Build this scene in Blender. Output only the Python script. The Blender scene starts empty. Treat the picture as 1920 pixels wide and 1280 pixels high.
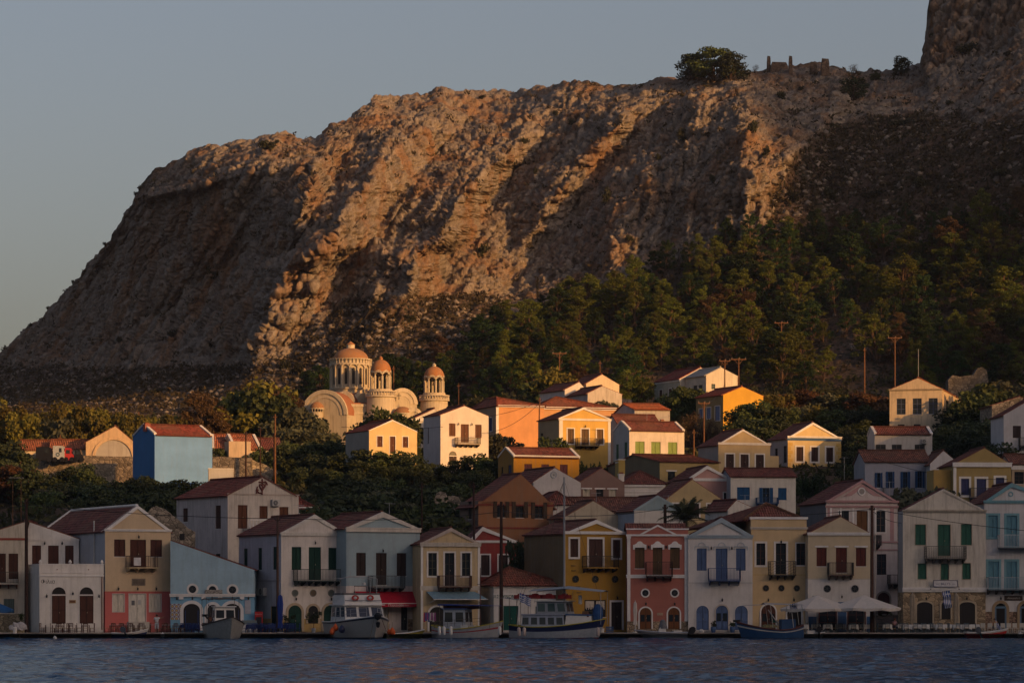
import bpy, bmesh, math, random
import numpy as np
from mathutils import Vector, Matrix, Euler
R=math.radians
SC=bpy.context.scene
COL=SC.collection
F=6150.0; HC=3.3; HV=1128.0      # focal length in photo pixels, eye height, horizon row
SUN_AZ=R(48); SUN_EL=R(12)
def P(u,v,Y): return Vector(((u-960)*Y/F, Y, HC+(HV-v)*Y/F))
def ZV(v,Y): return HC+(HV-v)*Y/F
def XU(u,Y): return (u-960)*Y/F

# ---------- tagging ----------
def link(o,parent=None):
    COL.objects.link(o)
    if parent is not None: o.parent=parent
    return o
def tag(o,label=None,cat=None,group=None,kind=None):
    if label: o['label']=label
    if cat: o['category']=cat
    if group: o['group']=group
    if kind: o['kind']=kind
    return o
def thing(name,label,cat,loc=(0,0,0),rz=0,group=None):
    o=bpy.data.objects.new(name,None); o.empty_display_size=.2
    o.location=loc; o.rotation_euler=(0,0,rz); link(o)
    return tag(o,label,cat,group)
def copy_tree(o,parent=None):
    c=o.copy(); COL.objects.link(c); c.parent=parent
    for ch in o.children:
        copy_tree(ch,c)
    return c

# ---------- materials ----------
MATS={}
class NT:
    def __init__(s,name):
        s.m=bpy.data.materials.new(name); s.m.use_nodes=True
        s.t=s.m.node_tree; s.t.nodes.clear()
        s.out=s.n('ShaderNodeOutputMaterial'); s.b=s.n('ShaderNodeBsdfPrincipled')
        s.t.links.new(s.b.outputs[0],s.out.inputs['Surface'])
    def n(s,typ,**k):
        x=s.t.nodes.new(typ)
        for a,b in k.items(): setattr(x,a,b)
        return x
    def l(s,a,b): s.t.links.new(a,b)
    def mapping(s,scale=(1,1,1),coord='Object',loc=(0,0,0)):
        tc=s.n('ShaderNodeTexCoord'); mp=s.n('ShaderNodeMapping')
        mp.inputs['Scale'].default_value=scale; mp.inputs['Location'].default_value=loc
        s.l(tc.outputs[coord],mp.inputs[0]); return mp.outputs[0]
    def noise(s,vec,scale,detail=4,rough=.6,out='Fac'):
        x=s.n('ShaderNodeTexNoise'); x.inputs['Scale'].default_value=scale
        x.inputs['Detail'].default_value=detail; x.inputs['Roughness'].default_value=rough
        s.l(vec,x.inputs['Vector']); return x.outputs[out]
    def vor(s,vec,scale,feature='F1',out='Distance',rnd=1):
        x=s.n('ShaderNodeTexVoronoi',feature=feature); x.inputs['Scale'].default_value=scale
        x.inputs['Randomness'].default_value=rnd
        s.l(vec,x.inputs['Vector']); return x.outputs[out]
    def ramp(s,f,stops):
        r=s.n('ShaderNodeValToRGB'); e=r.color_ramp.elements
        while len(e)<len(stops): e.new(.5)
        for i,(p,c) in enumerate(stops):
            e[i].position=p
            if not hasattr(c,'__len__'): c=(c,c,c)
            e[i].color=tuple(c)+(1,)
        s.l(f,r.inputs[0]); return r.outputs[0]
    def mix(s,f,a,b,mode='MIX'):
        x=s.n('ShaderNodeMix',data_type='RGBA',blend_type=mode)
        for i,v in ((0,f),(6,a),(7,b)):
            if hasattr(v,'is_output'): s.l(v,x.inputs[i])
            elif i==0: x.inputs[0].default_value=v
            else: x.inputs[i].default_value=tuple(v)+(1,)
        return x.outputs[2]
    def math(s,op,a,b=0.0,clamp=False):
        x=s.n('ShaderNodeMath',operation=op,use_clamp=clamp)
        for i,v in ((0,a),(1,b)):
            if hasattr(v,'is_output'): s.l(v,x.inputs[i])
            else: x.inputs[i].default_value=v
        return x.outputs[0]
    def bump(s,h,strength=.3,dist=.05):
        x=s.n('ShaderNodeBump'); x.inputs['Strength'].default_value=strength
        x.inputs['Distance'].default_value=dist
        s.l(h,x.inputs['Height']); s.l(x.outputs[0],s.b.inputs['Normal'])
    def set(s,col=None,rough=None,metal=None,spec=None):
        if col is not None:
            if hasattr(col,'is_output'): s.l(col,s.b.inputs['Base Color'])
            else: s.b.inputs['Base Color'].default_value=tuple(col)+(1,)
        if rough is not None:
            if hasattr(rough,'is_output'): s.l(rough,s.b.inputs['Roughness'])
            else: s.b.inputs['Roughness'].default_value=rough
        if metal is not None: s.b.inputs['Metallic'].default_value=metal
        if spec is not None: s.b.inputs['Specular IOR Level'].default_value=spec
        return s.m
def mul(c,k): return tuple(min(1,x*k) for x in c)

def plaster(col,dirt=.35,name=None):
    key=('pl',col,dirt)
    if key in MATS: return MATS[key]
    t=NT('plaster'); v=t.mapping()
    big=t.noise(v,.45,5,.65)
    st=t.noise(t.mapping((2.2,2.2,.22)),1.3,5,.7)
    fine=t.noise(v,9,4,.7)
    c=t.mix(t.ramp(big,[(.32,0),(.68,1)]),mul(col,.80),mul(col,1.08))
    stain=t.ramp(st,[(.48,0),(.72,min(dirt*1.5,.9))])
    c=t.mix(stain,c,mul((.20,.165,.13),1.0))
    pv=t.noise(v,1.1,6,.75)
    patch=t.ramp(pv,[(.57,0),(.63,min(dirt*1.2,.9))])
    c=t.mix(patch,c,mul((col[0]*.75+.05,col[1]*.75+.05,col[2]*.75+.04),.85))
    c=t.mix(.25,c,t.ramp(fine,[(.2,mul(col,.7)),(.8,mul(col,1.15))]))
    sz=t.n('ShaderNodeSeparateXYZ'); t.l(v,sz.inputs[0])
    damp=t.ramp(t.math('ADD',t.math('MULTIPLY',sz.outputs[2],.45),t.math('MULTIPLY',t.noise(v,1.3,5,.7),1.1)),[(.50,min(.25+dirt,.8)),(.78,0)])
    c=t.mix(damp,c,mul((col[0]*.5+.06,col[1]*.5+.05,col[2]*.5+.04),.8))
    t.set(c,.9,spec=.2); t.bump(fine,.35,.03)
    MATS[key]=t.m; return t.m
def paint(col,rough=.6,var=.25,spec=.3):
    key=('pt',col,rough,var)
    if key in MATS: return MATS[key]
    t=NT('paint'); v=t.mapping()
    n=t.noise(v,3.5,5,.7)
    c=t.ramp(n,[(.25,mul(col,1-var)),(.75,mul(col,1+var*.5))])
    t.set(c,rough,spec=spec); t.bump(n,.1,.01)
    MATS[key]=t.m; return t.m
def shutter(col):
    key=('sh',col)
    if key in MATS: return MATS[key]
    t=NT('shutter_paint'); v=t.mapping()
    w=t.n('ShaderNodeTexWave',wave_type='BANDS',bands_direction='Z',wave_profile='SAW')
    w.inputs['Scale'].default_value=4.0; t.l(v,w.inputs['Vector'])
    n=t.noise(t.mapping((6,6,.8)),1.6,4,.7)
    c=t.ramp(n,[(.3,mul(col,.7)),(.7,mul(col,1.2))])
    t.set(c,.6,spec=.25); t.bump(w.outputs['Fac'],.6,.03)
    MATS[key]=t.m; return t.m
def tiles(col,old=.3):
    key=('ti',col,old)
    if key in MATS: return MATS[key]
    t=NT('roof_tiles')
    tc=t.n('ShaderNodeTexCoord'); uv=tc.outputs['UV']
    sep=t.n('ShaderNodeSeparateXYZ'); t.l(uv,sep.inputs[0])
    fx=t.math('FLOOR',t.math('MULTIPLY',sep.outputs[0],4.2)); fy=t.math('FLOOR',t.math('MULTIPLY',sep.outputs[1],2.6))
    cb=t.n('ShaderNodeCombineXYZ'); t.l(fx,cb.inputs[0]); t.l(fy,cb.inputs[1])
    wn=t.n('ShaderNodeTexWhiteNoise'); t.l(cb.outputs[0],wn.inputs['Vector'])
    v=t.mapping()
    n=t.noise(v,.7,5,.7)
    c=t.mix(wn.outputs['Value'],mul(col,.55),mul(col,1.5))
    c=t.mix(t.ramp(t.noise(t.mapping((1,1,1),loc=(7,3,1)),.35,4,.6),[(.42,0),(.62,.5)]),c,(.26,.13,.08))
    c=t.mix(t.ramp(n,[(.40,0),(.72,old)]),c,(.075,.06,.05))
    s=t.math('SINE',t.math('MULTIPLY',sep.outputs[0],26.4))
    # fold lines between courses are darker
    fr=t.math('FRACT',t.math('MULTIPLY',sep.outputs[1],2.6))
    fold_line=t.ramp(fr,[(.0,.55),(.22,0)])
    c=t.mix(fold_line,c,mul(col,.35))
    t.set(c,.85,spec=.2); t.bump(s,.8,.05)
    MATS[key]=t.m; return t.m
def stone(scale=2.2,col=(.26,.22,.17),dark=.3,name='stone_masonry'):
    key=('st',scale,col,dark)
    if key in MATS: return MATS[key]
    t=NT(name); v=t.mapping((1,1,1.35))
    d=t.vor(v,scale,'DISTANCE_TO_EDGE'); cc=t.vor(v,scale,'F1','Color')
    bw=t.n('ShaderNodeRGBToBW'); t.l(cc,bw.inputs[0])
    c=t.ramp(bw.outputs[0],[(.15,mul(col,.55)),(.5,col),(.85,mul(col,1.35))])
    n=t.noise(v,.8,4,.7)
    c=t.mix(t.ramp(n,[(.4,0),(.7,.5)]),c,mul(col,.6))
    m=t.ramp(d,[(.01,1),(.07,0)])
    c=t.mix(m,c,mul(col,dark)); t.set(c,.95,spec=.15); t.bump(t.ramp(d,[(0,0),(.12,1)]),.6,.08)
    MATS[key]=t.m; return t.m
def glass(col=(.02,.025,.03)):
    key=('gl',col)
    if key in MATS: return MATS[key]
    t=NT('window_glass'); t.set(col,.12,spec=.5); MATS[key]=t.m; return t.m
def foliage(c0,c1,sc=.5):
    key=('fo',c0,c1,sc)
    if key in MATS: return MATS[key]
    t=NT('leaves'); 
    oi=t.n('ShaderNodeObjectInfo'); v=t.mapping()
    n=t.noise(v,sc,4,.7); n2=t.noise(v,5,2,.6)
    c=t.ramp(n,[(.3,c0),(.7,c1)])
    c=t.mix(.5,c,t.ramp(n2,[(.25,mul(c0,.7)),(.75,mul(c1,1.25))]))
    hs=t.n('ShaderNodeHueSaturation'); t.l(c,hs.inputs['Color'])
    t.l(t.math('ADD',t.math('MULTIPLY',oi.outputs['Random'],.03),.49),hs.inputs['Hue'])
    t.l(t.math('ADD',t.math('MULTIPLY',oi.outputs['Random'],.7),.65),hs.inputs['Value'])
    t.set(hs.outputs[0],.7,spec=.2)
    # thin leaves let some light through
    tr=t.n('ShaderNodeBsdfTranslucent'); t.l(hs.outputs[0],tr.inputs[0])
    ms=t.n('ShaderNodeMixShader'); ms.inputs[0].default_value=.25
    t.l(t.b.outputs[0],ms.inputs[1]); t.l(tr.outputs[0],ms.inputs[2]); t.l(ms.outputs[0],t.out.inputs['Surface'])
    MATS[key]=t.m; return t.m
def emit(col,k):
    key=('em',col,k)
    if key in MATS: return MATS[key]
    t=NT('lit_lamp'); t.set(col,.5); t.b.inputs['Emission Color'].default_value=tuple(col)+(1,)
    t.b.inputs['Emission Strength'].default_value=k; MATS[key]=t.m; return t.m

# ---------- mesh builder ----------
class MB:
    def __init__(s): s.v=[]; s.f=[]; s.m=[]; s.uv=[]; s.mats=[]
    def mi(s,mat):
        if mat not in s.mats: s.mats.append(mat)
        return s.mats.index(mat)
    def face(s,pts,mat,uv=None):
        i=len(s.v); s.v+= [tuple(p) for p in pts]; s.f.append(tuple(range(i,i+len(pts))))
        s.m.append(s.mi(mat)); s.uv.append(uv)
    def mesh(s,V,Fs,mat):
        i=len(s.v); s.v+=[tuple(p) for p in V]; k=s.mi(mat)
        for f in Fs: s.f.append(tuple(i+j for j in f)); s.m.append(k); s.uv.append(None)
    def box(s,x0,x1,y0,y1,z0,z1,mat):
        V=[(x,y,z) for z in (z0,z1) for y in (y0,y1) for x in (x0,x1)]
        s.mesh(V,[(0,2,3,1),(4,5,7,6),(0,1,5,4),(2,6,7,3),(0,4,6,2),(1,3,7,5)],mat)
    def bar(s,a,b,w,mat,h=None):
        a=Vector(a); b=Vector(b); d=(b-a)
        if d.length<1e-6: return
        d.normalize(); up=Vector((0,0,1)) if abs(d.z)<.9 else Vector((0,1,0))
        x=d.cross(up).normalized()*w/2; y=d.cross(x).normalized()*(h or w)/2
        V=[p+sx*x+sy*y for p in (a,b) for sx,sy in ((-1,-1),(1,-1),(1,1),(-1,1))]
        s.mesh(V,[(0,3,2,1),(4,5,6,7),(0,1,5,4),(1,2,6,5),(2,3,7,6),(3,0,4,7)],mat)
    def tube(s,pts,r,mat,n=8,cap=True):
        pts=[Vector(p) for p in pts]; rr=r if hasattr(r,'__len__') else [r]*len(pts)
        V=[];Fs=[]
        for i,p in enumerate(pts):
            d=(pts[min(i+1,len(pts)-1)]-pts[max(i-1,0)])
            if d.length<1e-9: d=Vector((0,0,1))
            d.normalize(); up=Vector((0,0,1)) if abs(d.z)<.95 else Vector((0,1,0))
            x=d.cross(up).normalized(); y=d.cross(x).normalized()
            for k in range(n):
                a=2*math.pi*k/n; V.append(p+x*rr[i]*math.cos(a)+y*rr[i]*math.sin(a))
        for i in range(len(pts)-1):
            for k in range(n): Fs.append((i*n+k,i*n+(k+1)%n,(i+1)*n+(k+1)%n,(i+1)*n+k))
        if cap: Fs.append(tuple(range(n))); Fs.append(tuple(reversed(range((len(pts)-1)*n,len(pts)*n))))
        s.mesh(V,Fs,mat)
    def lathe(s,prof,mat,n=24,c=(0,0,0),a0=0,a1=2*math.pi,sx=1,sy=1):
        full=abs(a1-a0-2*math.pi)<1e-6; m=n if full else n+1
        V=[];Fs=[]
        for (r,z) in prof:
            for k in range(m):
                a=a0+(a1-a0)*k/n; V.append((c[0]+r*math.cos(a)*sx,c[1]+r*math.sin(a)*sy,c[2]+z))
        for i in range(len(prof)-1):
            for k in range(n): 
                k2=(k+1)%m
                Fs.append((i*m+k,i*m+k2,(i+1)*m+k2,(i+1)*m+k))
        s.mesh(V,Fs,mat)
    def prism(s,poly,y0,y1,mat):     # polygon in xz, extruded along y
        n=len(poly); V=[(x,y0,z) for x,z in poly]+[(x,y1,z) for x,z in poly]
        Fs=[tuple(range(n)),tuple(reversed(range(n,2*n)))]+[(i,(i+1)%n,n+(i+1)%n,n+i) for i in range(n)]
        s.mesh(V,[tuple(reversed(f)) for f in Fs],mat)
    def ring(s,inner,outer,y0,y1,mat,closed=False):  # strip between 2 polylines in xz
        n=len(inner); m=n if closed else n-1
        V=[(x,y0,z) for x,z in inner]+[(x,y0,z) for x,z in outer]+[(x,y1,z) for x,z in inner]+[(x,y1,z) for x,z in outer]
        Fs=[]
        for i in range(m):
            j=(i+1)%n
            Fs+=[(i,j,n+j,n+i),(n+i,n+j,3*n+j,3*n+i),(i,2*n+i,2*n+j,j)]
        s.mesh(V,Fs,mat)
    def build(s,name,parent=None,smooth=False):
        me=bpy.data.meshes.new(name); me.from_pydata(s.v,[],s.f); 
        for m in s.mats: me.materials.append(m)
        me.polygons.foreach_set('material_index',s.m)
        if any(u is not None for u in s.uv):
            ul=me.uv_layers.new(name='UV'); d=ul.data
            for p,u in zip(me.polygons,s.uv):
                if u is not None:
                    for k,li in enumerate(p.loop_indices): d[li].uv=u[k]
        if smooth: me.polygons.foreach_set('use_smooth',[True]*len(me.polygons))
        me.update()
        o=bpy.data.objects.new(name,me); return link(o,parent)
def npmesh(name,V,Fq,mat,parent=None,smooth=False,attrs=None):
    me=bpy.data.meshes.new(name); n=len(V); k=Fq.shape[1]; m=len(Fq)
    me.vertices.add(n); me.vertices.foreach_set('co',np.asarray(V,dtype=np.float32).ravel())
    me.loops.add(m*k); me.loops.foreach_set('vertex_index',Fq.astype(np.int32).ravel())
    me.polygons.add(m); me.polygons.foreach_set('loop_start',np.arange(0,m*k,k,dtype=np.int32))
    me.update(calc_edges=True)
    if smooth: me.polygons.foreach_set('use_smooth',np.ones(m,dtype=bool))
    if attrs:
        for a,val in attrs.items():
            at=me.attributes.new(a,'FLOAT','POINT'); at.data.foreach_set('value',np.asarray(val,dtype=np.float32).ravel())
    me.materials.append(mat); me.update()
    o=bpy.data.objects.new(name,me); return link(o,parent)

# ---------- numpy noise ----------
def _h(ix,iy,iz,seed):
    n=(ix.astype(np.int64)*374761393+iy.astype(np.int64)*668265263+iz.astype(np.int64)*2147483647+seed*1274126177)&0xffffffff
    n=((n^(n>>13))*1274126177)&0xffffffff
    n=((n^(n>>15))*2246822519)&0xffffffff
    return ((n^(n>>16))&0xffffff)/float(0xffffff)
def vnoise(x,y,z,seed=0):
    ix=np.floor(x);iy=np.floor(y);iz=np.floor(z); fx=x-ix;fy=y-iy;fz=z-iz
    fx=fx*fx*fx*(fx*(fx*6-15)+10);fy=fy*fy*fy*(fy*(fy*6-15)+10);fz=fz*fz*fz*(fz*(fz*6-15)+10)
    r=0
    for a in (0,1):
        for b in (0,1):
            for c in (0,1):
                w=(fx if a else 1-fx)*(fy if b else 1-fy)*(fz if c else 1-fz)
                r=r+w*_h(ix+a,iy+b,iz+c,seed)
    return r*2-1
def fbm(x,y,z,o=4,seed=0,g=.5,ridged=False):
    r=0;a=1;t=0
    for i in range(o):
        n=vnoise(x,y,z,seed+i*17)
        if ridged: n=1-2*np.abs(n)
        r=r+a*n;t+=a;a*=g;x=x*2.03+5.1;y=y*2.03+3.7;z=z*2.03+1.3
    return r/t
def worley(x,y,z,seed=0):
    ix=np.floor(x);iy=np.floor(y);iz=np.floor(z)
    d1=np.full(x.shape,9.);d2=np.full(x.shape,9.);idr=np.zeros(x.shape)
    for a in (-1,0,1):
        for b in (-1,0,1):
            for c in (-1,0,1):
                cx=ix+a;cy=iy+b;cz=iz+c
                px=cx+_h(cx,cy,cz,seed);py=cy+_h(cx,cy,cz,seed+1);pz=cz+_h(cx,cy,cz,seed+2)
                d=np.sqrt((px-x)**2+(py-y)**2+(pz-z)**2)
                r=_h(cx,cy,cz,seed+3)
                t_=(x-px)*(_h(cx,cy,cz,seed+4)-.5)+(z-pz)*(_h(cx,cy,cz,seed+5)-.5)+(y-py)*(_h(cx,cy,cz,seed+6)-.5)
                nw=d<d1; d2=np.where(nw,d1,np.minimum(d2,d)); idr=np.where(nw,r,idr); tl=np.where(nw,t_,tl) if a+b+c>-3 else t_; d1=np.minimum(d1,d)
    return d1,d2,idr,tl
SKY_AIR=1.0; SKY_DUST=4.0; SKY_OZ=1.3; SKY_STR=.114; SKY_SAT=.90; SKY_TINT=(1.08,.955,.985)
SUN_STR=5.0; SUN_COL=(1,.50,.15); EXPO=0.0; HAZE=.00005
# ================= camera, sky, sun =================
cam=bpy.data.cameras.new('camera'); co=bpy.data.objects.new('camera',cam); COL.objects.link(co); SC.camera=co
co.location=(0,0,HC); co.rotation_euler=(R(90),0,0)
cam.sensor_width=36; cam.lens=F/1920*36; cam.shift_y=(HV-640)/1920
cam.clip_start=1; cam.clip_end=9000
W=bpy.data.worlds.new('World'); SC.world=W; W.use_nodes=True
nt=W.node_tree; bg=nt.nodes['Background']
sky=nt.nodes.new('ShaderNodeTexSky'); sky.sky_type='NISHITA'; sky.sun_disc=False
sky.sun_elevation=SUN_EL; sky.sun_rotation=math.pi-SUN_AZ
sky.air_density=SKY_AIR; sky.dust_density=SKY_DUST; sky.ozone_density=SKY_OZ; sky.altitude=0
hs_=nt.nodes.new('ShaderNodeHueSaturation'); hs_.inputs['Saturation'].default_value=SKY_SAT; nt.links.new(sky.outputs[0],hs_.inputs['Color']); mx_=nt.nodes.new('ShaderNodeMix'); mx_.data_type='RGBA'; mx_.blend_type='MULTIPLY'; mx_.inputs[0].default_value=1; mx_.inputs[7].default_value=SKY_TINT+(1,); nt.links.new(hs_.outputs[0],mx_.inputs[6]); nt.links.new(mx_.outputs[2],bg.inputs[0]); bg.inputs[1].default_value=SKY_STR
sl=bpy.data.lights.new('sun','SUN'); so=bpy.data.objects.new('sun',sl); COL.objects.link(so)
sl.energy=SUN_STR; sl.angle=R(.6); sl.color=SUN_COL
sd=Vector((math.sin(SUN_AZ)*math.cos(SUN_EL),-math.cos(SUN_AZ)*math.cos(SUN_EL),math.sin(SUN_EL)))
so.rotation_euler=sd.to_track_quat('Z','Y').to_euler(); so.location=(60,-80,60)
SC.view_settings.view_transform='Standard'; SC.view_settings.look='None'; SC.view_settings.gamma=1
SC.view_settings.exposure=EXPO
SC.cycles.max_bounces=5; SC.cycles.diffuse_bounces=3; SC.cycles.glossy_bounces=2; SC.cycles.transmission_bounces=2
SC.cycles.use_denoising=True

# ================= land =================
UM0,UM1,DU=-330.0,2250.0,2.7
us=np.arange(UM0,UM1+.1,DU); NU=len(us)
# town ground: height above water by distance, two profiles blended across the picture
TY=[296,312,330,360,380,400,430,455,480,520]
TZL=[.4,.5,2.2,7.5,12.5,16.5,18.5,20,22,26]
TZR=[.4,.5,2.6,7.5,12.5,16.8,21.5,25.5,29,33.5]
def town_z(u,Y):
    u=np.asarray(u,float); Y=np.asarray(Y,float)
    w=np.clip((u-760)/560,0,1)
    z=np.interp(Y,TY,TZL)*(1-w)+np.interp(Y,TY,TZR)*w
    X=(u-960)*Y/F
    # grassy knoll at the far left
    z=z+7.0*np.exp(-((X+48.5)/6.0)**2-((Y-352)/14.0)**2)
    return z
# mountain: columns of eight (distance, picture row) knots
MK={
-330:[(560,835),(600,830),(650,825),(690,822),(720,820),(735,818),(745,815),(750,812)],
-150:[(560,830),(600,822),(640,810),(690,800),(720,790),(740,770),(752,755),(760,742)],
0:[(560,822),(605,800),(655,775),(705,745),(745,722),(775,700),(795,682),(805,664)],
130:[(560,815),(605,790),(650,755),(690,720),(725,670),(745,620),(760,580),(770,543)],
200:[(560,812),(604,782),(645,745),(680,710),(708,640),(725,560),(738,500),(742,458)],
285:[(560,810),(602,770),(638,730),(668,690),(690,590),(696,470),(694,372),(702,318)],
400:[(560,806),(597,755),(628,712),(650,668),(666,560),(670,430),(668,345),(691,268)],
500:[(560,802),(592,748),(614,700),(630,650),(644,540),(651,400),(655,310),(690,251)],
590:[(560,800),(586,735),(605,680),(620,600),(630,500),(642,380),(658,310),(700,262)],
640:[(560,800),(584,725),(602,660),(618,580),(634,480),(652,360),(672,280),(706,228)],
705:[(560,800),(582,715),(600,640),(618,560),(638,440),(658,330),(684,240),(716,183)],
770:[(560,795),(582,700),(602,630),(622,560),(642,450),(662,340),(690,250),(728,182)],
830:[(560,790),(582,690),(604,615),(626,560),(646,450),(664,350),(692,250),(736,168)],
960:[(550,765),(580,665),(610,595),(634,548),(655,470),(672,360),(696,265),(744,173)],
1100:[(545,755),(580,650),(610,575),(634,520),(648,440),(662,330),(684,230),(716,146)],
1150:[(543,752),(580,645),(608,560),(626,500),(640,430),(654,320),(676,225),(712,163)],
1250:[(540,748),(580,635),(608,520),(624,455),(634,400),(648,310),(668,210),(700,146)],
1400:[(535,745),(583,610),(603,470),(610,400),(614,335),(626,255),(648,190),(692,135)],
1560:[(530,745),(584,575),(610,430),(620,355),(628,295),(642,230),(664,170),(696,118)],
1600:[(530,745),(582,565),(608,425),(617,345),(625,285),(642,225),(668,175),(700,136)],
1690:[(530,745),(580,555),(602,415),(610,335),(620,270),(640,215),(668,170),(700,128)],
1728:[(530,745),(578,550),(598,410),(606,325),(617,260),(640,205),(670,155),(700,121)],
1735:[(530,745),(578,550),(598,410),(606,325),(617,260),(640,205),(671,150),(700,104)],
1741:[(530,745),(577,548),(597,408),(605,322),(616,256),(640,200),(672,128),(700,62)],
1749:[(530,745),(577,548),(597,408),(605,322),(616,256),(640,200),(672,112),(700,8)],
1758:[(530,745),(577,546),(596,406),(604,320),(615,253),(640,195),(671,112),(698,-60)],
1800:[(530,745),(575,540),(592,400),(599,312),(612,245),(638,180),(668,112),(696,-150)],
1920:[(530,745),(568,520),(582,380),(588,290),(600,215),(625,140),(655,70),(685,-190)],
2250:[(520,735),(545,500),(555,330),(560,210),(570,120),(600,40),(630,-20),(670,-230)],
}
ku=sorted(MK); KN=8
KY=np.array([[MK[u][k][0] for k in range(KN)] for u in ku],float); KV=np.array([[MK[u][k][1] for k in range(KN)] for u in ku],float)
cY=np.array([np.interp(us,ku,KY[:,k]) for k in range(KN)]); cV=np.array([np.interp(us,ku,KV[:,k]) for k in range(KN)])
NR=[30,54,66,68,84,84,78]        # rows between knots
rows=[];rowv=[];rk=[]
def cr(a,b,c,d,t): return .5*((2*b)+(-a+c)*t+(2*a-5*b+4*c-d)*t*t+(-a+3*b-3*c+d)*t**3)
for k in range(KN-1):
    for i in range(NR[k]):
        t=i/NR[k]; 
        a,b,c,d=max(k-1,0),k,k+1,min(k+2,KN-1)
        yy=cY[b]*(1-t)+cY[c]*t; vv=cV[b]*(1-t)+cV[c]*t
        rows.append(yy); rowv.append(vv); rk.append(k+t)
rows.append(cY[-1]); rowv.append(cV[-1]); rk.append(KN-1)
MYg=np.array(rows); MVg=np.array(rowv); RK=np.array(rk)[:,None]*np.ones((1,NU))
# ribs: crest lines (row -> u), strong spurs leaning forward
RIBS=[ # (list of (v,u)), amplitude by v
 ([(250,548),(300,470),(345,390),(375,262),(460,195),(560,120),(700,0),(800,-60)],[(250,0),(330,5),(400,6),(700,4),(800,0)]),
 ([(180,705),(235,645),(290,600),(350,586),(385,574),(470,540),(560,430),(640,395),(720,330),(800,300)],[(180,4),(280,12),(380,12),(480,6),(640,5),(800,0)]),
 ([(165,850),(215,812),(280,742),(350,690),(400,652),(460,620),(500,545),(560,512),(620,494),(680,470),(800,450)],[(165,4),(260,13),(400,17),(520,17),(640,15),(700,6),(800,0)]),
 ([(150,1075),(210,1002),(290,952),(340,893),(400,853),(450,832),(475,785),(530,770),(600,745),(700,720),(800,700)],[(150,5),(250,13),(400,17),(500,17),(560,9),(640,1),(800,0)]),
 ([(145,1225),(200,1190),(250,1140),(300,1095),(350,1062),(420,1010),(500,955),(560,900),(700,870),(800,850)],[(145,3),(220,10),(330,10),(430,6),(520,5),(600,0),(800,0)]),
 ([(140,1330),(200,1310),(300,1270),(400,1220),(500,1150),(600,1100),(800,1050)],[(140,3),(220,6),(350,6),(430,3),(500,0),(800,0)]),
 ([(120,1580),(200,1565),(260,1510),(330,1450),(400,1400),(800,1350)],[(120,3),(200,7),(330,6),(400,0),(800,0)]),
]
Ug=us[None,:]*np.ones_like(MYg)
cu=[np.interp(MVg,[p[0] for p in r],[p[1] for p in r]) for r,_ in RIBS]
ca=[np.interp(MVg,[p[0] for p in a],[p[1] for p in a]) for _,a in RIBS]
# wobble the crest lines so they are not drawn with a ruler
wob=fbm(MVg/38,np.full_like(MVg,.5),Ug*0+2.2,4,5)*26
D=np.zeros_like(MYg)
for k in range(len(RIBS)):
    d=(Ug-(cu[k]+wob*(0.6+.1*k)))             # px to the right of the crest
    L=[34,58,88,66,50,45,45][k]
    prof_r=np.clip(1-d/L,0,1)**1.1                  # right flank, facing the sun
    prof_l=np.clip(1+d/[30,90,95,130,140,100,70][k],0,1)**1.1        # left flank, steep
    D=np.maximum(D,[1.3,1.5,1.4,1.55,1.5,1.0,1.0][k]*ca[k]*np.where(d>=0,prof_r,prof_l))
# the wall left of the great spur swings away from the sun
sw=np.interp(us,[-330,0,285,560,640,760],[0,0,6,0,0,0])[None,:]
up=Ug+(.62*np.interp(Ug,[900,1250],[1,.25]))*(MVg-300)
fl=fbm(up/46,MVg/240,Ug*0+.3,4,123,.6,True)*4.6+fbm(up/150+3,MVg/420,Ug*0,2,125)*5.0
fl=fl*np.interp(RK,[1.6,2.6,6.0,6.9],[0,1,1,.35])*(1-np.interp(Ug,[1380,1480],[0,1])*np.interp(RK,[5.5,6.0],[1,.0]))
D=D+fl
MY=MYg-D
X0=(Ug-960)*MY/F; Z0=HC+(HV-MVg)*MY/F
# rock versus scrub slope
steep=np.interp(RK,[0,.8,1.6,2.4,3.1,6.2,6.8,7],[0,.0,.05,.45,1,1,.8,.6])
rightsoft=np.interp(Ug,[1330,1500],[0,1])*np.interp(MVg,[150,260],[.0,1])
crag=np.interp(Ug,[1725,1745],[0,1])*np.interp(RK,[5.6,6.1],[0,1])
rn=fbm(X0/18,MY/18,Z0/14,4,31)
rock=np.clip(steep*(1-1.0*rightsoft*(1-crag))+rn*(.75-.25*rightsoft)*np.clip(steep*4,0,1)+crag*.6,0,1)
gul=np.clip((D-fl)/14,0,1); rock=np.clip(rock+gul*.5,0,1)
scree=np.interp(Ug,[600,660,900,960],[0,1,1,0])*np.interp(MVg+10*rn,[535,570],[0,1]); scree=np.maximum(scree,np.interp(MVg+14*rn,[668,705],[0,1])*np.interp(Ug,[520,600],[1,.6]))
rock=np.clip(rock*(1-.9*scree),0,1)
band=np.exp(-((Ug-(1500-.9*(MVg-240)))/38)**2)*np.interp(MVg,[215,250,350,400],[0,1,1,0]); rock=np.clip(rock+band*.8,0,1)
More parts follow.
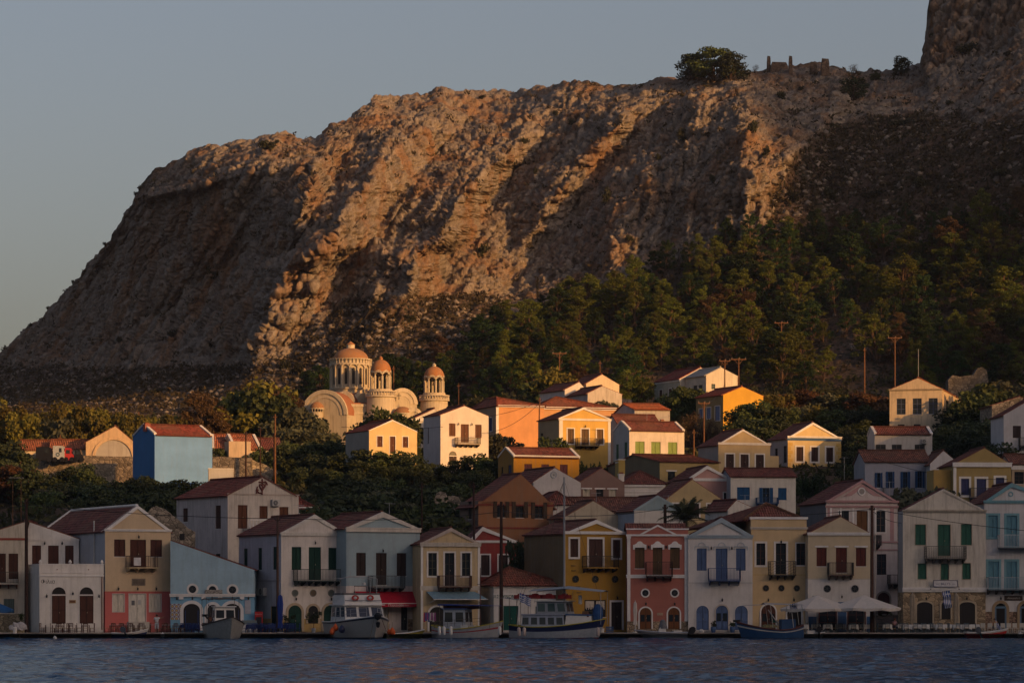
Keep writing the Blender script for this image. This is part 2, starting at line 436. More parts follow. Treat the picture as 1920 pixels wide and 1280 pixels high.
def mdisp(x,y,z,rock,RK):
    wx=x+1.2*fbm(x/9,y/9,z/14,3,81); wz=z+1.2*fbm(x/9,y/9,z/9,2,91); wy=y
    big=fbm(wx/17,wy/17,wz/34,4,11,.5)*.8
    rid=fbm(wx/4.2,wy/4.2,wz/16,4,21,.6,True)*.95
    a1,a2,ar,at_=worley(wx/5.0,wy/5.0,wz/8,3)
    b1,b2,br,bt_=worley(wx/2.1,wy/2.1,wz/3.0,7)
    c1,c2,crn,ct_=worley(wx/.95,wy/.95,wz/1.25,13)
    blk=(ar-.5)*.9+at_*1.7-np.clip(.09-(a2-a1),0,.09)*11
    blk2=(br-.5)*.42+bt_*.7-np.clip(.09-(b2-b1),0,.09)*8
    blk3=(crn-.5)*.27+ct_*.4
    # narrow bedding ledges
    led=np.abs(((wz+.25*wx)/4.7+fbm(x/9,y/9,z/9,2,44)*.9)%1-.5); led2=np.abs(((wz+.3*wx)/1.9+fbm(x/5,y/5,z/5,2,45)*.8)%1-.5)
    d=big+rid+blk+blk2+blk3+led*.5+led2*.3+fbm(x/1.3,y/1.3,z/2.6,3,61,.6,True)*.32
    soft=fbm(x/14,y/14,z/14,4,41)*1.6+np.maximum(blk3,0)*.5+np.maximum(br-.72,0)*1.6
    return d*rock*(1+.9*crag)+soft*(1-rock)
nb=(x0:=X0)
d=mdisp(X0,MY,Z0,rock,RK)
edge=np.clip(RK/.5,0,1)
d=d*edge
crest=np.clip((RK-6.2)/.8,0,1)
sc_=MY/MYg
XB=(Ug-960)*MYg/F*sc_; ZB=HC+(HV-MVg)*MYg/F*sc_-HC*(sc_-1)*0
ZB=HC+(HV-MVg)*MY/F
def sm(a):
    for _ in range(3): a=(np.pad(a,((1,1),(0,0)),'edge')[:-2]+2*a+np.pad(a,((1,1),(0,0)),'edge')[2:])/4; a=(np.pad(a,((0,0),(1,1)),'edge')[:,:-2]+2*a+np.pad(a,((0,0),(1,1)),'edge')[:,2:])/4
    return a
xs_,ys_,zs_=sm(XB),sm(MY),sm(ZB)
du=np.stack([np.gradient(a,axis=1) for a in (xs_,ys_,zs_)],-1); dv=np.stack([np.gradient(a,axis=0) for a in (xs_,ys_,zs_)],-1)
N_=np.cross(du,dv); N_/=np.linalg.norm(N_,axis=-1,keepdims=True)+1e-9
N_=np.where((N_[...,1:2]>0)&(N_[...,2:3]<0),-N_,N_)
N_[...,1]-=.9; N_/=np.linalg.norm(N_,axis=-1,keepdims=True)+1e-9
dd=d*(1-.35*crest)
Xd=XB+N_[...,0]*dd; MY2=MY+N_[...,1]*dd; Zd=ZB+N_[...,2]*dd+crest*fbm(X0/3.2,MY/30,X0*0,4,66)*1.1
# back of the mountain
NB=14
bX=[];bY=[];bZ=[]
for i in range(1,NB+1):
    t=i/NB
    yb=MY2[-1]+6+160*t**1.5; 
    zb=Zd[-1]-(t**1.3)*(Zd[-1]-10)*.85 - 1.5 + fbm(Xd[-1]/20,yb/20,0*yb,3,99)*3*t
    bX.append(Xd[-1]*(1+.12*t)); bY.append(yb); bZ.append(zb)
# town ground rows
tyr=np.concatenate([np.linspace(297,520,86)])
tX=[];tYy=[];tZ=[]
for y in tyr:
    yy=np.full(NU,y); X=(us-960)*y/F; z=town_z(us,yy)
    z=z+fbm(X/6,yy/6,0*X,3,15)*.35*np.clip((y-330)/20,0,1)
    tX.append(X);tYy.append(yy);tZ.append(z)
# blend to the mountain foot
GX=np.vstack([np.array(tX),Xd,np.array(bX)]); GY=np.vstack([np.array(tYy),MY2,np.array(bY)]); GZ=np.vstack([np.array(tZ),Zd,np.array(bZ)])
NTW=len(tyr); RKx=np.vstack([np.zeros((NTW,NU)),rock,np.ones((NB,NU))*.8])
NRW=GX.shape[0]
idx=np.arange(NRW*NU).reshape(NRW,NU)
Q=np.stack([idx[:-1,:-1],idx[:-1,1:],idx[1:,1:],idx[1:,:-1]],-1).reshape(-1,4)
t=NT('hillside_rock_and_scrub'); v=t.mapping()
at=t.n('ShaderNodeAttribute',attribute_name='rock'); rf=at.outputs['Fac']
vs=t.mapping((1,1,.32)); geo=t.n('ShaderNodeNewGeometry')
n1=t.noise(vs,.10,6,.65); n2=t.noise(vs,.45,6,.7); n3=t.noise(v,1.6,5,.75); n4=t.noise(v,.22,5,.65)
rc=t.ramp(n2,[(.28,(.155,.132,.115)),(.5,(.27,.222,.18)),(.72,(.35,.295,.245))])
rc=t.mix(t.ramp(n1,[(.47,0),(.62,.8)]),rc,(.26,.135,.065))
rc=t.mix(t.ramp(n3,[(.56,0),(.74,.6)]),rc,(.075,.066,.058))
st_=t.noise(t.mapping((1,1,.16)),.75,5,.75); rc=t.mix(t.ramp(st_,[(.52,0),(.68,.6)]),rc,(.085,.074,.066))
rc=t.mix(t.ramp(st_,[(.30,.7),(.40,0)]),rc,(.34,.31,.27))
ck=t.vor(t.mapping((1,1,.55)),.55,'DISTANCE_TO_EDGE'); rc=t.mix(t.ramp(ck,[(.0,.5),(.06,0)]),rc,(.070,.058,.050))
gs=t.ramp(n3,[(.3,(.066,.046,.032)),(.55,(.125,.084,.062)),(.75,(.20,.165,.135))])
gs=t.mix(t.ramp(n4,[(.48,0),(.66,.6)]),gs,(.040,.042,.022))
sp=t.vor(v,.9,'F1'); gs=t.mix(t.ramp(sp,[(.25,.9),(.42,0)]),gs,(.020,.025,.012))
m=t.math('ADD',rf,t.math('MULTIPLY',t.math('SUBTRACT',n2,.5),.9)); mm=t.ramp(m,[(.38,0),(.56,1)])
c=t.mix(mm,gs,rc)
t.set(c,.95,spec=.1)
hh=t.math('ADD',t.math('MULTIPLY',n3,.8),n2); t.bump(hh,1.0,.6)
hills=npmesh('hillside',np.stack([GX,GY,GZ],-1).reshape(-1,3),Q,t.m,attrs={'rock':RKx})
tag(hills,kind='structure')
# picture rows of the finished mountain, used only to find the ground under plants
GVr=HV-(GZ-HC)*F/GY; GUr=960+GX*F/GY
def on_hill(u,v):
    c=int(np.clip(round((u-UM0)/DU),0,NU-1))
    col=GVr[NTW:NTW+len(RK),c]; k=np.argmax(col<=v)
    if col[k]>v: k=len(col)-1
    return Vector((GX[NTW+k,c],GY[NTW+k,c],GZ[NTW+k,c]))
def ground(X,Y):
    if Y<=520: return float(town_z(960+X*F/Y,Y))
    u=960+X*F/Y; c=int(np.clip(round((u-UM0)/DU),0,NU-1)); col=GY[NTW:NTW+len(RK),c]
    k=int(np.argmax(col>=Y)); return float(GZ[NTW+k,c])

# unseen hill behind the viewer, crest shaped to shade waterfront and right-hand cliffs
s_=Vector((math.sin(SUN_AZ),-math.cos(SUN_AZ))); p_=Vector((math.cos(SUN_AZ),math.sin(SUN_AZ)))
te=math.tan(SUN_EL)
pp=np.linspace(-420,700,300); V=[]
w0=280.0
def shade_ridge_q(p):
    return np.interp(p,[-420,-200,100,250,290,326,345,360,400,440,479,487,496,505,515,533,545,556,575,640,700],[74,78,79,80,78,77.5,78,80,88,110,124,150,167,182,190,197,208,232,262,270,200])
hs=shade_ridge_q(pp)+w0*te+ (fbm(pp/30,pp*0,pp*0,4,7)*1.6)
prof=[(-150,-.04),(-120,.0),(-80,.30),(-40,.68),(-12,.95),(0,1.0),(14,.97),(60,.72),(130,.35),(210,.0)]
for (dw,k) in prof:
    for i,p in enumerate(pp):
        w=w0+dw; X=p_.x*p+s_.x*w; Y=p_.y*p+s_.y*w
        z=-3+(hs[i]+3)*max(k,-1)
        if 0.02<k<.99: z+=float(3*math.sin(p*.05+dw*.07)+2*math.sin(p*.13-dw*.11))*(1-k)
        V.append((X,Y,z))
n=len(pp); V=np.array(V); idx=np.arange(len(V)).reshape(len(prof),n)
Q=np.stack([idx[:-1,:-1],idx[:-1,1:],idx[1:,1:],idx[1:,:-1]],-1).reshape(-1,4)
oh=npmesh('hills',V,Q,t.m,smooth=True,attrs={'rock':np.full(len(V),.4)}); tag(oh,kind='structure')

# evening haze over the harbour
hz=MB(); hm=bpy.data.materials.new('haze'); hm.use_nodes=True; hn=hm.node_tree; hn.nodes.clear()
ho=hn.nodes.new('ShaderNodeOutputMaterial'); pv=hn.nodes.new('ShaderNodeVolumePrincipled'); pv.inputs['Density'].default_value=HAZE; pv.inputs['Color'].default_value=(.80,.86,1.0,1); pv.inputs['Anisotropy'].default_value=.2
hn.links.new(pv.outputs[0],ho.inputs['Volume']); hz.box(-1700,1700,-1700,1700,-16,235,hm); tag(hz.build('haze'),kind='stuff')
# sea
t=NT('sea_water'); t.set((.004,.044,.106),.08,spec=.10); t.b.inputs['IOR'].default_value=1.22
v=t.mapping(); n=t.noise(v,2.6,3,.6); t.bump(n,.5,.10)
sea_m=t.m
yy=np.concatenate([np.arange(106,300.6,.30)]); xx=np.arange(-64,64,.30)
XX,YY=np.meshgrid(xx,yy)
def wav(X,Y):
    z=fbm(X/1.2,Y/1.1,X*0,3,71,.6)*.12+fbm(X/.7+9,Y/.6,X*0,2,72)*.07+fbm(X/11,Y/6,X*0,2,73)*.07
    return z
ZZ=wav(XX,YY); ZZ*=np.clip((YY-106)/4,0,1)
Ex=np.clip(np.minimum((XX+64)/4,(64-XX)/4),0,1); ZZ*=Ex
idx=np.arange(XX.size).reshape(XX.shape)
Q=np.stack([idx[:-1,:-1],idx[:-1,1:],idx[1:,1:],idx[1:,:-1]],-1).reshape(-1,4)
Vs=np.stack([XX,YY,ZZ],-1).reshape(-1,3)
# flat sea around the rippled patch, out to the hills
y0,y1,x0_,x1_=yy[0],yy[-1],xx[0],xx[-1]; B=1500
ext=np.array([(-B,-B,0),(B,-B,0),(B,y0,0),(-B,y0,0),(-B,y0,0),(x0_,y0,0),(x0_,y1,0),(-B,y1,0),(x1_,y0,0),(B,y0,0),(B,y1,0),(x1_,y1,0)],float)
k=len(Vs); Q=np.vstack([Q,np.array([[k,k+1,k+2,k+3],[k+4,k+5,k+6,k+7],[k+8,k+9,k+10,k+11]])])
sea=npmesh('sea',np.vstack([Vs,ext]),Q,sea_m,smooth=True); tag(sea,kind='structure')
# ================= quay =================
q=MB(); cm=plaster((.34,.30,.25),.6); dk=plaster((.10,.085,.07),.7); edge=plaster((.46,.42,.36),.5)
q.box(-70,70,301.4,318,-.6,.46,cm); q.box(-70,70,301.2,301.395,-.6,.30,dk)
x=-70; rnd=random.Random(3)
while x<70:
    w=rnd.uniform(1.6,3.2); q.box(x+.02,x+w-.02,301.0,302.0,.303,.50+rnd.uniform(-.012,.012),edge if rnd.random()<.7 else cm); x+=w
tag(q.build('quay'),kind='structure')

# ================= houses =================
WHITE=(.72,.675,.625); BEIGE=(.62,.54,.42); 
TILE=tiles((.27,.075,.045)); TILE2=tiles((.20,.06,.045),.45); TILE_OLD=tiles((.22,.085,.055),.7)
BROWN=(.075,.030,.018); DARK=(.018,.015,.014)
MTRIM=plaster((.70,.66,.62),.2)
def slope(mb,a,b,c,d,mat,n=None,lift=.05,thick=.09):
    """tiled roof plane: a-b eave (outward left to right), d-c ridge above; laid in stepped courses"""
    a,b,c,d=map(Vector,(a,b,c,d)); L=((d+c)/2-(a+b)/2).length
    n=n or max(4,int(L/.42)); nor=(b-a).cross(((d+c)/2)-((a+b)/2)).normalized()
    if nor.z<0: nor=-nor
    ew=(b-a).normalized(); o=a
    def uv(p): return ((p-o).dot(ew), (p-o-(ew*(p-o).dot(ew))).length)
    for i in range(n):
        t0=i/n;t1=(i+1)/n
        p=[a.lerp(d,t0),b.lerp(c,t0),b.lerp(c,t1),a.lerp(d,t1)]
        lo=[p[0]+nor*lift,p[1]+nor*lift,p[2]+nor*.004,p[3]+nor*.004]
        mb.face(lo,mat,[uv(x) for x in p])
        mb.face([p[0]-nor*(thick if i==0 else 0),p[1]-nor*(thick if i==0 else 0),lo[1],lo[0]],mat,[uv(x) for x in (p[0],p[1],p[1],p[0])])
    mb.face([b-nor*thick,a-nor*thick,d-nor*thick,c-nor*thick],mat)
    for e0,e1 in ((a,d),(b,c)):
        mb.face([e0-nor*thick,e1-nor*thick,e1+nor*.03,e0+nor*.03],mat)
def ridge_caps(mb,a,b,mat,r=.13,step=.42):
    a=Vector(a);b=Vector(b);L=(b-a).length;n=max(1,int(L/step));d=(b-a)/n
    for i in range(n):
        mb.tube([a+d*i,a+d*(i+1.06)],[r*1.12,r*.92],mat,6)
def arcpts(cx,cz,r,n=12,a0=0,a1=math.pi,ez=1.0):
    return [(cx+r*math.cos(a0+(a1-a0)*i/n), cz+ez*r*math.sin(a0+(a1-a0)*i/n)) for i in range(n+1)]

class House:
    def __init__(s,name,label,u0,u1,Y,yaw,base,eave,apex=None,uL=None,L=9.0,roof='gable',wall=WHITE,side=None,zones=(),
                 au=None,cat='house',tile=None,dirt=.35,ov=.25,trim=None,rake=None,coped=False,uR=None,ridge_end=0,mat=None,fv=None,wallname='wall'):
        s.th=R(yaw); s.c,s.s=math.cos(s.th),math.sin(s.th)
        s.X0=XU(u0,Y); s.Y0=Y; s.base=base; s.zb=ZV(base,Y)
        s.W=s.fx(u1); s.Yc=Y+s.W*s.s*.5
        s.eave=s.fz(eave); s.apex=s.fz(apex) if apex is not None else s.eave
        if uL is not None: L=s.sy(uL)
        if uR is not None: L=s.ry(uR)
        s.L=L; s.u0,s.u1=u0,u1
        s.root=thing(name,label,cat,(s.X0,s.Y0,s.zb),s.th)
        s.mat=mat or plaster(wall,dirt); s.smat=side or s.mat  # many side colours are darker copies with the left wall's shade in them
        s.H=s.eave; s.zones=[(s.fz(a),s.fz(b),m) for a,b,m in zones]   # (top,bottom,material)
        s.roof=roof; s.tile=tile or TILE2; s.ov=ov; s.trim=trim or MTRIM; s.rake=rake; s.coped=coped
        s.ax=s.W/2 if au is None else min(max(s.fx(au),0),s.W)
        s.holes=[]; s.lholes=[]; s.rholes=[]; s.feats=[]; s.ridge_end=ridge_end; s.wallname=wallname; s.rk_=None; s.chims=[]
    # picture column/row -> metres on the front (x right, z up), on the side (y back)
    def fx(s,u): k=(u-960)/F; return (k*s.Y0-s.X0)/(s.c-k*s.s)
    def sy(s,u): k=(u-960)/F; return (s.X0-k*s.Y0)/(k*s.c+s.s)
    def ry(s,u):
        k=(u-960)/F; X=s.X0+s.W*s.c; Y=s.Y0+s.W*s.s
        return (X-k*Y)/(k*s.c+s.s)
    def fz(s,v): return ZV(v,getattr(s,'Yc',s.Y0))-s.zb
    def zone(s,z,default):
        for a,b,m in s.zones:
            if b<=z<=a: return m
        return default
    def panel(s,mb,axis,pos,W,holes,mat,flip,depth=.20):
        """wall rectangle 0..W x 0..H with rectangular holes and reveals. axis 'x': front at y=pos; 'y': side at x=pos"""
        xs=sorted(set([0,W]+[h[0] for h in holes]+[h[1] for h in holes])); zs=sorted(set([-1.5,0,s.H]+[h[2] for h in holes]+[h[3] for h in holes]+[z for a,b,m in s.zones for z in (a,b) if 0<z<s.H]))
        def pt(a,z,d=0):
            return (a,pos+d,z) if axis=='x' else (pos+(d if not flip else -d),a,z)
        for i in range(len(xs)-1):
            for j in range(len(zs)-1):
                cx=(xs[i]+xs[i+1])/2;cz=(zs[j]+zs[j+1])/2
                if any(h[0]<cx<h[1] and h[2]<cz<h[3] for h in holes): continue
                mb.face([pt(xs[i],zs[j]),pt(xs[i+1],zs[j]),pt(xs[i+1],zs[j+1]),pt(xs[i],zs[j+1])],s.zone(cz,mat))
        for (a,b,c,d) in holes:
            m=s.zone((c+d)/2,mat)
            for e in (((a,c),(b,c)),((b,c),(b,d)),((b,d),(a,d)),((a,d),(a,c))):
                mb.face([pt(*e[0]),pt(*e[1]),pt(*e[1],depth),pt(*e[0],depth)],m)
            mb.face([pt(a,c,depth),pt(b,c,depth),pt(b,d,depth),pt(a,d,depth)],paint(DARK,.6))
    def finish(s):
        W,L,H,A=s.W,s.L,s.H,s.apex; mb=MB(); m=s.mat; sm=s.smat
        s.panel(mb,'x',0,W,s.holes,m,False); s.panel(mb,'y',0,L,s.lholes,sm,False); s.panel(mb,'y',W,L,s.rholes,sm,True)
        mb.face([(0,L,-1.5),(W,L,-1.5),(W,L,H),(0,L,H)],sm)
        rf=MB(); ov=s.ov; t=s.tile; ax=s.ax
        if s.roof=='gable':
            for y in (0,L): mb.face([(0,y,H),(W,y,H),(ax,y,A)],m if y==0 else sm)
            if ax>.05:
                k=(A-H)/ax; slope(rf,(-ov,L+.05,H-ov*k+.06),(-ov,.14,H-ov*k+.06),(ax,.14,A+.06),(ax,L+.05,A+.06),t)
            if W-ax>.05:
                k2=(A-H)/(W-ax); slope(rf,(W+ov,.14,H-ov*k2+.06),(W+ov,L+.05,H-ov*k2+.06),(ax,L+.05,A+.06),(ax,.14,A+.06),t)
            ridge_caps(rf,(ax,.16,A+.12),(ax,L,A+.12),s.rk_ or t)
        elif s.roof=='side':      # ridge parallel to the front
            for x in (0,W): mb.face([(x,0,H),(x,L,H),(x,L/2,A)],sm)
            k=(A-H)/(L/2); e=.12 if s.coped else -.15
            slope(rf,(e,-ov,H-ov*k+.06),(W-e,-ov,H-ov*k+.06),(W-e,L/2,A+.06),(e,L/2,A+.06),t)
            slope(rf,(W-e,L+ov,H-ov*k+.06),(e,L+ov,H-ov*k+.06),(e,L/2,A+.06),(W-e,L/2,A+.06),t)
            ridge_caps(rf,(e,L/2,A+.12),(W-e,L/2,A+.12),t)
            if s.coped:
                cp=MB()
                for x in (-.08,W-.27):
                    for y0,y1 in ((0,L/2),(L,L/2)):
                        a=Vector((x,y0,H));b=Vector((x,y1,A)); d=Vector((.35,0,0))
                        V=[a,a+d,b+d,b]; V+= [p+Vector((0,0,.22)) for p in V]
                        cp.mesh(V,[(0,1,2,3),(4,7,6,5),(0,4,5,1),(1,5,6,2),(2,6,7,3),(3,7,4,0)],s.trim)
                cp.build('coping',s.root)
        elif s.roof=='hip':
            h=min(W,L)/2; 
            if W>=L: r0=Vector((h,L/2,A)); r1=Vector((W-h,L/2,A))
            else: r0=Vector((W/2,h,A)); r1=Vector((W/2,L-h,A))
            if s.au_apex is not None:
                r0=Vector((s.au_apex,min(h,L/2),A)); r1=Vector((s.au_apex+.02,max(L-h,L/2),A))
            E=[Vector((-ov,-ov,H)),Vector((W+ov,-ov,H)),Vector((W+ov,L+ov,H)),Vector((-ov,L+ov,H))]
            u_=Vector((0,0,.05))
            if W>=L and s.au_apex is None:
                slope(rf,E[0]+u_,E[1]+u_,r1+u_,r0+u_,t); slope(rf,E[1]+u_,E[2]+u_,r1+u_,r1+u_,t); slope(rf,E[2]+u_,E[3]+u_,r0+u_,r1+u_,t); slope(rf,E[3]+u_,E[0]+u_,r0+u_,r0+u_,t)
            else:
                slope(rf,E[0]+u_,E[1]+u_,r0+u_,r0+u_,t); slope(rf,E[1]+u_,E[2]+u_,r1+u_,r0+u_,t); slope(rf,E[2]+u_,E[3]+u_,r1+u_,r1+u_,t); slope(rf,E[3]+u_,E[0]+u_,r0+u_,r1+u_,t)
            for e,r in ((E[0],r0),(E[1],r1 if (W>=L and s.au_apex is None) else r0),(E[2],r1),(E[3],r1 if not(W>=L and s.au_apex is None) else r0)): ridge_caps(rf,e+Vector((0,0,.1)),r+Vector((0,0,.1)),t)
            ridge_caps(rf,r0+Vector((0,0,.1)),r1+Vector((0,0,.1)),t)
        elif s.roof=='flat':
            rf.box(-.02,W+.02,.15,L,H-.3,H-.2,s.trim)
            for x0,x1,y0,y1 in ((-.05,W+.05,-.05,.2),(-.05,.2,.2,L),(W-.2,W+.05,.2,L)): rf.box(x0,x1,y0,y1,H-.001,H+.10,s.trim)
        elif s.roof=='shed':     # eave at left height A, right height H
            mb.face([(0,0,H),(W,0,H),(0,0,A)],m); mb.face([(0,L,H),(W,L,H),(0,L,A)],sm); mb.face([(0,0,H),(0,L,H),(0,L,A),(0,0,A)],sm)
            slope(rf,(W+ov,.12,H),(W+ov,L,H),(0,L,A+.04),(0,.12,A+.04),t)
        mb.build(s.wallname,s.root)
        s.roofo=rf.build('roof',s.root)
        for c_ in s.chims: c_.build('chimney',s.roofo)
        # raking cornice and eave band
        if s.roof=='gable' and s.rake:
            mt,wd,pr=s.rake; cb=MB()
            outer=[(-.12,H),(ax,A+.10),(W+.12,H)]; inner=[(wd*1.4,H+.0),(ax,A-wd),(W-wd*1.4,H)]
            cb.ring([inner[0],inner[1],inner[2]],outer,-pr,.13,mt)
            cb.build('raking_cornice',s.root)
        return s
    au_apex=None
    # ---- features given in picture coordinates ----
    def band(s,v0,v1,mat=None,pr=.07,u0=None,u1=None,name='cornice'):
        b=MB(); x0=s.fx(u0) if u0 else -.06; x1=s.fx(u1) if u1 else s.W+.06
        z0,z1=s.fz(v1),s.fz(v0); m=mat or s.trim
        b.box(x0,x1,-pr,.02,z0,z1,m)
        if (z1-z0)>.18 and pr>.06: b.box(x0-.04,x1+.04,-pr-.05,-pr+.003,z1-.09,z1+.02,m)
        b.build(name,s.root)
    def pil(s,u0,u1,v0,v1,mat=None,pr=.05):
        b=MB(); b.box(s.fx(u0),s.fx(u1),-pr,.02,s.fz(v1),s.fz(v0),mat or s.trim); b.build('pilaster',s.root)
    def frame(s,b,x0,x1,z0,z1,w,mat,pr=.04,sill=True):
        b.box(x0-w,x0+.0,-pr,.03,z0-(w if sill else 0),z1+w,mat); b.box(x1,x1+w,-pr,.03,z0-(w if sill else 0),z1+w,mat)
        b.box(x0,x1,-pr,.03,z1,z1+w,mat)
        if sill: b.box(x0,x1,-pr-.02,.03,z0-w,z0,mat)
    def win(s,u0,v0,u1,v1,col=BROWN,kind='shut',fr=None,fm=None,part='window',sidew=False,hood=False,right=False):
        if sidew: a,b_=s.sy(u1),s.sy(u0)
        elif right: a,b_=s.ry(u0),s.ry(u1)
        else: a,b_=s.fx(u0),s.fx(u1)
        a,b_=min(a,b_),max(a,b_); Yd=s.Yc if not sidew else s.Y0
        z0,z1=ZV(v1,Yd)-s.zb,ZV(v0,Yd)-s.zb
        z0=max(z0,.02)
        hl=(a,b_,z0,z1)
        (s.lholes if sidew else s.rholes if right else s.holes).append(hl)
        mb=MB(); m=shutter(col) if kind in('shut','open','door') else paint(col,.5)
        w=b_-a; f=.05
        def rect(mb,x0,x1,y0,y1,z0,z1,mt): mb.box(x0,x1,y0,y1,z0,z1,mt)
        if fr: s.frame(mb,a,b_,z0,z1,fr,fm or MTRIM,sill=(part!='door'))
        else: mb.box(a-.04,b_+.04,-.03,.0,z0-.05,z0-.003,s.trim if kind!='x' else m)
        if hood:
            mb.box(a-.2,b_+.2,-.08,.02,z1+(fr or 0)+.002,z1+(fr or 0)+.16,fm or MTRIM)
        o=None
        leaf=MB(); n=2 if w>.5 else 1
        if kind in('shut','door'):
            for i in range(n):
                x0=a+w*i/n+.015; x1=a+w*(i+1)/n-.015
                leaf.box(x0,x1,.10,.14,z0+.01,z1-.01,m)
                for xx in (x0,x1-f): leaf.box(xx,xx+f,.07,.099,z0+.01,z1-.01,m)
                zm=[z0+.01,(z0+z1)/2-f/2,z1-.01-f]
                for zz in zm: leaf.box(x0+f,x1-f,.07,.099,zz,zz+f,m)
        else:
            g=glass(); leaf.box(a,b_,.15,.17,z0,z1,g)
            bars=m
            for i in range(n+1):
                xx=a+(w-f)*i/n; leaf.box(xx,xx+f,.09,.149,z0,z1,bars)
            for k in range(4):
                zz=z0+(z1-z0-f)*k/3; 
                for i in range(n): leaf.box(a+(w-f)*i/n+f,a+(w-f)*(i+1)/n,.09,.149,zz,zz+f*.8,bars)
            if kind=='open':
                for x0,x1 in ((a-w*.48,a-.03),(b_+.03,b_+w*.48)):
                    leaf.box(x0,x1,-.09,-.05,z0,z1,m)
                    for xx in (x0,x1-f): leaf.box(xx,xx+f,-.115,-.0905,z0,z1,m)
            if kind=='curtain':
                leaf.box(a+.06,b_-.06,.12,.145,z0+.1,z1-.3,paint((.5,.46,.4),.9))
        if sidew or right:
            # rotate so that outward is -x (left wall) or +x (right wall)
            for q_ in (mb,leaf):
                q_.v=[((y if sidew else s.W-y),x,z) for x,y,z in q_.v]
                q_.f=[tuple(reversed(f_)) for f_ in q_.f] if sidew else q_.f
        o=mb.build(part,s.root)
        lf=leaf.build('shutter' if kind in('shut','open') and part!='door' else 'panel' if kind in('shut','door') else 'sash',o)
        if part=='door' or (part=='balcony_door'):
            h=MB(); h.box(a+w*.5+.05,a+w*.5+.09,.03,.069,z0+(z1-z0)*.45,z0+(z1-z0)*.45+.14,paint((.35,.3,.2),.35)); h.build('handle',o)
        return o
    def arch(s,u0,v0,u1,v1,col=BROWN,ring=.16,rm=None,open_=False,fan=None,part='door',flat=1.0,low=0):
        a,b_=s.fx(u0),s.fx(u1); z0,z1=s.fz(v1),s.fz(v0); z0=max(z0,.0); w=b_-a; r=w/2; cx=(a+b_)/2; rz=r*flat; zc=z1-rz
        inn=[(b_,z0),(b_,zc)]+arcpts(cx,zc,r,14,0,math.pi,flat)[1:-1]+[(a,zc),(a,z0)]
        out=[(b_+ring,z0),(b_+ring,zc)]+arcpts(cx,zc,r+ring,14,0,math.pi,(rz+ring)/(r+ring))[1:-1]+[(a-ring,zc),(a-ring,z0)]
        o=MB(); 
        if ring>0: o.ring(inn,out,-.09,.01,rm or s.trim)
        else: o.ring(inn,[(p[0]+.02*(1 if p[0]>cx else -1),p[1]+.01) for p in inn],-.03,.01,s.mat)
        root=o.build(part,s.root)
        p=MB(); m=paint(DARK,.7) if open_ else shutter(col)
        p.prism(list(reversed(inn)),-.028,.01,m)
        if not open_:
            fm_=shutter(mul(col,1.25))
            p.box(cx-.015,cx+.015,-.04,-.0282,z0,z1-.1,paint(mul(col,.3)))
            for sx in (-1,1):
                for k0,k1 in ((.06,.42),(.48,.92)):
                    x0=cx+sx*w*.08; x1=cx+sx*w*.42; x0,x1=min(x0,x1),max(x0,x1)
                    zz0=z0+(zc-z0)*k0; zz1=z0+(zc-z0)*k1; 
                    p.box(x0,x1,-.045,-.0283,zz0,zz1,(glass() if (fan=='glass' and k0>.4) else fm_))
        else:
            # flat dark panel paints the arch's inner shade; strips mark the jambs
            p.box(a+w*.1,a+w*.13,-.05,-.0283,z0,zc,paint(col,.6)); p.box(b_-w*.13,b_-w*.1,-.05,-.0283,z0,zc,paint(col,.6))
        if fan=='dark':
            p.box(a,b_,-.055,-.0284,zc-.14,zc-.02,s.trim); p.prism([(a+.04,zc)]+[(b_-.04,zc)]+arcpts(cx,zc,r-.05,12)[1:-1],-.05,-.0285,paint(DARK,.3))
        p.build('panel',root); 
        if not open_:
            h=MB(); h.box(cx+.05,cx+.09,-.08,-.0455,z0+.95,z0+1.08,paint((.35,.3,.2),.35)); h.build('handle',root)
        return root
    def rnd(s,u,v,r,ring=3,col=DARK,rm=None,half=False):
        x,z=s.fx(u),s.fz(v); k=s.Y0/F; R0,R1=r*k,(r+ring)*k
        a1=math.pi if half else 2*math.pi; n=20
        o=MB(); o.ring(arcpts(x,z,R0,n,0,a1),arcpts(x,z,R1,n,0,a1),-.07,.01,rm or s.trim)
        w=o.build('round_window',s.root)
        g=MB(); g.prism(list(reversed(arcpts(x,z,R0,n,0,a1)[:-1] if not half else arcpts(x,z,R0,n,0,a1))),-.025,.01,glass() if col==DARK else paint(col,.6))
        for i in range(3):
            a=i*math.pi/3+.3
            if not half: g.bar((x-R0*.9*math.cos(a),-.035,z-R0*.9*math.sin(a)),(x+R0*.9*math.cos(a),-.035,z+R0*.9*math.sin(a)),.02,paint((.1,.09,.08)))
        g.build('pane',w)
    def balc(s,u0,vr,u1,vf,col=(.03,.026,.025),slab=None,br=True,d=1.0,bars=True,dens=.14,brc=None):
        x0,x1=s.fx(u0),s.fx(u1); zf,zr=s.fz(vf),s.fz(vr); m=paint(col,.5); sm_=slab or paint(mul(col,1.2),.7)
        b=MB(); b.box(x0,x1,-d,-.002,zf-.12,zf,sm_); b.box(x0-.04,x1+.04,-d-.05,-d+.001,zf-.09,zf-.02,sm_)
        o=b.build('balcony',s.root)
        if br:
            n=max(3,int((x1-x0)/.75)+1)
            for i in range(n):
                k=MB()
                xx=x0+.12+(x1-x0-.24)*i/(n-1)
                V=[(xx-.07,0,zf-.12),(xx-.07,-d*.92,zf-.12),(xx-.07,-d*.85,zf-.24),(xx-.07,-.12,zf-.46),(xx-.07,0,zf-.50)]
                V+=[(x+.14,y,z) for x,y,z in V]
                k.mesh(V,[(0,1,2,3,4),(9,8,7,6,5),(0,5,6,1),(1,6,7,2),(2,7,8,3),(3,8,9,4),(4,9,5,0)],brc or sm_)
                k.build('bracket',o)
        r=MB()
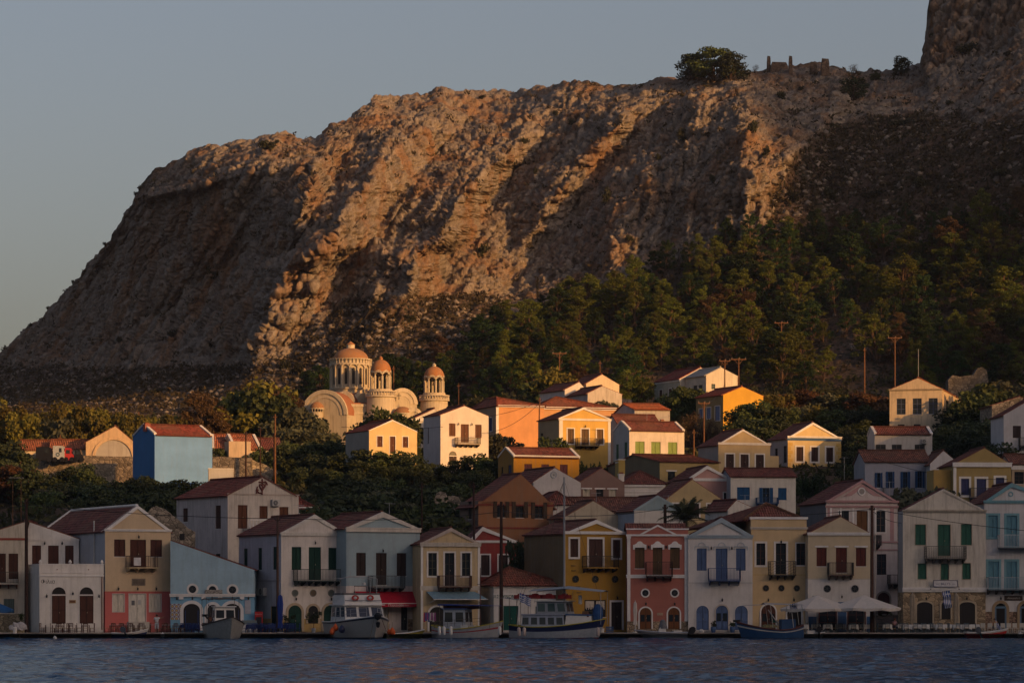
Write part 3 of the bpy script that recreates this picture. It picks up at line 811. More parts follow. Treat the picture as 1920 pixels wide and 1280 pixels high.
        runs=[((x0,-d,0),(x1,-d,0)),((x0,-d,0),(x0,-.02,0)),((x1,-d,0),(x1,-.02,0))]
        for A_,B_ in runs:
            A_=Vector(A_);B_=Vector(B_)
            for z,w in ((zr,.055),(zf+.08,.035)): r.bar(A_+Vector((0,0,z)),B_+Vector((0,0,z)),w,m)
            n=max(2,int((B_-A_).length/dens))
            for i in range(n+1):
                p=A_.lerp(B_,i/n); r.bar(p+Vector((0,0,zf)),p+Vector((0,0,zr)),.026 if 0<i<n else .05,m)
            if bars=='x':
                for i in range(n):
                    p=A_.lerp(B_,i/n);q_=A_.lerp(B_,(i+1)/n)
                    for zz in np.linspace(zf+.1,zr-.1,5)[:-1]:
                        dz=(zr-zf-.2)/4; r.bar(p+Vector((0,0,zz)),q_+Vector((0,0,zz+dz)),.02,m)
        r.build('railing',o); return o
    def lamp(s,u,v,lit=False):
        x,z=s.fx(u),s.fz(v); b=MB(); m=paint((.03,.028,.026),.4)
        b.bar((x,0,z+.15),(x,-.22,z+.2),.03,m); b.lathe([(.0,.14),(.09,.06),(.07,-.12),(.0,-.16)],m,6,(x,-.22,z)); b.build('wall_lamp',s.root)
    def chimney(s,u,v,w=.5,h=.7,y=None,col=WHITE):
        x=s.fx(u); y=y if y is not None else s.L*.4; z=ZV(v,s.Y0+y)-s.zb
        b=MB(); m=plaster(col,.4); b.box(x-w/2,x+w/2,y-w/2,y+w/2,z-h-.6,z,m); b.box(x-w/2-.06,x+w/2+.06,y-w/2-.06,y+w/2+.06,z-.12,z-.04,m)
        b.box(x-w*.35,x+w*.35,y-w*.3,y+w*.3,z+.001,z+.18,TILE); s.chims.append(b)
    def awning(s,ua0,ua1,va,ub0,ub1,vb,col,out,val=None,vm=None,name='awning'):
        b=MB(); m=paint(col,.8,.35); x0,x1,x2,x3=s.fx(ua0),s.fx(ua1),s.fx(ub0),s.fx(ub1); za=s.fz(va); zb_=ZV(vb,s.Yc-out)-s.zb
        n=14
        for i in range(n):
            t0,t1=i/n,(i+1)/n
            f=lambda t:((x0+(x1-x0)*t,-.05,za),(x2+(x3-x2)*t,-out,zb_-.015*math.sin(t*9)**2))
            a,c=f(t0);a2,c2=f(t1)
            b.face([c,c2,a2,a],m); b.face([(p[0],p[1],p[2]-.025) for p in (a,a2,c2,c)],m)
        if val: b.box(x2,x3,-out-.02,-out,zb_-val,zb_-.05,m); 
        b.box(x2-.03,x3+.03,-out-.05,-out+.02,zb_-.05,zb_+.01,vm or MTRIM)
        o=b.build(name,s.root)
        k=MB(); 
        for xx in (x2+.2,x3-.2): k.bar((xx,-out,zb_-.03),(xx+(x0-x2)*.7,-.02,zb_-.35),.04,paint((.5,.5,.5),.4))
        k.build('arm',o); return o
    def box_part(s,name,u0,v0,u1,v1,y0,y1,mat,parent=None):
        b=MB(); b.box(s.fx(u0),s.fx(u1),y0,y1,s.fz(v1),s.fz(v0),mat); return b.build(name,parent or s.root)
    def ac(s,u0,v0,u1,v1,sidew=False):
        b=MB(); m=paint((.45,.43,.40),.5); x0,x1=(s.sy(u1),s.sy(u0)) if sidew else (s.fx(u0),s.fx(u1)); z0,z1=s.fz(v1),s.fz(v0)
        b.box(x0,x1,-.40,-.04,z0,z1,m); b.box(x0,x1,-.04,0,z0-.08,z0-.03,m)
        cx=x0+(x1-x0)*.4;cz=(z0+z1)/2; rr=min(x1-x0,z1-z0)*.42
        b.ring(arcpts(cx,cz,rr*.2,12,0,2*math.pi),arcpts(cx,cz,rr,12,0,2*math.pi),-.41,-.4005,paint((.12,.12,.12)))
        if sidew: b.v=[(y,x,z) for x,y,z in b.v]; b.f=[tuple(reversed(f)) for f in b.f]
        b.build('air_conditioner',s.root)
def text_part(name,body,size,parent,loc,mat,rot=(R(90),0,0),ext=.01,shear=0):
    c=bpy.data.curves.new(name,'FONT'); c.body=body; c.size=size; c.align_x='CENTER'; c.align_y='CENTER'; c.extrude=ext; c.shear=shear
    o=bpy.data.objects.new(name,c); me=bpy.data.meshes.new_from_object(o); bpy.data.objects.remove(o)
    me.materials.clear(); me.materials.append(mat)
    o=bpy.data.objects.new(name,me); o.location=loc; o.rotation_euler=rot; return link(o,parent)
# ================= waterfront row =================
BL=(.055,.11,.22); GR=(.012,.055,.04); GR2=(.03,.10,.075); MUST=(.42,.235,.055); PINK=(.50,.17,.13)
LBL=(.27,.36,.40); YEL=(.62,.43,.20); CREAM=(.60,.52,.40)
wp=plaster(WHITE,.3); trimw=plaster((.74,.71,.68),.15)
def T3(h,wins,door,col,**k):
    for w in wins: h.win(*w,col=col,**k)
    if door: h.win(*door,col=col,part='balcony_door',**k)
# 1 cream house, far left
h=House('house','cream stuccoed house with rubble stone foot, cut off at the left edge of the waterfront',-62,47,308.5,8,1186,1012,978,au=46.9,L=9,wall=(.56,.49,.39),dirt=.6,zones=[(1150,1200,stone(2.6,(.30,.25,.17)))])
h.band(1008,1012,plaster((.28,.06,.04),.2),.05)
h.win(-6,1037,11,1091,BROWN,part='balcony_door'); h.win(16,1037,34,1085,BROWN); h.win(7,1122,27,1149,(.10,.13,.12)); h.win(-40,1037,-24,1080,BROWN)
h.balc(-34,1072,34,1093,(.05,.045,.04),slab=plaster((.45,.40,.33),.5),brc=plaster((.16,.06,.045),.3)); h.finish()
# 2 upper white house behind the terrace
h=House('house','white gabled house with three brown shuttered windows above the terrace with two red studs',47.5,148,313,4,1160,1010,979,au=56,L=9,wall=(.70,.67,.63),dirt=.3)
for a in ((60,1022,77,1057),(90,1022,110,1057),(122,1022,138,1057)): h.win(*a,col=(.09,.035,.024))
h.band(1010,1013,None,.05); h.lamp(84,1018); h.lamp(117,1018); h.finish()
# 3 single storey with terrace
h=House('terrace_house','low white house with two arched brown doors under a roof terrace',74,194,305.2,18,1186,1074,uL=44,wall=(.70,.66,.61),roof='flat',dirt=.25)
h.arch(97,1100,123,1168,(.07,.028,.018),ring=.07,fan='dark'); h.arch(149,1100,175,1168,(.07,.028,.018),ring=.07,fan='dark')
h.band(1077,1080,trimw,.08)
b=MB(); zt=h.fz(1058); z1=h.fz(1077); 
b.box(-.02,h.W+.02,-.02,.2,h.H+.101,zt,wp); b.box(-.02,.2,.2,h.L,h.H+.101,zt,wp); b.box(-.07,h.W+.07,-.07,.25,zt+.001,zt+.08,trimw)
b.box(-.07,.25,.25,h.L,zt+.001,zt+.08,trimw)
for x in (.1,h.W*.48,h.W-.12): b.lathe([(.0,.5),(.10,.38),(.16,.24),(.10,.09),(.14,.08)],wp,10,(x,.1,zt))
b.build('parapet',h.root)
for u in (107,166):
    b=MB(); b.lathe([(0,.05),(.09,.0),(0,-.05)],paint((.25,.05,.04),.5),8,(h.fx(u),-.05,h.fz(1067))); b.build('stud',h.root)
h.lamp(87,1117); h.lamp(185,1117); h.lamp(136,1112)
sg=h.box_part('sign_board',129.5,1124,142,1130,-.06,-.01,paint((.30,.20,.08),.6)); h.box_part('panel',131,1125.3,140.5,1128.8,-.072,-.0605,paint((.14,.05,.02),.6),sg)
text_part('lettering','Φιλια',.50,h.root,(h.fx(90),-.012,h.fz(1090)),paint((.09,.08,.08),.6))
h.box_part('downpipe',190,1080,192,1180,-.10,-.01,paint((.22,.11,.07),.6)); h.finish()
# 4 ochre and pink
PNK=(.58,.15,.13)
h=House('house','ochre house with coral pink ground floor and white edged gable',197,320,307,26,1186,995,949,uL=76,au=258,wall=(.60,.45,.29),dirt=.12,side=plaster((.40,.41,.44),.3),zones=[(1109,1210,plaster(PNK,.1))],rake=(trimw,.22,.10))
h.side_done=1
h.band(992,996,trimw,.10); h.band(1108,1110,plaster((.5,.12,.10),.1),.03,name='string_course')
BR2=(.085,.030,.020)
h.win(214,1011,235,1043,BR2); h.win(282,1011,304,1043,BR2); h.win(244,1011,274,1063,BR2,part='balcony_door')
h.balc(236,1042,289,1063,(.045,.022,.018),slab=plaster((.52,.40,.24),.2),dens=.22); 
h.box_part('laundry',244,1045,257,1060,-1.06,-1.03,paint((.6,.58,.58),.9))
sg=h.box_part('sign_board',247,1084,272,1097,-.10,-.02,paint((.20,.16,.13),.8)); h.box_part('panel',249,1086,270,1095,-.11,-.101,paint((.15,.115,.09),.8,.5),sg)
WS=(.66,.60,.50)
h.win(211,1113,233,1146,WS,fr=.05); h.win(280,1113,302,1146,WS,fr=.05); d_=h.win(242,1113,273,1165,(.70,.66,.58),kind='door',fr=.06,part='door')
h.box_part('notice',247,1125,253,1134,.05,.068,paint((.12,.12,.13),.6),d_); h.box_part('notice',259,1124,264,1133,.05,.068,paint((.45,.45,.45),.6),d_)
h.box_part('doorstep',238,1165,277,1187,-.5,-.001,plaster((.5,.46,.4),.4))
for u in (221,257,292): h.lamp(u,1103)
h.lamp(259,1006); h.rk_=trimw; h.finish()
c=MB(); c.bar((-.35,.2,h.H-.1),(h.ax,.2,h.A if hasattr(h,'A') else h.apex+.16),.02,trimw)
c.build('coping',h.root); c=MB()
for x,y in ((-.2,h.L+.02),): c.bar((-.3,y,h.H-.05),(h.ax,y,h.apex+.12),.2,trimw)
c.build('coping',h.root)
b=MB(); b.tube([(-.1,2.9,h.fz(1060)-4),(-.1,2.9,h.H+1.0)],.07,plaster((.5,.48,.45),.3),8); b.build('downpipe',h.root)
# 5 pale blue taverna with sloping top
blw=plaster((.34,.48,.56),.22); blu2=plaster((.20,.40,.56),.25)
h=House('taverna','pale blue taverna with a sloping roof line and round windows in white rings',319.5,477,307.6,2,1186,1068,1013,L=8,roof='shed',mat=blw,zones=[(1117,1210,blu2)])
h.band(1113,1118,trimw,.14)
for u in (340,382,413,454): b=MB(); b.box(h.fx(u)-.2,h.fx(u)+.2,-.16,-.001,h.fz(1123),h.fz(1118),trimw); b.build('corbel',h.root)
h.rnd(361,1104,7,4); h.rnd(436,1105,7,4); h.rnd(398.5,1105,7,4,half=True)
h.box_part('stone_plaque',384,1105,417,1113,-.16,-.071,stone(5,(.34,.31,.27)))
h.arch(344,1131,375,1181,(.02,.06,.22),.30,trimw,open_=True,flat=.8); h.arch(389,1133,409,1181,(.05,.08,.12),.28,trimw,open_=True); h.arch(420,1131,451,1181,(.02,.06,.22),.30,trimw,open_=True,flat=.8)
for u in (332,361,398,436,466): h.lamp(u,1121)
# patterned tile panel
t=NT('patterned_tiles'); v=t.mapping(); sp=t.n('ShaderNodeSeparateXYZ'); t.l(v,sp.inputs[0])
def cell(o): return t.math('SUBTRACT',t.math('FRACT',t.math('MULTIPLY',o,2.6)),.5)
cx_,cz_=cell(sp.outputs[0]),cell(sp.outputs[2]); r2=t.math('SQRT',t.math('ADD',t.math('MULTIPLY',cx_,cx_),t.math('MULTIPLY',cz_,cz_)))
cc=t.ramp(r2,[(.0,(.5,.30,.08)),(.22,(.5,.30,.08)),(.26,(.04,.07,.16)),(.38,(.55,.53,.5)),(.5,(.07,.10,.20)),(.62,(.38,.09,.05))]); t.m.node_tree.nodes[-1].color_ramp.interpolation='CONSTANT'; t.set(cc,.4)
h.box_part('tile_panel',319.7,1131,341,1161,-.05,-.001,t.m)
h.box_part('price_list',459,1124,470,1150,-.06,-.001,paint((.42,.42,.46),.7)); h.finish()
# 5b stone ruin behind
rs=stone(2.4,(.30,.25,.19))
h=House('ruin','roofless rubble stone gable between the ochre house and the weathered house',262,365,321,0,1120,985,950,au=287,L=6,mat=rs,roof='none',cat='ruin'); 
b=MB(); b.prism([(0,-1),(h.W,-1),(h.W,h.H-.6),(h.W*.86,h.H-.2),(h.W*.8,h.H+.15),(h.W*.62,h.H+.9),(h.W*.45,h.apex-.2),(h.W*.3,h.apex+.1),(h.W*.22,h.apex-.05),(h.W*.1,h.H+1.0),(0,h.H+.4)],0,.7,rs); b.build('wall',h.root)
b=MB(); b.box(h.fx(337),h.fx(346),-.02,.0,h.fz(1012),h.fz(1000),paint(DARK)); b.build('opening_shade',h.root)  # dark slab on solid masonry, its colour standing for the shade inside a gap
# 6 weathered white house with emblem
wth=plaster((.60,.53,.46),.75)
h=House('house','weathered white house with a wrought anchor, cross and heart emblem in its gable',427,560,326,32,1120,929,895,uL=331,au=492,mat=wth,side=plaster((.52,.45,.43),.75),dirt=.7,tile=tiles((.24,.055,.035)),ov=.3)
h.win(446,947,464,991,(.12,.045,.022),part='balcony_door'); h.win(486.5,948,502,972,(.12,.045,.022)); h.win(524,949,541,970,(.12,.045,.022))
h.win(343,948,352,974,BROWN,sidew=True); h.win(404,946,414,990,BROWN,sidew=True); h.win(404,1037,413,1048,DARK,sidew=True)
h.ac(507.5,936,522,948); h.band(925.5,928,plaster((.48,.40,.34),.6),.06,name='string_course')
h.finish()
b=MB(); em=paint((.16,.045,.035),.5); k=h.Y0/F
def E(pts,w=.07):
    b.tube([(h.fx(u),-.08,h.fz(v)) for u,v in pts],w,em,6)
E([(491,927),(491,897)]); E([(485,903.5),(497,903.5)]); 
for c_,d_ in (((491,898),(489.6,901)),((491,898),(492.4,901))): E([c_,d_],.05)
E([(491,919),(488,915),(485.5,911),(486,908),(488.5,907.5),(491,910.5),(493.5,907.5),(496,908),(496.5,911),(494,915),(491,919)])
E([(481,917),(482,921),(485,924),(488,923.5),(491,926)]); E([(481,917),(479.6,920.5)]); E([(481,917),(484,919)]); E([(493,914),(499,905)]); E([(496,901.5),(499.5,905),(500.5,909)]); E([(480,925),(482,912)])
b.build('emblem',h.root)
b=MB(); ra=paint((.14,.04,.03),.6); b.bar((-.3,-.06,h.H-.1),(h.ax,-.06,h.apex+.08),.10,ra); b.bar((h.W*.97,-.06,h.H+.02),(h.ax,-.06,h.apex+.08),.10,ra); b.build('roof_edge',h.root)
b=MB(); x0,x1=h.fx(455),h.fx(556); zf,zr=h.fz(991),h.fz(974)
b.box(x0,x1,-1.6,-.002,zf-.15,zf,wth); b.box(x0,x1,-1.62,-1.48,zr-.1,zr,trimw)
n=16
for i in range(n+1): b.lathe([(.05,0),(.09,.15),(.04,.45),(.06,.8)],trimw,6,(x0+(x1-x0)*i/n,-1.55,zf))
b.build('balustrade',h.root)
# 6b small yellow house behind
h=House('house','small yellow house with white cornices and a hipped red roof beside the weathered house',552,594,345,12,1010,956,932,L=7,wall=(.55,.36,.06),roof='hip',tile=tiles((.24,.055,.04))); h.au_apex=.3
h.band(950,955,trimw,.12); h.band(956,960,plaster((.55,.36,.06),.2),.10); h.band(961,965,trimw,.2); h.finish()
# 7 white with green shutters
DG=(.012,.045,.033)
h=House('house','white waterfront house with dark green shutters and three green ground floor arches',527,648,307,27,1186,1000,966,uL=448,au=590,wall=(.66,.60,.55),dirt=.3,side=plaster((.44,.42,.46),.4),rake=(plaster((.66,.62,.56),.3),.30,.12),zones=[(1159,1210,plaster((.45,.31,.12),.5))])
h.band(998,1004,plaster((.64,.60,.55),.3),.14)
h.win(547,1025,565,1068,DG); h.win(579,1025,602,1087,DG,part='balcony_door'); h.win(616,1026,634,1068,DG)
h.balc(550,1067,633,1088,(.02,.032,.028)); h.lamp(590,1017)
beig=plaster((.46,.36,.25),.5)
for u,c_ in ((553,(.10,.12,.11)),(587,(.13,.09,.05)),(621,(.10,.12,.11))): h.rnd(u,1111,5.5,1.2,col=c_,rm=plaster((.2,.2,.18),.3))
h.arch(540,1134,565,1183,DG,.24,beig); h.arch(577.5,1135,596,1168,(.02,.02,.02),.22,beig,part='window'); h.arch(606.5,1134,631,1183,DG,.24,beig)
for u in (554,620): h.lamp(u,1122)
for a in ((457,1025,464,1060),(484,1025,491,1067),(512,1024,518.5,1067)): h.win(*a,col=DG,sidew=True)
h.win(508,1136,521,1184,(.015,.03,.025),sidew=True,part='door'); h.ac(487,1101,501,1116,sidew=True)
b=MB(); b.box(-.05,0,-.001,h.L,h.fz(1089),h.fz(1086.5),plaster((.35,.33,.36),.4)); b.box(-.08,0,-.001,h.L,h.fz(1004),h.fz(999),plaster((.55,.52,.5),.3)); b.build('string_course',h.root); h.finish()
# 8 light blue with red awning
h=House('house','light blue waterfront house with a crimson awning over its door',649,787,307.6,27,1186,991,961,uL=573,au=717,wall=(.30,.385,.42),dirt=.2,rake=(plaster((.60,.55,.49),.3),.42,.16),zones=[(1098,1210,plaster((.60,.53,.50),.45))])
h.band(989,997,plaster((.58,.53,.47),.35),.18)
h.pil(649.5,653,998,1098,plaster((.27,.35,.39),.2),.03); h.pil(781,786,998,1098,plaster((.27,.35,.39),.2),.03)
DB=(.042,.026,.021)
h.win(668,1036,686,1079,DB); h.win(705,1036,725,1096,DB,part='balcony_door'); h.win(744,1036,762,1079,DB)
h.balc(690,1079,751,1100,(.045,.055,.065),brc=paint((.04,.035,.035),.7)); h.lamp(717,1032); h.lamp(783,1108)
h.win(703,1137,727,1181,(.50,.46,.40),kind='door',part='door',fr=.1,fm=beig); h.win(752,1137,764,1181,(.03,.035,.04),kind='glz',part='door'); h.win(778,1138,785.5,1158,(.07,.04,.03))
h.box_part('stone_plinth',764.5,1160,786,1186,-.04,-.001,stone(3,(.30,.22,.15)))
aw=h.awning(663,776,1108,693,793,1130,(.38,.008,.025),1.7,val=.36,vm=trimw)
text_part('lettering','Παραγάδι',.34,aw,(h.fx(728),-1.735,ZV(1134,h.Yc-1.7)-h.zb),paint((.62,.52,.5),.6)); text_part('lettering','RESTAURANT',.17,aw,(h.fx(743),-1.735,ZV(1134.5,h.Yc-1.7)-h.zb),paint((.5,.36,.36),.6))
h.finish()
# 9 weathered yellow
yw=plaster((.57,.43,.25),.55)
h=House('house','weathered yellow house with flaking painted pediment and a faded blue awning',789,900,307.2,14,1186,1019,991,au=846,L=9,mat=yw,dirt=.6,rake=(plaster((.52,.42,.36),.8),.24,.14))
h.mat_g=1
h.band(1017,1024,plaster((.56,.50,.43),.6),.16); h.band(1098,1106,plaster((.58,.52,.44),.6),.06,name='string_course')
h.pil(789,793,1024,1186,trimw,.05); h.pil(896,900,1024,1186,trimw,.05)
for a in ((803,1036,819,1079),(866,1036,882,1079)): h.win(*a,col=(.10,.085,.05),fr=.15,kind='glz')
h.win(834,1036,852,1098,(.055,.035,.03),fr=.15,kind='glz',part='balcony_door')
h.balc(820,1079,880,1099,(.085,.04,.03),slab=paint((.10,.05,.035),.7),dens=.12)
h.arch(805,1137,834,1183,(.03,.02,.02),.18,trimw,open_=True,flat=.9); h.win(858,1140,872,1183,(.05,.08,.10),kind='glz',part='door')
h.awning(799,890,1108,808,908,1122.5,(.17,.27,.33),1.3,vm=trimw); h.finish()
# 10 dark red
red=(.26,.045,.04)
h=House('house','dark red house with white window frames behind the hip roofed customs building',880,968,323,6,1180,1014,989,au=905,L=9,wall=red,dirt=.25,rake=(trimw,.30,.12))
h.band(1013,1017,trimw,.1)
h.win(902,1040,918,1078,(.07,.04,.035),fr=.14); h.win(935,1040,952,1070,(.06,.035,.03),fr=.14); h.finish()
# 11 low white building with hip roof and green lettering
h=House('customs_building','low white building with a hipped tile roof and green Greek lettering',926,1060,307.6,12,1186,1098,1064,uL=900,wall=(.62,.59,.56),roof='hip',tile=TILE,dirt=.3,ov=.35); h.au_apex=h.fx(968)
gg=(.010,.11,.09)
h.band(1098,1101,trimw,.12); h.band(1112,1114,trimw,.05,name='string_course')
h.win(944,1135,972,1181,(.01,.08,.065),kind='door',part='door'); h.win(1004,1136,1026,1160,(.05,.10,.10),kind='glz'); h.win(1038,1136,1054,1181,(.01,.08,.065),kind='door',part='door')
text_part('lettering','ΑΣΤΥΝΟΜΙΑ ΤΕΛΩΝΕΙΟ',.42,h.root,(h.fx(972),-.012,h.fz(1118)),paint((.02,.10,.085),.6))
sg=h.box_part('sign_board',997,1112.5,1009,1121,-.08,-.051,paint(gg,.5)); text_part('lettering','ΛΙΜΕΝΑΡΧΕΙΟ',.085,sg,(h.fx(1003),-.085,h.fz(1116.5)),paint((.6,.6,.6),.5))
h.finish()
# 12 mustard
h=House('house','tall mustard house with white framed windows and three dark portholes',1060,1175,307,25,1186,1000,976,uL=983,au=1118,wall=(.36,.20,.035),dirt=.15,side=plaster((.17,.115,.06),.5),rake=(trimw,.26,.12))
h.band(996,1001,trimw,.14)
dbr=(.07,.035,.028)
h.win(1069,1010,1084,1044,dbr,fr=.18); h.win(1104,1010,1130,1064,dbr,fr=.18,part='balcony_door'); h.win(1149,1011,1163,1045,dbr,fr=.18)
h.balc(1092,1042,1151,1063,(.03,.025,.024),slab=plaster((.36,.20,.035),.2),brc=paint((.06,.035,.03)))
for u in (1079,1116,1153): h.rnd(u,1085,6,1.0,rm=plaster((.10,.07,.03),.2))
h.win(1146,1128,1166,1180,(.05,.035,.03),fr=.18,part='door')
op=h.win(1096,1124,1136,1156,(.05,.04,.035),kind='glz'); 
b=MB(); cm_=paint((.55,.48,.40),.95,.4)
for u0,u1 in ((1098,1114),(1118,1134)):
    n=12
    for i in range(n):
        a=h.fx(u0+(u1-u0)*i/n); c_=h.fx(u0+(u1-u0)*(i+1)/n); z0a=h.fz(1140+2.5*math.sin(i*1.9)); y=.03+.04*(i%2); y2=.03+.04*((i+1)%2)
        b.face([(a,y,z0a),(c_,y2,z0a),(c_,y2,h.fz(1126)),(a,y,h.fz(1126))],cm_)
b.build('curtain',op)
for i,(u,v) in enumerate(((1072,1048),(1074,1060),(1075,1069),(1083,1099),(1085,1110))): b=MB(); b.box(h.fx(u-4),h.fx(u+4),-.12,-.01,h.fz(v)-.03,h.fz(v)+.02,paint((.08,.06,.03))); b.build('step_iron',h.root)
h.lamp(1156,1120); h.finish()
# 13 pink
h=House('house','salmon pink house with white pilasters, stone plinth and scrolled window hoods',1175.5,1290,307.4,0,1186,1000,984,au=1233,L=9,wall=(.40,.145,.11),dirt=.12,roof='none',zones=[(1164,1210,stone(2.6,(.36,.27,.18)))])
h.side_=1
b=MB(); pk=plaster((.40,.145,.11),.12); z=h.fz
b.box(-.02,h.W+.02,0,.35,h.H,z(992.5),pk); b.box(-.08,h.W+.08,-.08,.42,z(992.5)+.001,z(990),trimw)
b.box(-.10,h.W+.10,-.14,-.001,z(1004.5),z(1001),trimw); 
x0,x1,xa=h.fx(1206),h.fx(1262),h.fx(1233); 
b.prism([(x0,z(1001)+.003),(x1,z(1001)+.003),(xa,z(985.5))],-.10,-.021,pk)
b.ring([(x0,z(1001)+.003),(xa,z(986.5)),(x1,z(1001)+.003)],[(x0-.35,z(1001)+.003),(xa,z(983)),(x1+.35,z(1001)+.003)],-.16,.0,trimw)
b.build('parapet',h.root)
h.pil(1176,1182,1006,1164,trimw,.08); h.pil(1283.5,1290,1006,1164,trimw,.08); h.band(1077,1083,trimw,.1); h.pil(1175.5,1183,1003,1009,trimw,.13); h.pil(1283,1290.5,1003,1009,trimw,.13)
ol=(.12,.072,.035)
for u0,u1,v1 in ((1190.5,1208.5,1065),(1224,1242,1078),(1256.5,1274.5,1065)):
    h.win(u0,1026,u1,v1,ol,part='balcony_door' if v1>1070 else 'window')
    b=MB(); a,c_=h.fx(u0-3.5),h.fx(u1+3.5); m_=(a+c_)/2
    b.box(a,c_,-.12,-.003,z(1026),z(1020.5),trimw); b.box(a,a+.17,-.12,-.003,z(1029.5),z(1026)-.001,trimw); b.box(c_-.17,c_,-.12,-.003,z(1029.5),z(1026)-.001,trimw)
    b.prism([(m_-.5,z(1020.5)+.001),(m_+.5,z(1020.5)+.001)]+arcpts(m_,z(1020.5),.32,8)[1:-1],-.13,-.004,trimw)
    b.build('window_hood',h.root)
h.balc(1211,1053,1260,1079,(.05,.028,.024),slab=paint((.06,.035,.03),.7),dens=.13)
h.rnd(1210,1111,6,2.6,rm=trimw); h.rnd(1265,1111,6,2.6,rm=trimw)
wd=(.16,.06,.02)
h.arch(1199.5,1138.5,1221.5,1178,wd,.13,trimw,fan='glass'); h.arch(1252.5,1138.5,1274.5,1178,wd,.13,trimw,fan='glass')
h.lamp(1211,1131); h.lamp(1265,1131); h.lamp(1216,1025); h.lamp(1249,1025)
h.box_part('plaque',1232,1148,1243,1153,-.05,-.001,plaster((.40,.28,.2),.3))
h.finish(); rf=MB(); slope(rf,(-.05,.42,z(1000)),(h.W,.42,z(1000)),(h.W,h.L/2,z(978)),(-.05,h.L/2,z(978)),TILE2); slope(rf,(h.W,h.L,z(1000)),(-.05,h.L,z(1000)),(-.05,h.L/2,z(978)),(h.W,h.L/2,z(978)),TILE2); rf.build('roof_tiles',h.root)
# 14 white and blue
h=House('house','white house with cornflower blue shutters, blue balcony and pale blue pediment edge',1290.5,1411,307,0,1186,1005,972,au=1353,L=9,wall=(.64,.60,.57),dirt=.2,rake=(plaster((.33,.40,.45),.2),.36,.15),ov=.05)
lb=plaster((.33,.40,.45),.2); h.band(1003,1008.5,lb,.12); h.band(1091,1093,plaster((.52,.50,.48),.3),.03,name='string_course')
SB=(.085,.13,.25)
for u0,u1,v1 in ((1306.5,1325,1069),(1342,1364,1088),(1380,1398,1069)):
    h.win(u0,1027.5,u1,v1,SB,part='balcony_door' if v1>1080 else 'window')
    b=MB(); a,c_=h.fx(u0-4),h.fx(u1+4); m_=(a+c_)/2; zz=h.fz
    b.box(a,c_,-.07,-.001,zz(1024.8),zz(1023.5),lb); b.box(a,a+.05,-.07,-.001,zz(1031),zz(1024.8)-.001,lb); b.box(c_-.05,c_,-.07,-.001,zz(1031),zz(1024.8)-.001,lb)
    b.ring(arcpts(m_,zz(1023.5)+.002,.30,8),arcpts(m_,zz(1023.5)+.002,.36,8),-.07,-.001,lb); b.build('window_hood',h.root)
h.lamp(1333.5,1027); h.lamp(1372,1027); h.lamp(1354,1124)
h.balc(1328,1065,1387,1087,(.05,.08,.20),slab=paint((.05,.08,.18),.6),dens=.13)
h.arch(1305.5,1134.5,1329,1180,SB,.05,wp); h.arch(1342,1134.5,1365,1180,SB,.14,plaster((.52,.45,.38),.4),fan='glass'); h.arch(1378,1134.5,1402,1180,SB,.05,wp)
h.box_part('doorstep',1300,1181,1406,1186,-.7,-.001,plaster((.5,.46,.42),.5)); h.finish()
# 15 yellow flat parapet
h=House('house','yellow house with straight parapet, iron X balcony and three small portholes',1408,1512.5,308.2,7,1186,973,uL=None,L=8.5,wall=(.60,.44,.25),dirt=.12,roof='none')
z=h.fz; b=MB(); b.box(-.1,h.W+.1,-.10,.35,h.H+.001,h.H+.22,trimw); b.build('parapet',h.root); h.band(988,992,plaster((.56,.50,.42),.2),.08); h.band(1076,1078,plaster((.56,.40,.19),.2),.03,name='string_course')
h.pil(1408.5,1412,993,1100,plaster((.60,.44,.22),.1),.04)
dk_=(.075,.03,.022)
h.win(1418,1018,1435,1059,dk_,fr=.18,kind='glz'); h.win(1454.5,1018,1474,1077,dk_,fr=.18,kind='glz',part='balcony_door'); h.win(1493,1018,1510,1059,dk_,fr=.10,kind='glz')
h.balc(1441,1052,1488,1077,(.03,.026,.024),bars='x',dens=.4)
for u in (1436,1465,1494): h.rnd(u,1102,5.6,.8,rm=plaster((.35,.24,.12),.2))
h.arch(1427,1133,1454,1180,(.10,.035,.02),.14,trimw,fan='glass'); h.arch(1476,1136,1502,1180,(.08,.03,.02),.14,trimw,open_=True)
for u in (1440,1488,1464): h.lamp(u,1124 if u!=1464 else 1015)
h.finish()
z0=h.H+.0; rf=MB(); r0=Vector((h.fx(1449),3.2,z(943)));r1=Vector((h.fx(1449),6,z(943)))
E_=[Vector((-1.2,.42,z(975))),Vector((h.W+.0,.42,z(975))),Vector((h.W,9.5,z(975))),Vector((-5.2,9.5,z(990)))]; E_[0]=Vector((-.6,.42,z(975)))
slope(rf,E_[0],E_[1],r0,r0,TILE2); slope(rf,E_[1],E_[2],r1,r0,TILE2); slope(rf,E_[3],E_[0],r0,r1,TILE2); slope(rf,E_[2],E_[3],r1,r1,TILE2)
for e in (E_[0],E_[1]): ridge_caps(rf,e+Vector((0,0,.1)),r0+Vector((0,0,.1)),tiles((.27,.13,.07)))
rf.build('roof_tiles',h.root)
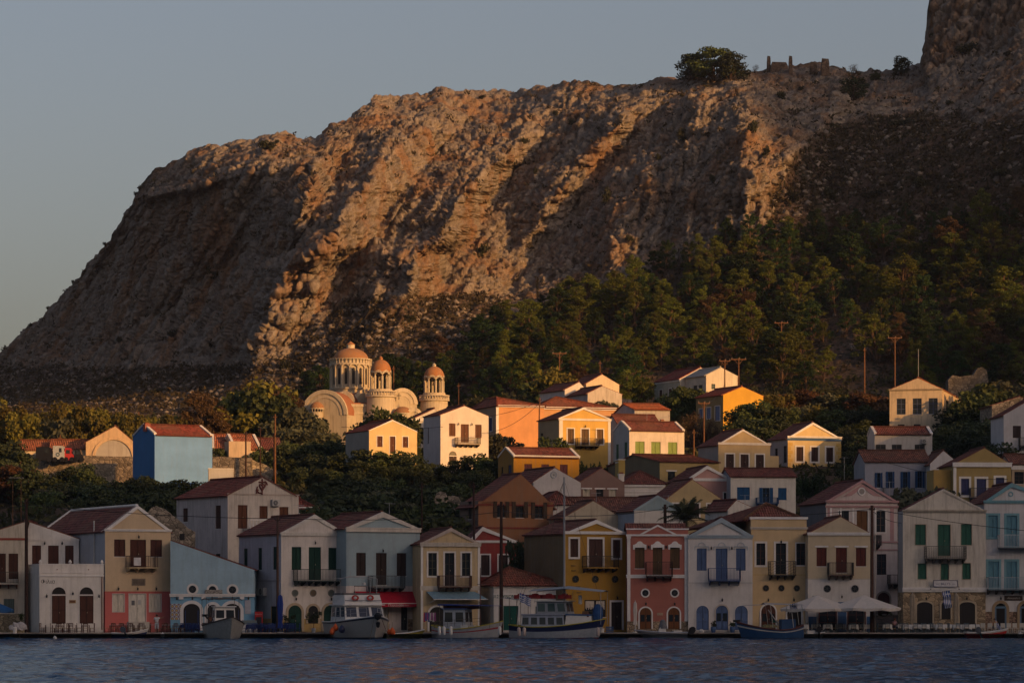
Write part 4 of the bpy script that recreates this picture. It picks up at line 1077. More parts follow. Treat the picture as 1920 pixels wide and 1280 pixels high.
# 16 beige over white
h=House('house','beige and white house with maroon shutters behind the two big parasols',1515,1633,307.3,4,1186,1000,969,au=1576,L=9,wall=(.54,.44,.30),dirt=.12,zones=[(1084,1210,plaster((.64,.60,.56),.25))])
h.band(998,1003,trimw,.14); MR=(.12,.032,.024)
for u0,u1,v1 in ((1531,1550,1061),(1567.5,1588,1073),(1605,1624,1061)):
    h.win(u0,1026.5,u1,v1,MR,part='balcony_door' if v1>1070 else 'window'); h.band(1022.5,1025.5,trimw,.08,u0-3,u1+3,name='window_hood')
h.balc(1551.5,1054.5,1597,1077,(.03,.026,.024),slab=paint((.09,.05,.04)))
for u in (1551,1603): h.rnd(u,1103,6.5,.9,rm=plaster((.3,.28,.26),.3))
h.band(1084,1086,plaster((.5,.46,.4),.2),.03,name='string_course')
h.win(1536,1137,1568,1181,(.13,.04,.025),kind='glz',fr=.08,fm=paint((.13,.04,.025)),part='door'); h.win(1590,1137,1622,1181,(.13,.045,.03),kind='glz',fr=.08,fm=paint((.13,.045,.03)),part='door')
bz=plaster((.05,.12,.25),.4)
h.box_part('painted_dado',1516,1155,1533,1186,-.02,-.001,bz); h.box_part('painted_dado',1571,1128,1587,1186,-.02,-.001,bz); h.box_part('painted_dado',1625,1155,1633,1186,-.02,-.001,bz)
h.lamp(1578,1118); h.lamp(1524,1120); h.finish()
# 17 pink and white neoclassical in the alley
pw=plaster((.58,.50,.47),.35); pp_=plaster((.46,.27,.27),.25)
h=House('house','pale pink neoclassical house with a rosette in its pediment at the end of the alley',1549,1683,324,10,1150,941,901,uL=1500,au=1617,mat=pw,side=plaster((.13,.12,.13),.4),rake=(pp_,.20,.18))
h.band(938,942,pp_,.2); h.band(948,951.5,pp_,.08); h.band(1014,1017,pp_,.08); h.band(1029,1031,pp_,.08)
b=MB(); z=h.fz
b.ring([(h.fx(1596),z(929)),(h.fx(1617),z(914)),(h.fx(1638),z(929))],[(h.fx(1580),z(931)),(h.fx(1617),z(907)),(h.fx(1654),z(931))],-.04,.0,pp_)
b.ring(arcpts(h.fx(1615.5),z(921),.28,20,0,2*math.pi),arcpts(h.fx(1615.5),z(921),.40,20,0,2*math.pi),-.10,.0,trimw); b.prism(list(reversed(arcpts(h.fx(1615.5),z(921),.28,20,0,2*math.pi)[:-1])),-.05,.0,plaster((.3,.27,.25),.3))
b.build('rosette',h.root)
for a in ((1556,1560),(1575,1578),(1598,1601),(1631,1634),(1640,1643)): h.pil(a[0],a[1],952,1013,trimw,.06)
h.pil(1552,1561,952,1013,pp_,.04); h.pil(1669,1676,952,1013,pp_,.04)
h.win(1573,957,1592,1000,(.05,.05,.04),kind='glz',fr=.1); h.win(1606,957,1627,1000,(.16,.075,.03),fr=.1); h.win(1643,957,1660,997,(.13,.08,.05),kind='glz',fr=.1)
h.win(1644,1038,1662,1077,(.06,.03,.03),kind='glz'); h.arch(1645,1110,1668,1160,(.05,.015,.015),.16,plaster((.25,.22,.2),.3)); 
h.balc(1640,1003,1647,1020,(.03,.025,.025)); h.balc(1664,1077,1690,1094,(.02,.018,.018)); h.finish()
# 18 white three storey with sign
bil=plaster((.60,.55,.47),.55); stn=stone(2.1,(.36,.27,.17),.55)
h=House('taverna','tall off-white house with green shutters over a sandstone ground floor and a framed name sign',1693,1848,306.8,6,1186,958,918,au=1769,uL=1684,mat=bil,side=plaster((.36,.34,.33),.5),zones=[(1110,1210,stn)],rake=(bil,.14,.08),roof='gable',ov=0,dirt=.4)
h.band(955.5,959.5,plaster((.42,.37,.30),.6),.16); h.band(1101,1106,trimw,.25); h.band(1106.1,1109,trimw,.16,name='cornice')
G3=(.035,.12,.085)
for a in ((1716,983,1736,1021),(1802,982,1822,1021),(1721,1056,1737,1085),(1764,1056,1779,1086),(1804.5,1055,1820,1085)): h.win(*a,col=G3,fr=.05,fm=plaster((.45,.38,.28),.4))
h.win(1758.5,983,1782,1041,G3,part='balcony_door',fr=.05,fm=plaster((.45,.38,.28),.4))
h.balc(1733,1024,1807,1046,(.07,.065,.06),bars='x',dens=.22,slab=paint((.09,.08,.07),.8),brc=paint((.09,.08,.07),.8))
sg=h.box_part('sign_board',1748,1087,1794,1100,-.40,-.35,paint((.60,.58,.58),.5)); nb_=paint((.03,.035,.12),.5)
b=MB(); x0,x1,z0,z1=h.fx(1748),h.fx(1794),h.fz(1100),h.fz(1087)
for a in ((x0,x1,z0,z0+.05),(x0,x1,z1-.05,z1),(x0,x0+.05,z0,z1),(x1-.05,x1,z0,z1)): b.box(a[0],a[1],-.415,-.4005,a[2],a[3],nb_)
for xx in (x0+.08,x1-.08):
    for zz in (z0+.08,z1-.08): b.lathe([(0,.0)]+[(.09,0)]+[(.09,.01),(0,.01)],nb_,8,(xx,-.42,zz))
for u in (1753,1783): b.box(h.fx(u),h.fx(u+6),-.415,-.4005,h.fz(1094.4),h.fz(1093.9),nb_)
b.build('sign_frame',sg)
text_part('lettering',"BILLY'S",.30,sg,(h.fx(1771),-.405,h.fz(1094)),nb_)
h.lamp(1744,1102); h.lamp(1797,1102)
sr=plaster((.46,.37,.26),.3)
h.arch(1719,1128,1748,1186,(.03,.025,.02),.17,sr,open_=True,flat=.45); h.arch(1765,1127,1782,1160,(.03,.025,.02),.17,sr,part='window',open_=True,flat=.8); h.arch(1799,1128,1828,1186,(.03,.025,.02),.17,sr,open_=True,flat=.45)
for u in (1736,1771,1812): h.lamp(u,1121)
h.finish()
# 19 aqua trimmed
aq=(.16,.36,.42); aqm=plaster((.17,.34,.39),.3); aqs=(.12,.27,.34)
h=House('house','white house with turquoise window frames, balconies and pediment at the right edge',1845.5,1990,308,3,1186,941,907,au=1897,L=9,wall=(.58,.56,.55),dirt=.35,rake=(aqm,.28,.16))
h.band(938,943,aqm,.14); 
h.win(1853,966,1871,1006,aqs,fr=.22,fm=aqm); h.win(1887,966,1907,1024,aqs,fr=.22,fm=aqm,part='balcony_door'); h.win(1925,966,1943,1006,aqs,fr=.22,fm=aqm)
h.balc(1870.5,1002.5,1940,1026,(.42,.44,.46),slab=paint((.10,.11,.12),.7),br=False)
h.win(1853,1052,1873,1100,aqs,fr=.22,fm=aqm); h.win(1887,1052,1907,1106,aqs,fr=.22,fm=aqm,part='balcony_door'); h.win(1925,1052,1944,1106,aqs,fr=.22,fm=aqm)
h.balc(1850,1082,1960,1104,(.36,.40,.43),slab=paint((.12,.15,.17),.7),brc=paint((.08,.07,.06)))
b=MB(); b.ring(arcpts(h.fx(1895),h.fz(926),.14,14,0,2*math.pi),arcpts(h.fx(1895),h.fz(926),.25,14,0,2*math.pi),-.05,.0,aqm); b.build('rosette',h.root)
for a,c_ in ((1865,1887),(1912,1934)):
    h.arch(a,1130,c_,1180,(.10,.16,.22),.26,plaster((.34,.24,.14),.3),open_=True); h.arch(a+.4,1130.5,c_-.4,1180,(.10,.16,.22),.0,open_=True)
    b=MB(); b.ring([(h.fx(a+2.4),h.fz(1180)),(h.fx(a+2.4),h.fz(1140)),(h.fx(c_-2.4),h.fz(1140)),(h.fx(c_-2.4),h.fz(1180))],[(h.fx(a),h.fz(1180)),(h.fx(a),h.fz(1136)),(h.fx(c_),h.fz(1136)),(h.fx(c_),h.fz(1180))],-.07,-.031,paint((.10,.17,.24))); b.build('door_frame',h.root)
h.box_part('brick_plinth',1846,1146,1862,1186,-.03,-.001,stone(3,(.26,.17,.12))); h.box_part('brick_plinth',1890,1146,1909,1186,-.03,-.001,stone(3,(.26,.17,.12)))
sg=h.box_part('sign_board',1883,1116,1917,1125,-.08,-.001,paint((.05,.03,.02),.6)); text_part('lettering','Alexandra’s',.26,sg,(h.fx(1900),-.085,h.fz(1120.5)),paint((.45,.42,.4),.6),shear=.3)
h.lamp(1876,1121); h.finish()

# ================= the rows behind =================
def simple(label,u0,u1,Y,yaw,base,eave,apex,wins=(),**k):
    h=House(k.pop('name','house'),label,u0,u1,Y,yaw,base,eave,apex,**k); return h
ob=(.27,.125,.062)
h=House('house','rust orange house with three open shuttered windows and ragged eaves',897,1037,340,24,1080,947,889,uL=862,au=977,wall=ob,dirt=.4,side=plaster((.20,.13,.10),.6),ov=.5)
dr_=plaster((.20,.04,.03),.3); h.band(945,948,dr_,.08); h.band(988,991,dr_,.06,name='string_course')
for a in ((932,940,947,970),(967,940,982,970),(1003,941,1018,971)): h.win(*a,col=(.07,.045,.03),kind='open')
h.win(878,938,884,972,(.05,.035,.03),sidew=True); h.finish()
h=House('house','white gable with a pale blue ring, behind the rust orange house',1000,1089,366,20,960,904,877,uL=945,au=1040,wall=(.56,.52,.50),dirt=.25); h.rnd(1038,890,5,1.6,col=(.5,.48,.46),rm=plaster((.35,.38,.42),.2)); h.finish()
h=House('house','mauve brown house with three small hooded windows',1087,1171,368,18,985,905,878,uL=1062,au=1128,wall=(.235,.145,.12),dirt=.3)
for a in (1093,1118,1141.5): h.win(a,917,a+13.5,932,(.50,.44,.34) if a!=1118 else DARK,hood=True,kind='shut' if a!=1118 else 'x')
h.finish()
h=House('house','small white house with a hipped roof below the pale blue ring gable',1020,1078,350,14,985,947,922,L=7,roof='hip',wall=(.58,.54,.50)); h.au_apex=h.W*.55; h.finish()
h=House('house','long low house with an old red brown roof behind the stained cream gable',1062,1225,357,6,985,957,932,L=8,roof='side',wall=(.5,.45,.4),tile=TILE_OLD,dirt=.4); h.finish()
h=House('house','stained cream gable standing just behind the mustard house',1058,1166,337,16,1000,970,939,uL=1030,au=1112,wall=(.47,.40,.30),dirt=.95,tile=TILE_OLD); h.finish()
h=House('house','white house with banded walls, hipped roof and a small chimney',1171,1246,374,10,960,908,883,L=8,roof='hip',wall=(.60,.56,.52),dirt=.2); h.au_apex=h.W*.5; h.band(908,912,trimw,.14); h.band(919,921,trimw,.05,name='string_course'); h.band(926,927.5,trimw,.05,name='string_course'); h.chimney(1168,888,.6,1.0,y=1); h.finish()
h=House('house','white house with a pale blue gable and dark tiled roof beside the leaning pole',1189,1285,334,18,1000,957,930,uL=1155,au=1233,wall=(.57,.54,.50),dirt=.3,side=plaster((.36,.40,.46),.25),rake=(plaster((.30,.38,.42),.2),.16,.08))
b=MB(); b.prism([(.2,h.H+.0),(h.W-.2,h.H+.0),(h.ax,h.apex-.12)],-.02,-.001,plaster((.25,.33,.36),.3)); b.build('gable_panel',h.root); h.finish()
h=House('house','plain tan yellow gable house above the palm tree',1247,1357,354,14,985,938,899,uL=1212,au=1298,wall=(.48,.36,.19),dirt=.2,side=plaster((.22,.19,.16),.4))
for a in ((1262,944,1278,965),(1293,944,1311,968),(1326,944,1341,965)): h.win(*a,col=(.05,.03,.025),fr=.14)
h.lamp(1301,938); h.finish()
h=House('house','white gabled house with a lone window, roof slanting behind the palm',1365,1420,341,24,1000,955,938,uL=1322,au=1381,wall=(.58,.54,.49),dirt=.4); h.finish()
h=House('house','rose pink house with a white edged pediment',1290,1371,384,10,985,898,874,uL=1252,au=1326,wall=(.48,.27,.235),dirt=.2,rake=(trimw,.30,.12)); h.band(896.5,901.5,trimw,.1); h.win(1357,923,1362,944,DARK,fr=.12,kind='x'); h.finish()
h=House('house','long white house with bright blue shutters and a plain red roof',1370,1492,382,6,985,893,877,L=7.5,roof='side',wall=(.62,.58,.52),dirt=.3,side=plaster((.33,.36,.40),.3))
bb=(.015,.075,.19)
h.win(1382,913,1406,937,bb); h.win(1430,914,1443,942,bb,kind='open',part='balcony_door'); h.win(1459,914,1475,937,bb); h.balc(1417,933,1457,943,(.015,.05,.14)); h.finish()
h=House('house','long olive house with a dark gable end and a plain red roof',1237,1348,396,22,960,866,849,uL=1140,au=None,roof='side',wall=(.42,.31,.13),side=plaster((.17,.145,.09),.3),dirt=.2,coped=False)
h.win(1252,884,1266,900,DARK,kind='x',hood=True); h.finish()
h=House('house','narrow yellow wall strip with a small chimney above the mauve brown house',1160,1172,392,10,960,862,858,L=2,roof='flat',wall=(.42,.29,.08),dirt=.3); h.finish()
h=House('house','sand coloured house with three white framed doorways high above the white and blue house',1347,1444,404,20,950,834,806,uL=1309,au=1393,wall=(.50,.38,.21),dirt=.15,side=plaster((.33,.29,.27),.3),rake=(trimw,.14,.08)); h.band(830,834,trimw,.1)
for a in (1361,1388.5,1417): h.win(a,851.5,a+15,879,(.055,.03,.025),fr=.16,part='balcony_door')
h.box_part('lean_to',1444.5,853,1464,882,.6,4,plaster((.50,.37,.2),.15)); h.finish()
h=House('house','pale yellow house with rusticated quoins and a blue band under its pediment',1477,1577,424,20,935,822,793,uL=1440,au=1524,wall=(.62,.47,.24),dirt=.12,side=plaster((.36,.32,.31),.3),rake=(trimw,.22,.12))
h.band(818,821,trimw,.12); h.band(821.5,826,plaster((.07,.13,.22),.1),.06,name='string_course')
for a in (1493,1521,1549): h.win(a,838,a+13,865,(.05,.025,.02),fr=.20)
b=MB(); qm=plaster((.58,.38,.11),.2)
for i in range(11):
    v=830+i*7.5; w=6 if i%2 else 9
    b=MB(); b.box(h.fx(1477),h.fx(1477+w),-.05,-.001,h.fz(v+6.3),h.fz(v),qm); b.build('quoin',h.root); b=MB(); b.box(h.fx(1577-w),h.fx(1577),-.05,-.001,h.fz(v+6.3),h.fz(v),qm); b.build('quoin',h.root)
for a in (1490,1518,1546): b=MB(); b.box(h.fx(a+2),h.fx(a+17),-.04,-.001,h.fz(876),h.fz(870),qm); b.build('apron_panel',h.root)
h.band(880,882,trimw,.05,name='string_course')
h.win(1453,838,1458,852,DARK,sidew=True,kind='x'); h.win(1469,835,1475,866,DARK,sidew=True,kind='x'); h.finish()
h=House('house','white house with lime green shutters and coped gables',1180,1283,418,22,935,807,790,uL=1150,roof='side',wall=(.64,.56,.48),dirt=.25,side=plaster((.36,.40,.42),.3),coped=True)
lg=(.22,.30,.09)
for a in (1191,1221,1252.5): h.win(a,828,a+17.5,851,lg)
h.win(1155,830,1160,862,(.06,.15,.09),sidew=True); h.win(1171,828,1176,858,(.06,.15,.09),sidew=True); h.chimney(1262,787,.6,.8,y=3.4,col=(.5,.36,.22)); h.finish()
h=House('house','grey walled house with a red roof just behind the lime green shutters',1162,1240,434,14,900,800,776,L=7,roof='side',wall=(.42,.40,.40),dirt=.4); h.finish()
yb=(.64,.40,.10)
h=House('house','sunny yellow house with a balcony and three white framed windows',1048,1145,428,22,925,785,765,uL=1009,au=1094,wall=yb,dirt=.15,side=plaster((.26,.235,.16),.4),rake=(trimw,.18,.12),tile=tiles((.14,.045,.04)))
h.band(785,788.5,trimw,.12); h.pil(1048.5,1055,789,920,trimw,.05); h.pil(1140,1144.8,789,920,trimw,.05)
for a in (1064,1119): h.win(a,804,a+12,832,(.13,.075,.035),fr=.14)
h.win(1090,804,1104,836,(.12,.07,.035),fr=.14,part='balcony_door'); h.balc(1078,822,1118,835,(.04,.03,.025),slab=plaster((.35,.25,.12),.3),brc=paint((.06,.035,.02))); h.win(1014,808,1018,823,DARK,sidew=True,kind='x'); h.lamp(1097,799); h.finish()
og=(.62,.30,.13)
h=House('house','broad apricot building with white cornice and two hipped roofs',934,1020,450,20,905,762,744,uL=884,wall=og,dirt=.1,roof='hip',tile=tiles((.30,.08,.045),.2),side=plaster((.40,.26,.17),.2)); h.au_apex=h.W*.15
h.band(760,763.5,trimw,.2); h.pil(930,935,764,860,trimw,.06); h.win(917,781,923,806,(.03,.05,.16),fr=.1,sidew=True); h.finish()
h=House('house','apricot annex with a hipped red roof right behind the sunny yellow house',1010,1156,456,16,900,766,743,uL=985,wall=(.58,.32,.15),dirt=.1,roof='hip',tile=tiles((.28,.08,.045),.2),side=plaster((.40,.25,.16),.2)); h.au_apex=h.fx(1056); h.band(763.5,768,trimw,.2); h.finish()
h=House('house','small white house with red roof on the left of the upper white group',1059,1100,474,26,800,731,716,uL=1012,au=1086,wall=(.60,.55,.50),dirt=.2,side=plaster((.50,.48,.47),.2)); h.finish()
h=House('house','cream gabled house at the top of the upper white group',1099,1161,480,24,800,720,702,uL=1066,au=1129,wall=(.64,.52,.36),dirt=.2); h.finish()
h=House('house','grey white house with a faded chimney stain at the front of the upper white group',1102,1166,466,22,810,738,724,uL=1062,au=1129,wall=(.52,.46,.40),dirt=.6,side=plaster((.36,.35,.35),.4)); h.win(1089,752,1096,757,DARK,sidew=True,kind='x'); h.finish()
h=House('house','long pale stone house with red roof between the upper white group and the big bush',1190,1256,446,12,835,768,753,uL=1150,roof='side',wall=(.45,.41,.38),dirt=.7,side=plaster((.38,.37,.38),.6),tile=tiles((.30,.085,.045),.3)); h.finish()
h=House('house','long house with a red roof and three dark doors on the upper terrace',1275,1352,494,24,790,711,689,uL=1227,au=1314,wall=(.60,.54,.44),dirt=.2,side=plaster((.42,.40,.32),.2),tile=tiles((.24,.05,.04)))
for a in (1236,1254,1268): h.win(a,726,a+6,748,(.08,.025,.018),fr=.12,part='door',sidew=True)
b=MB(); b.box(-.12,-.001,-.1,h.L+.1,h.H-.35,h.H-.02,trimw); b.build('cornice',h.root); h.finish()
h=House('house','tall whitewashed house with a grey roof on the upper terrace',1324,1383,488,24,790,704,689,uL=1275,au=1352,wall=(.64,.56,.44),dirt=.3,side=plaster((.50,.46,.38),.3),tile=plaster((.36,.35,.34),.4))
for a in (1300,1310): h.win(a,720,a+7,731,(.08,.10,.12),sidew=True,kind='glz')
h.win(1334,720,1341,730,(.12,.2,.2),kind='glz'); h.finish()
h=House('house','orange yellow house with blue windows on its shaded side',1356,1431,458,26,835,741,725,uL=1305,au=1392,wall=(.60,.34,.045),dirt=.1,side=plaster((.24,.19,.09),.2),tile=tiles((.28,.06,.04)))  # side colour darkened to carry the shade on that wall
for a in ((1311,762,1318,778),(1325,761,1333,782),(1341,760,1350,787)): h.win(*a,col=(.14,.20,.36),sidew=True,fr=.1)
h.finish()
pr=plaster((.60,.48,.33),.85)
h=House('abandoned_house','abandoned ochre stained house with three empty blue framed windows',1668,1766,444,-14,865,730,709,uR=1806,au=1721,mat=pr,side=plaster((.50,.37,.22),.7),tile=tiles((.42,.14,.06),.3),dirt=.8,ov=.1); h.band(729,731.5,plaster((.42,.34,.24),.7),.12)
for a in (1681,1711,1741): h.win(a,746.5,a+17,776.5,(.10,.12,.22),kind='glz'); 
for a in (1683,1713): h.win(a,795,a+13,799,DARK,kind='x')
h.win(1774,746,1779,778,DARK,right=True,kind='x'); h.finish()
h=House('house','low white house with coped gables just below the abandoned ochre house',1640,1748,418,2,870,814,799,L=6.5,roof='side',wall=(.52,.49,.46),dirt=.4,coped=True)
for a in (1642,1672,1715): h.win(a,833,a+19,842,(.12,.10,.08),kind='x'); 
h.ac(1728,823,1738,831); h.finish()
h=House('house','lavender blue house with bright blue shutters and old weathered roof',1622,1744,386,4,985,865,843,L=7.5,roof='side',wall=(.30,.31,.37),dirt=.35,tile=TILE_OLD,side=plaster((.3,.3,.33),.5))
for a in ((1644,886,1651,914),(1665,884,1673,914),(1693,884,1702,918),(1720,883,1729,914)): h.win(*a,col=(.015,.06,.17),kind='open')
h.balc(1655,915,1712,930,(.10,.10,.11)); h.finish()
h=House('house','plain white gable wall joined to the lavender blue house',1744,1798,384,4,985,869,845,au=1769,L=7,wall=(.56,.54,.54),dirt=.3,tile=TILE_OLD); h.win(1752,883,1759,900,(.02,.05,.12)); h.finish()
h=House('house','olive pedimented house with indigo doors and a white cornice',1787,1896,369,4,985,871,840,au=1846,L=8,wall=(.36,.26,.10),dirt=.25)
h.band(867,875,trimw,.2); 
for a in ((1802,897,1817,928),(1831,897,1849,935),(1867,895,1883,920)): h.win(*a,col=(.05,.055,.14),fr=.24)
h.balc(1817,915,1853,932,(.04,.04,.06)); h.pil(1787.5,1793,876,960,trimw,.08); h.box_part('annex',1754,880,1786.5,960,1.0,5,plaster((.42,.27,.08),.4)); h.finish()
h=House('house','tan house with white bands, cut off at the right edge behind the olive house',1897,1990,372,3,985,870,850,L=8,roof='side',wall=(.44,.35,.25),dirt=.3,tile=TILE_OLD); h.band(873,880,trimw,.1); h.win(1902,884,1920,907,(.06,.04,.035),kind='glz'); h.finish()
h=House('house','bluish white house with a steep gable at the right edge of the hill',1882,1994,402,3,940,778,742,au=1945,L=8,wall=(.50,.49,.50),dirt=.2); h.win(1899,798,1914,821,(.045,.03,.028)); h.balc(1910,821,1950,836,(.03,.025,.025)); h.finish()
h=House('house','rough stone house front at the right edge above the bluish white gable',1860,1960,425,3,850,760,744,au=1912,L=8,mat=rs,dirt=.3,tile=TILE_OLD); h.win(1873,785,1885,805,DARK,kind='x'); h.finish()
h=House('house','white cubic house with a small iron balcony catching the last sun',826,916,430,25,925,779,761,uL=794,au=871,wall=(.70,.62,.54),dirt=.12,side=plaster((.47,.46,.47),.2),ov=.12)  # left wall's shade put into a duller, darker white
h.win(842,794,854,818,(.13,.055,.03)); h.win(864,795,879,829,(.13,.055,.03),part='balcony_door'); h.win(891,795,903,820,(.13,.055,.03)); h.balc(853,821,895,832,(.035,.025,.022),slab=plaster((.4,.33,.25),.3),brc=paint((.05,.03,.025)))
h.arch(842,846,856,872,(.05,.03,.02),.0,fan='dark'); h.lamp(859,795); h.lamp(884,795); h.win(802,799,804,828,DARK,sidew=True,kind='x'); h.finish()
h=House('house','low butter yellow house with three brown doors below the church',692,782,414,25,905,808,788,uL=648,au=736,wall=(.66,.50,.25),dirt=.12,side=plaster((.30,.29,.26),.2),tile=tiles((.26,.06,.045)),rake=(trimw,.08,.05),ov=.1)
for a,v in (((707),838),((731),850),((755),838)): h.win(a,818,a+10,v,(.12,.045,.028),fr=.10,part='door')
h.finish()
h=House('chapel','small white pedimented chapel tucked between church and white cubic house',772,832,462,24,880,787,766,uL=758,au=815,wall=(.56,.52,.46),dirt=.3); h.band(786,789,trimw,.15); h.win(784,801,793,826,(.10,.05,.03),part='door'); h.ac(776,793,780,800); h.finish()
h=House('house','low ochre orange house with white coped gables and plum shutters',963,1086,402,24,935,857,840,uL=934,roof='side',wall=(.44,.21,.02),dirt=.5,coped=True,side=plaster((.30,.17,.04),.3)); h.band(854,857.5,trimw,.12)
for a in (983,1015,1050): h.win(a,870,a+14.5,892 if a!=1050 else 900,(.10,.035,.045))
h.win(953,871,959,890,(.04,.06,.14),sidew=True); h.win(940,873,943,885,DARK,sidew=True,kind='x'); h.finish()
# left: blue house
h=House('house','windowless bright blue house with coped gables above the stone wall',290,398,400,30,930,816,796,uL=249,roof='side',wall=(.15,.31,.62),dirt=.12,side=plaster((.06,.18,.40),.1),tile=tiles((.26,.06,.04)),coped=True); h.chimney(291,795,.7,.3,y=2.6,col=(.3,.1,.08)); h.finish()  # deeper blue of the gable end holds its shade
ah=plaster((.60,.42,.26),.55)
h=House('storehouse','ochre washed gable with a big blind arch beside the blue house',161,252,424,4,870,829,799,au=216,L=9,mat=ah,tile=TILE_OLD)
b=MB(); cx=h.fx(213); z0=h.fz(859); r=h.fx(248)-cx; b.prism(list(reversed(arcpts(cx,z0,r,18))),-.012,.0,plaster((.40,.37,.34),.5)); b.ring(arcpts(cx,z0,r,18),arcpts(cx,z0,r+.35,18),-.16,.0,ah); b.build('blind_arch',h.root); h.finish()
h=House('storehouse','low red roofed shed left of the big blind arch',94,161,428,4,870,841,823,L=7,roof='side',wall=(.55,.45,.33),tile=tiles((.34,.11,.05),.3)); h.finish()
h=House('storehouse','lowest red roofed shed at the far left above the stone wall',36,94,430,4,870,843,824,L=7,roof='side',wall=(.60,.48,.33),tile=tiles((.34,.11,.05),.3)); h.finish()
h=House('house','stone house with orange roof right of the blue house',398,447,432,6,880,841,813,L=8,roof='side',wall=(.58,.42,.28),dirt=.4,tile=tiles((.36,.12,.06),.3),coped=True); h.finish()
h=House('house','low house with orange roof and a pale lean-to between two wooden poles',440,490,430,18,880,842,813,L=8,roof='side',wall=(.58,.43,.28),dirt=.4,tile=tiles((.36,.12,.06),.3),coped=True); h.box_part('lean_to',421,829,462,862,-2.5,-.003,plaster((.50,.38,.27),.5)); h.finish()
h=House('house','shadowed grey house with dull red roof beside the tall wooden poles',490,530,436,12,890,842,820,L=8,roof='side',wall=(.30,.28,.27),dirt=.5,tile=tiles((.16,.05,.04),.3)); h.finish()
h=House('shed','plain white box building in front of the blue house',391,438,394,6,930,879,None,L=4,roof='flat',wall=(.52,.50,.47),dirt=.2,cat='shed'); h.finish()

# retaining walls and ruins
def rubble(label,pts,Y0,Y1,m,name='stone_wall',cat='stone wall',d=1.0):
    a=P(pts[0][0],pts[0][1],Y0); root=thing(name,label,cat,(a.x,a.y,0)); b=MB(); n=len(pts)
    top=[]
    for i,(u,v) in enumerate(pts):
        Y=Y0+(Y1-Y0)*i/(n-1); top.append(P(u,v,Y)-Vector((a.x,a.y,0)))
    for i in range(n-1):
        p,q_=top[i],top[i+1]; g0=ground(p.x+a.x,p.y+a.y)-3; g1=ground(q_.x+a.x,q_.y+a.y)-3; D_=Vector((0,d,0))
        b.face([(p.x,p.y,g0),(q_.x,q_.y,g1),q_,p],m); b.face([p,q_,q_+D_,p+D_],m); b.face([(q_.x,q_.y+d,g1),(p.x,p.y+d,g0),p+D_,q_+D_],m)
        if i==0: b.face([(p.x,p.y+d,g0),(p.x,p.y,g0),p,p+D_],m)
        if i==n-2: b.face([(q_.x,q_.y,g1),(q_.x,q_.y+d,g1),q_+D_,q_],m)
    b.build('masonry',root); return root
def jag(u0,u1,v0,v1,n,a,seed):
    r=random.Random(seed); return [(u0+(u1-u0)*i/n, v0+(v1-v0)*i/n+r.uniform(-a,a)) for i in range(n+1)]
rubble('long rubble retaining wall under the blind arch and red roofed sheds',jag(34,252,851,856,14,.5,1),424,418,stone(1.6,(.34,.27,.19),.4))
rubble('rubble wall between the blue house and the wooden poles',jag(396,472,855,858,8,.6,2),424,422,stone(1.7,(.32,.26,.19),.4))
rubble('broken rubble wall sloping down behind the wooden poles',jag(470,520,862,880,8,2,4),423,424,stone(1.7,(.26,.22,.17),.4))
rubble('crumbling stone wall among the bushes left of the rust orange house',[(815,935),(818,924),(826,921),(836,923),(838,930),(852,929),(860,931),(866,945)],352,353,stone(2.2,(.20,.17,.14),.4))
rubble('roofless stone ruin in the pine wood, lit by the sun',[(1538,652),(1541,650),(1560,649.5),(1570,652),(1580,650),(1596,651),(1600,650.5),(1603,655)],560,562,stone(1.6,(.36,.27,.17),.4),name='ruin',cat='ruin',d=4)
rubble('grey stone ruin behind the abandoned ochre house',[(1778,712),(1786,703),(1800,706),(1812,704),(1826,702),(1833,690),(1842,688),(1850,694),(1853,712)],500,504,stone(1.6,(.12,.105,.09),.4),name='ruin',cat='ruin',d=3)
rubble('low stone wall on the terrace right of the upper white group',jag(1155,1185,745,750,5,1,8),480,478,stone(2,(.30,.27,.24),.4))
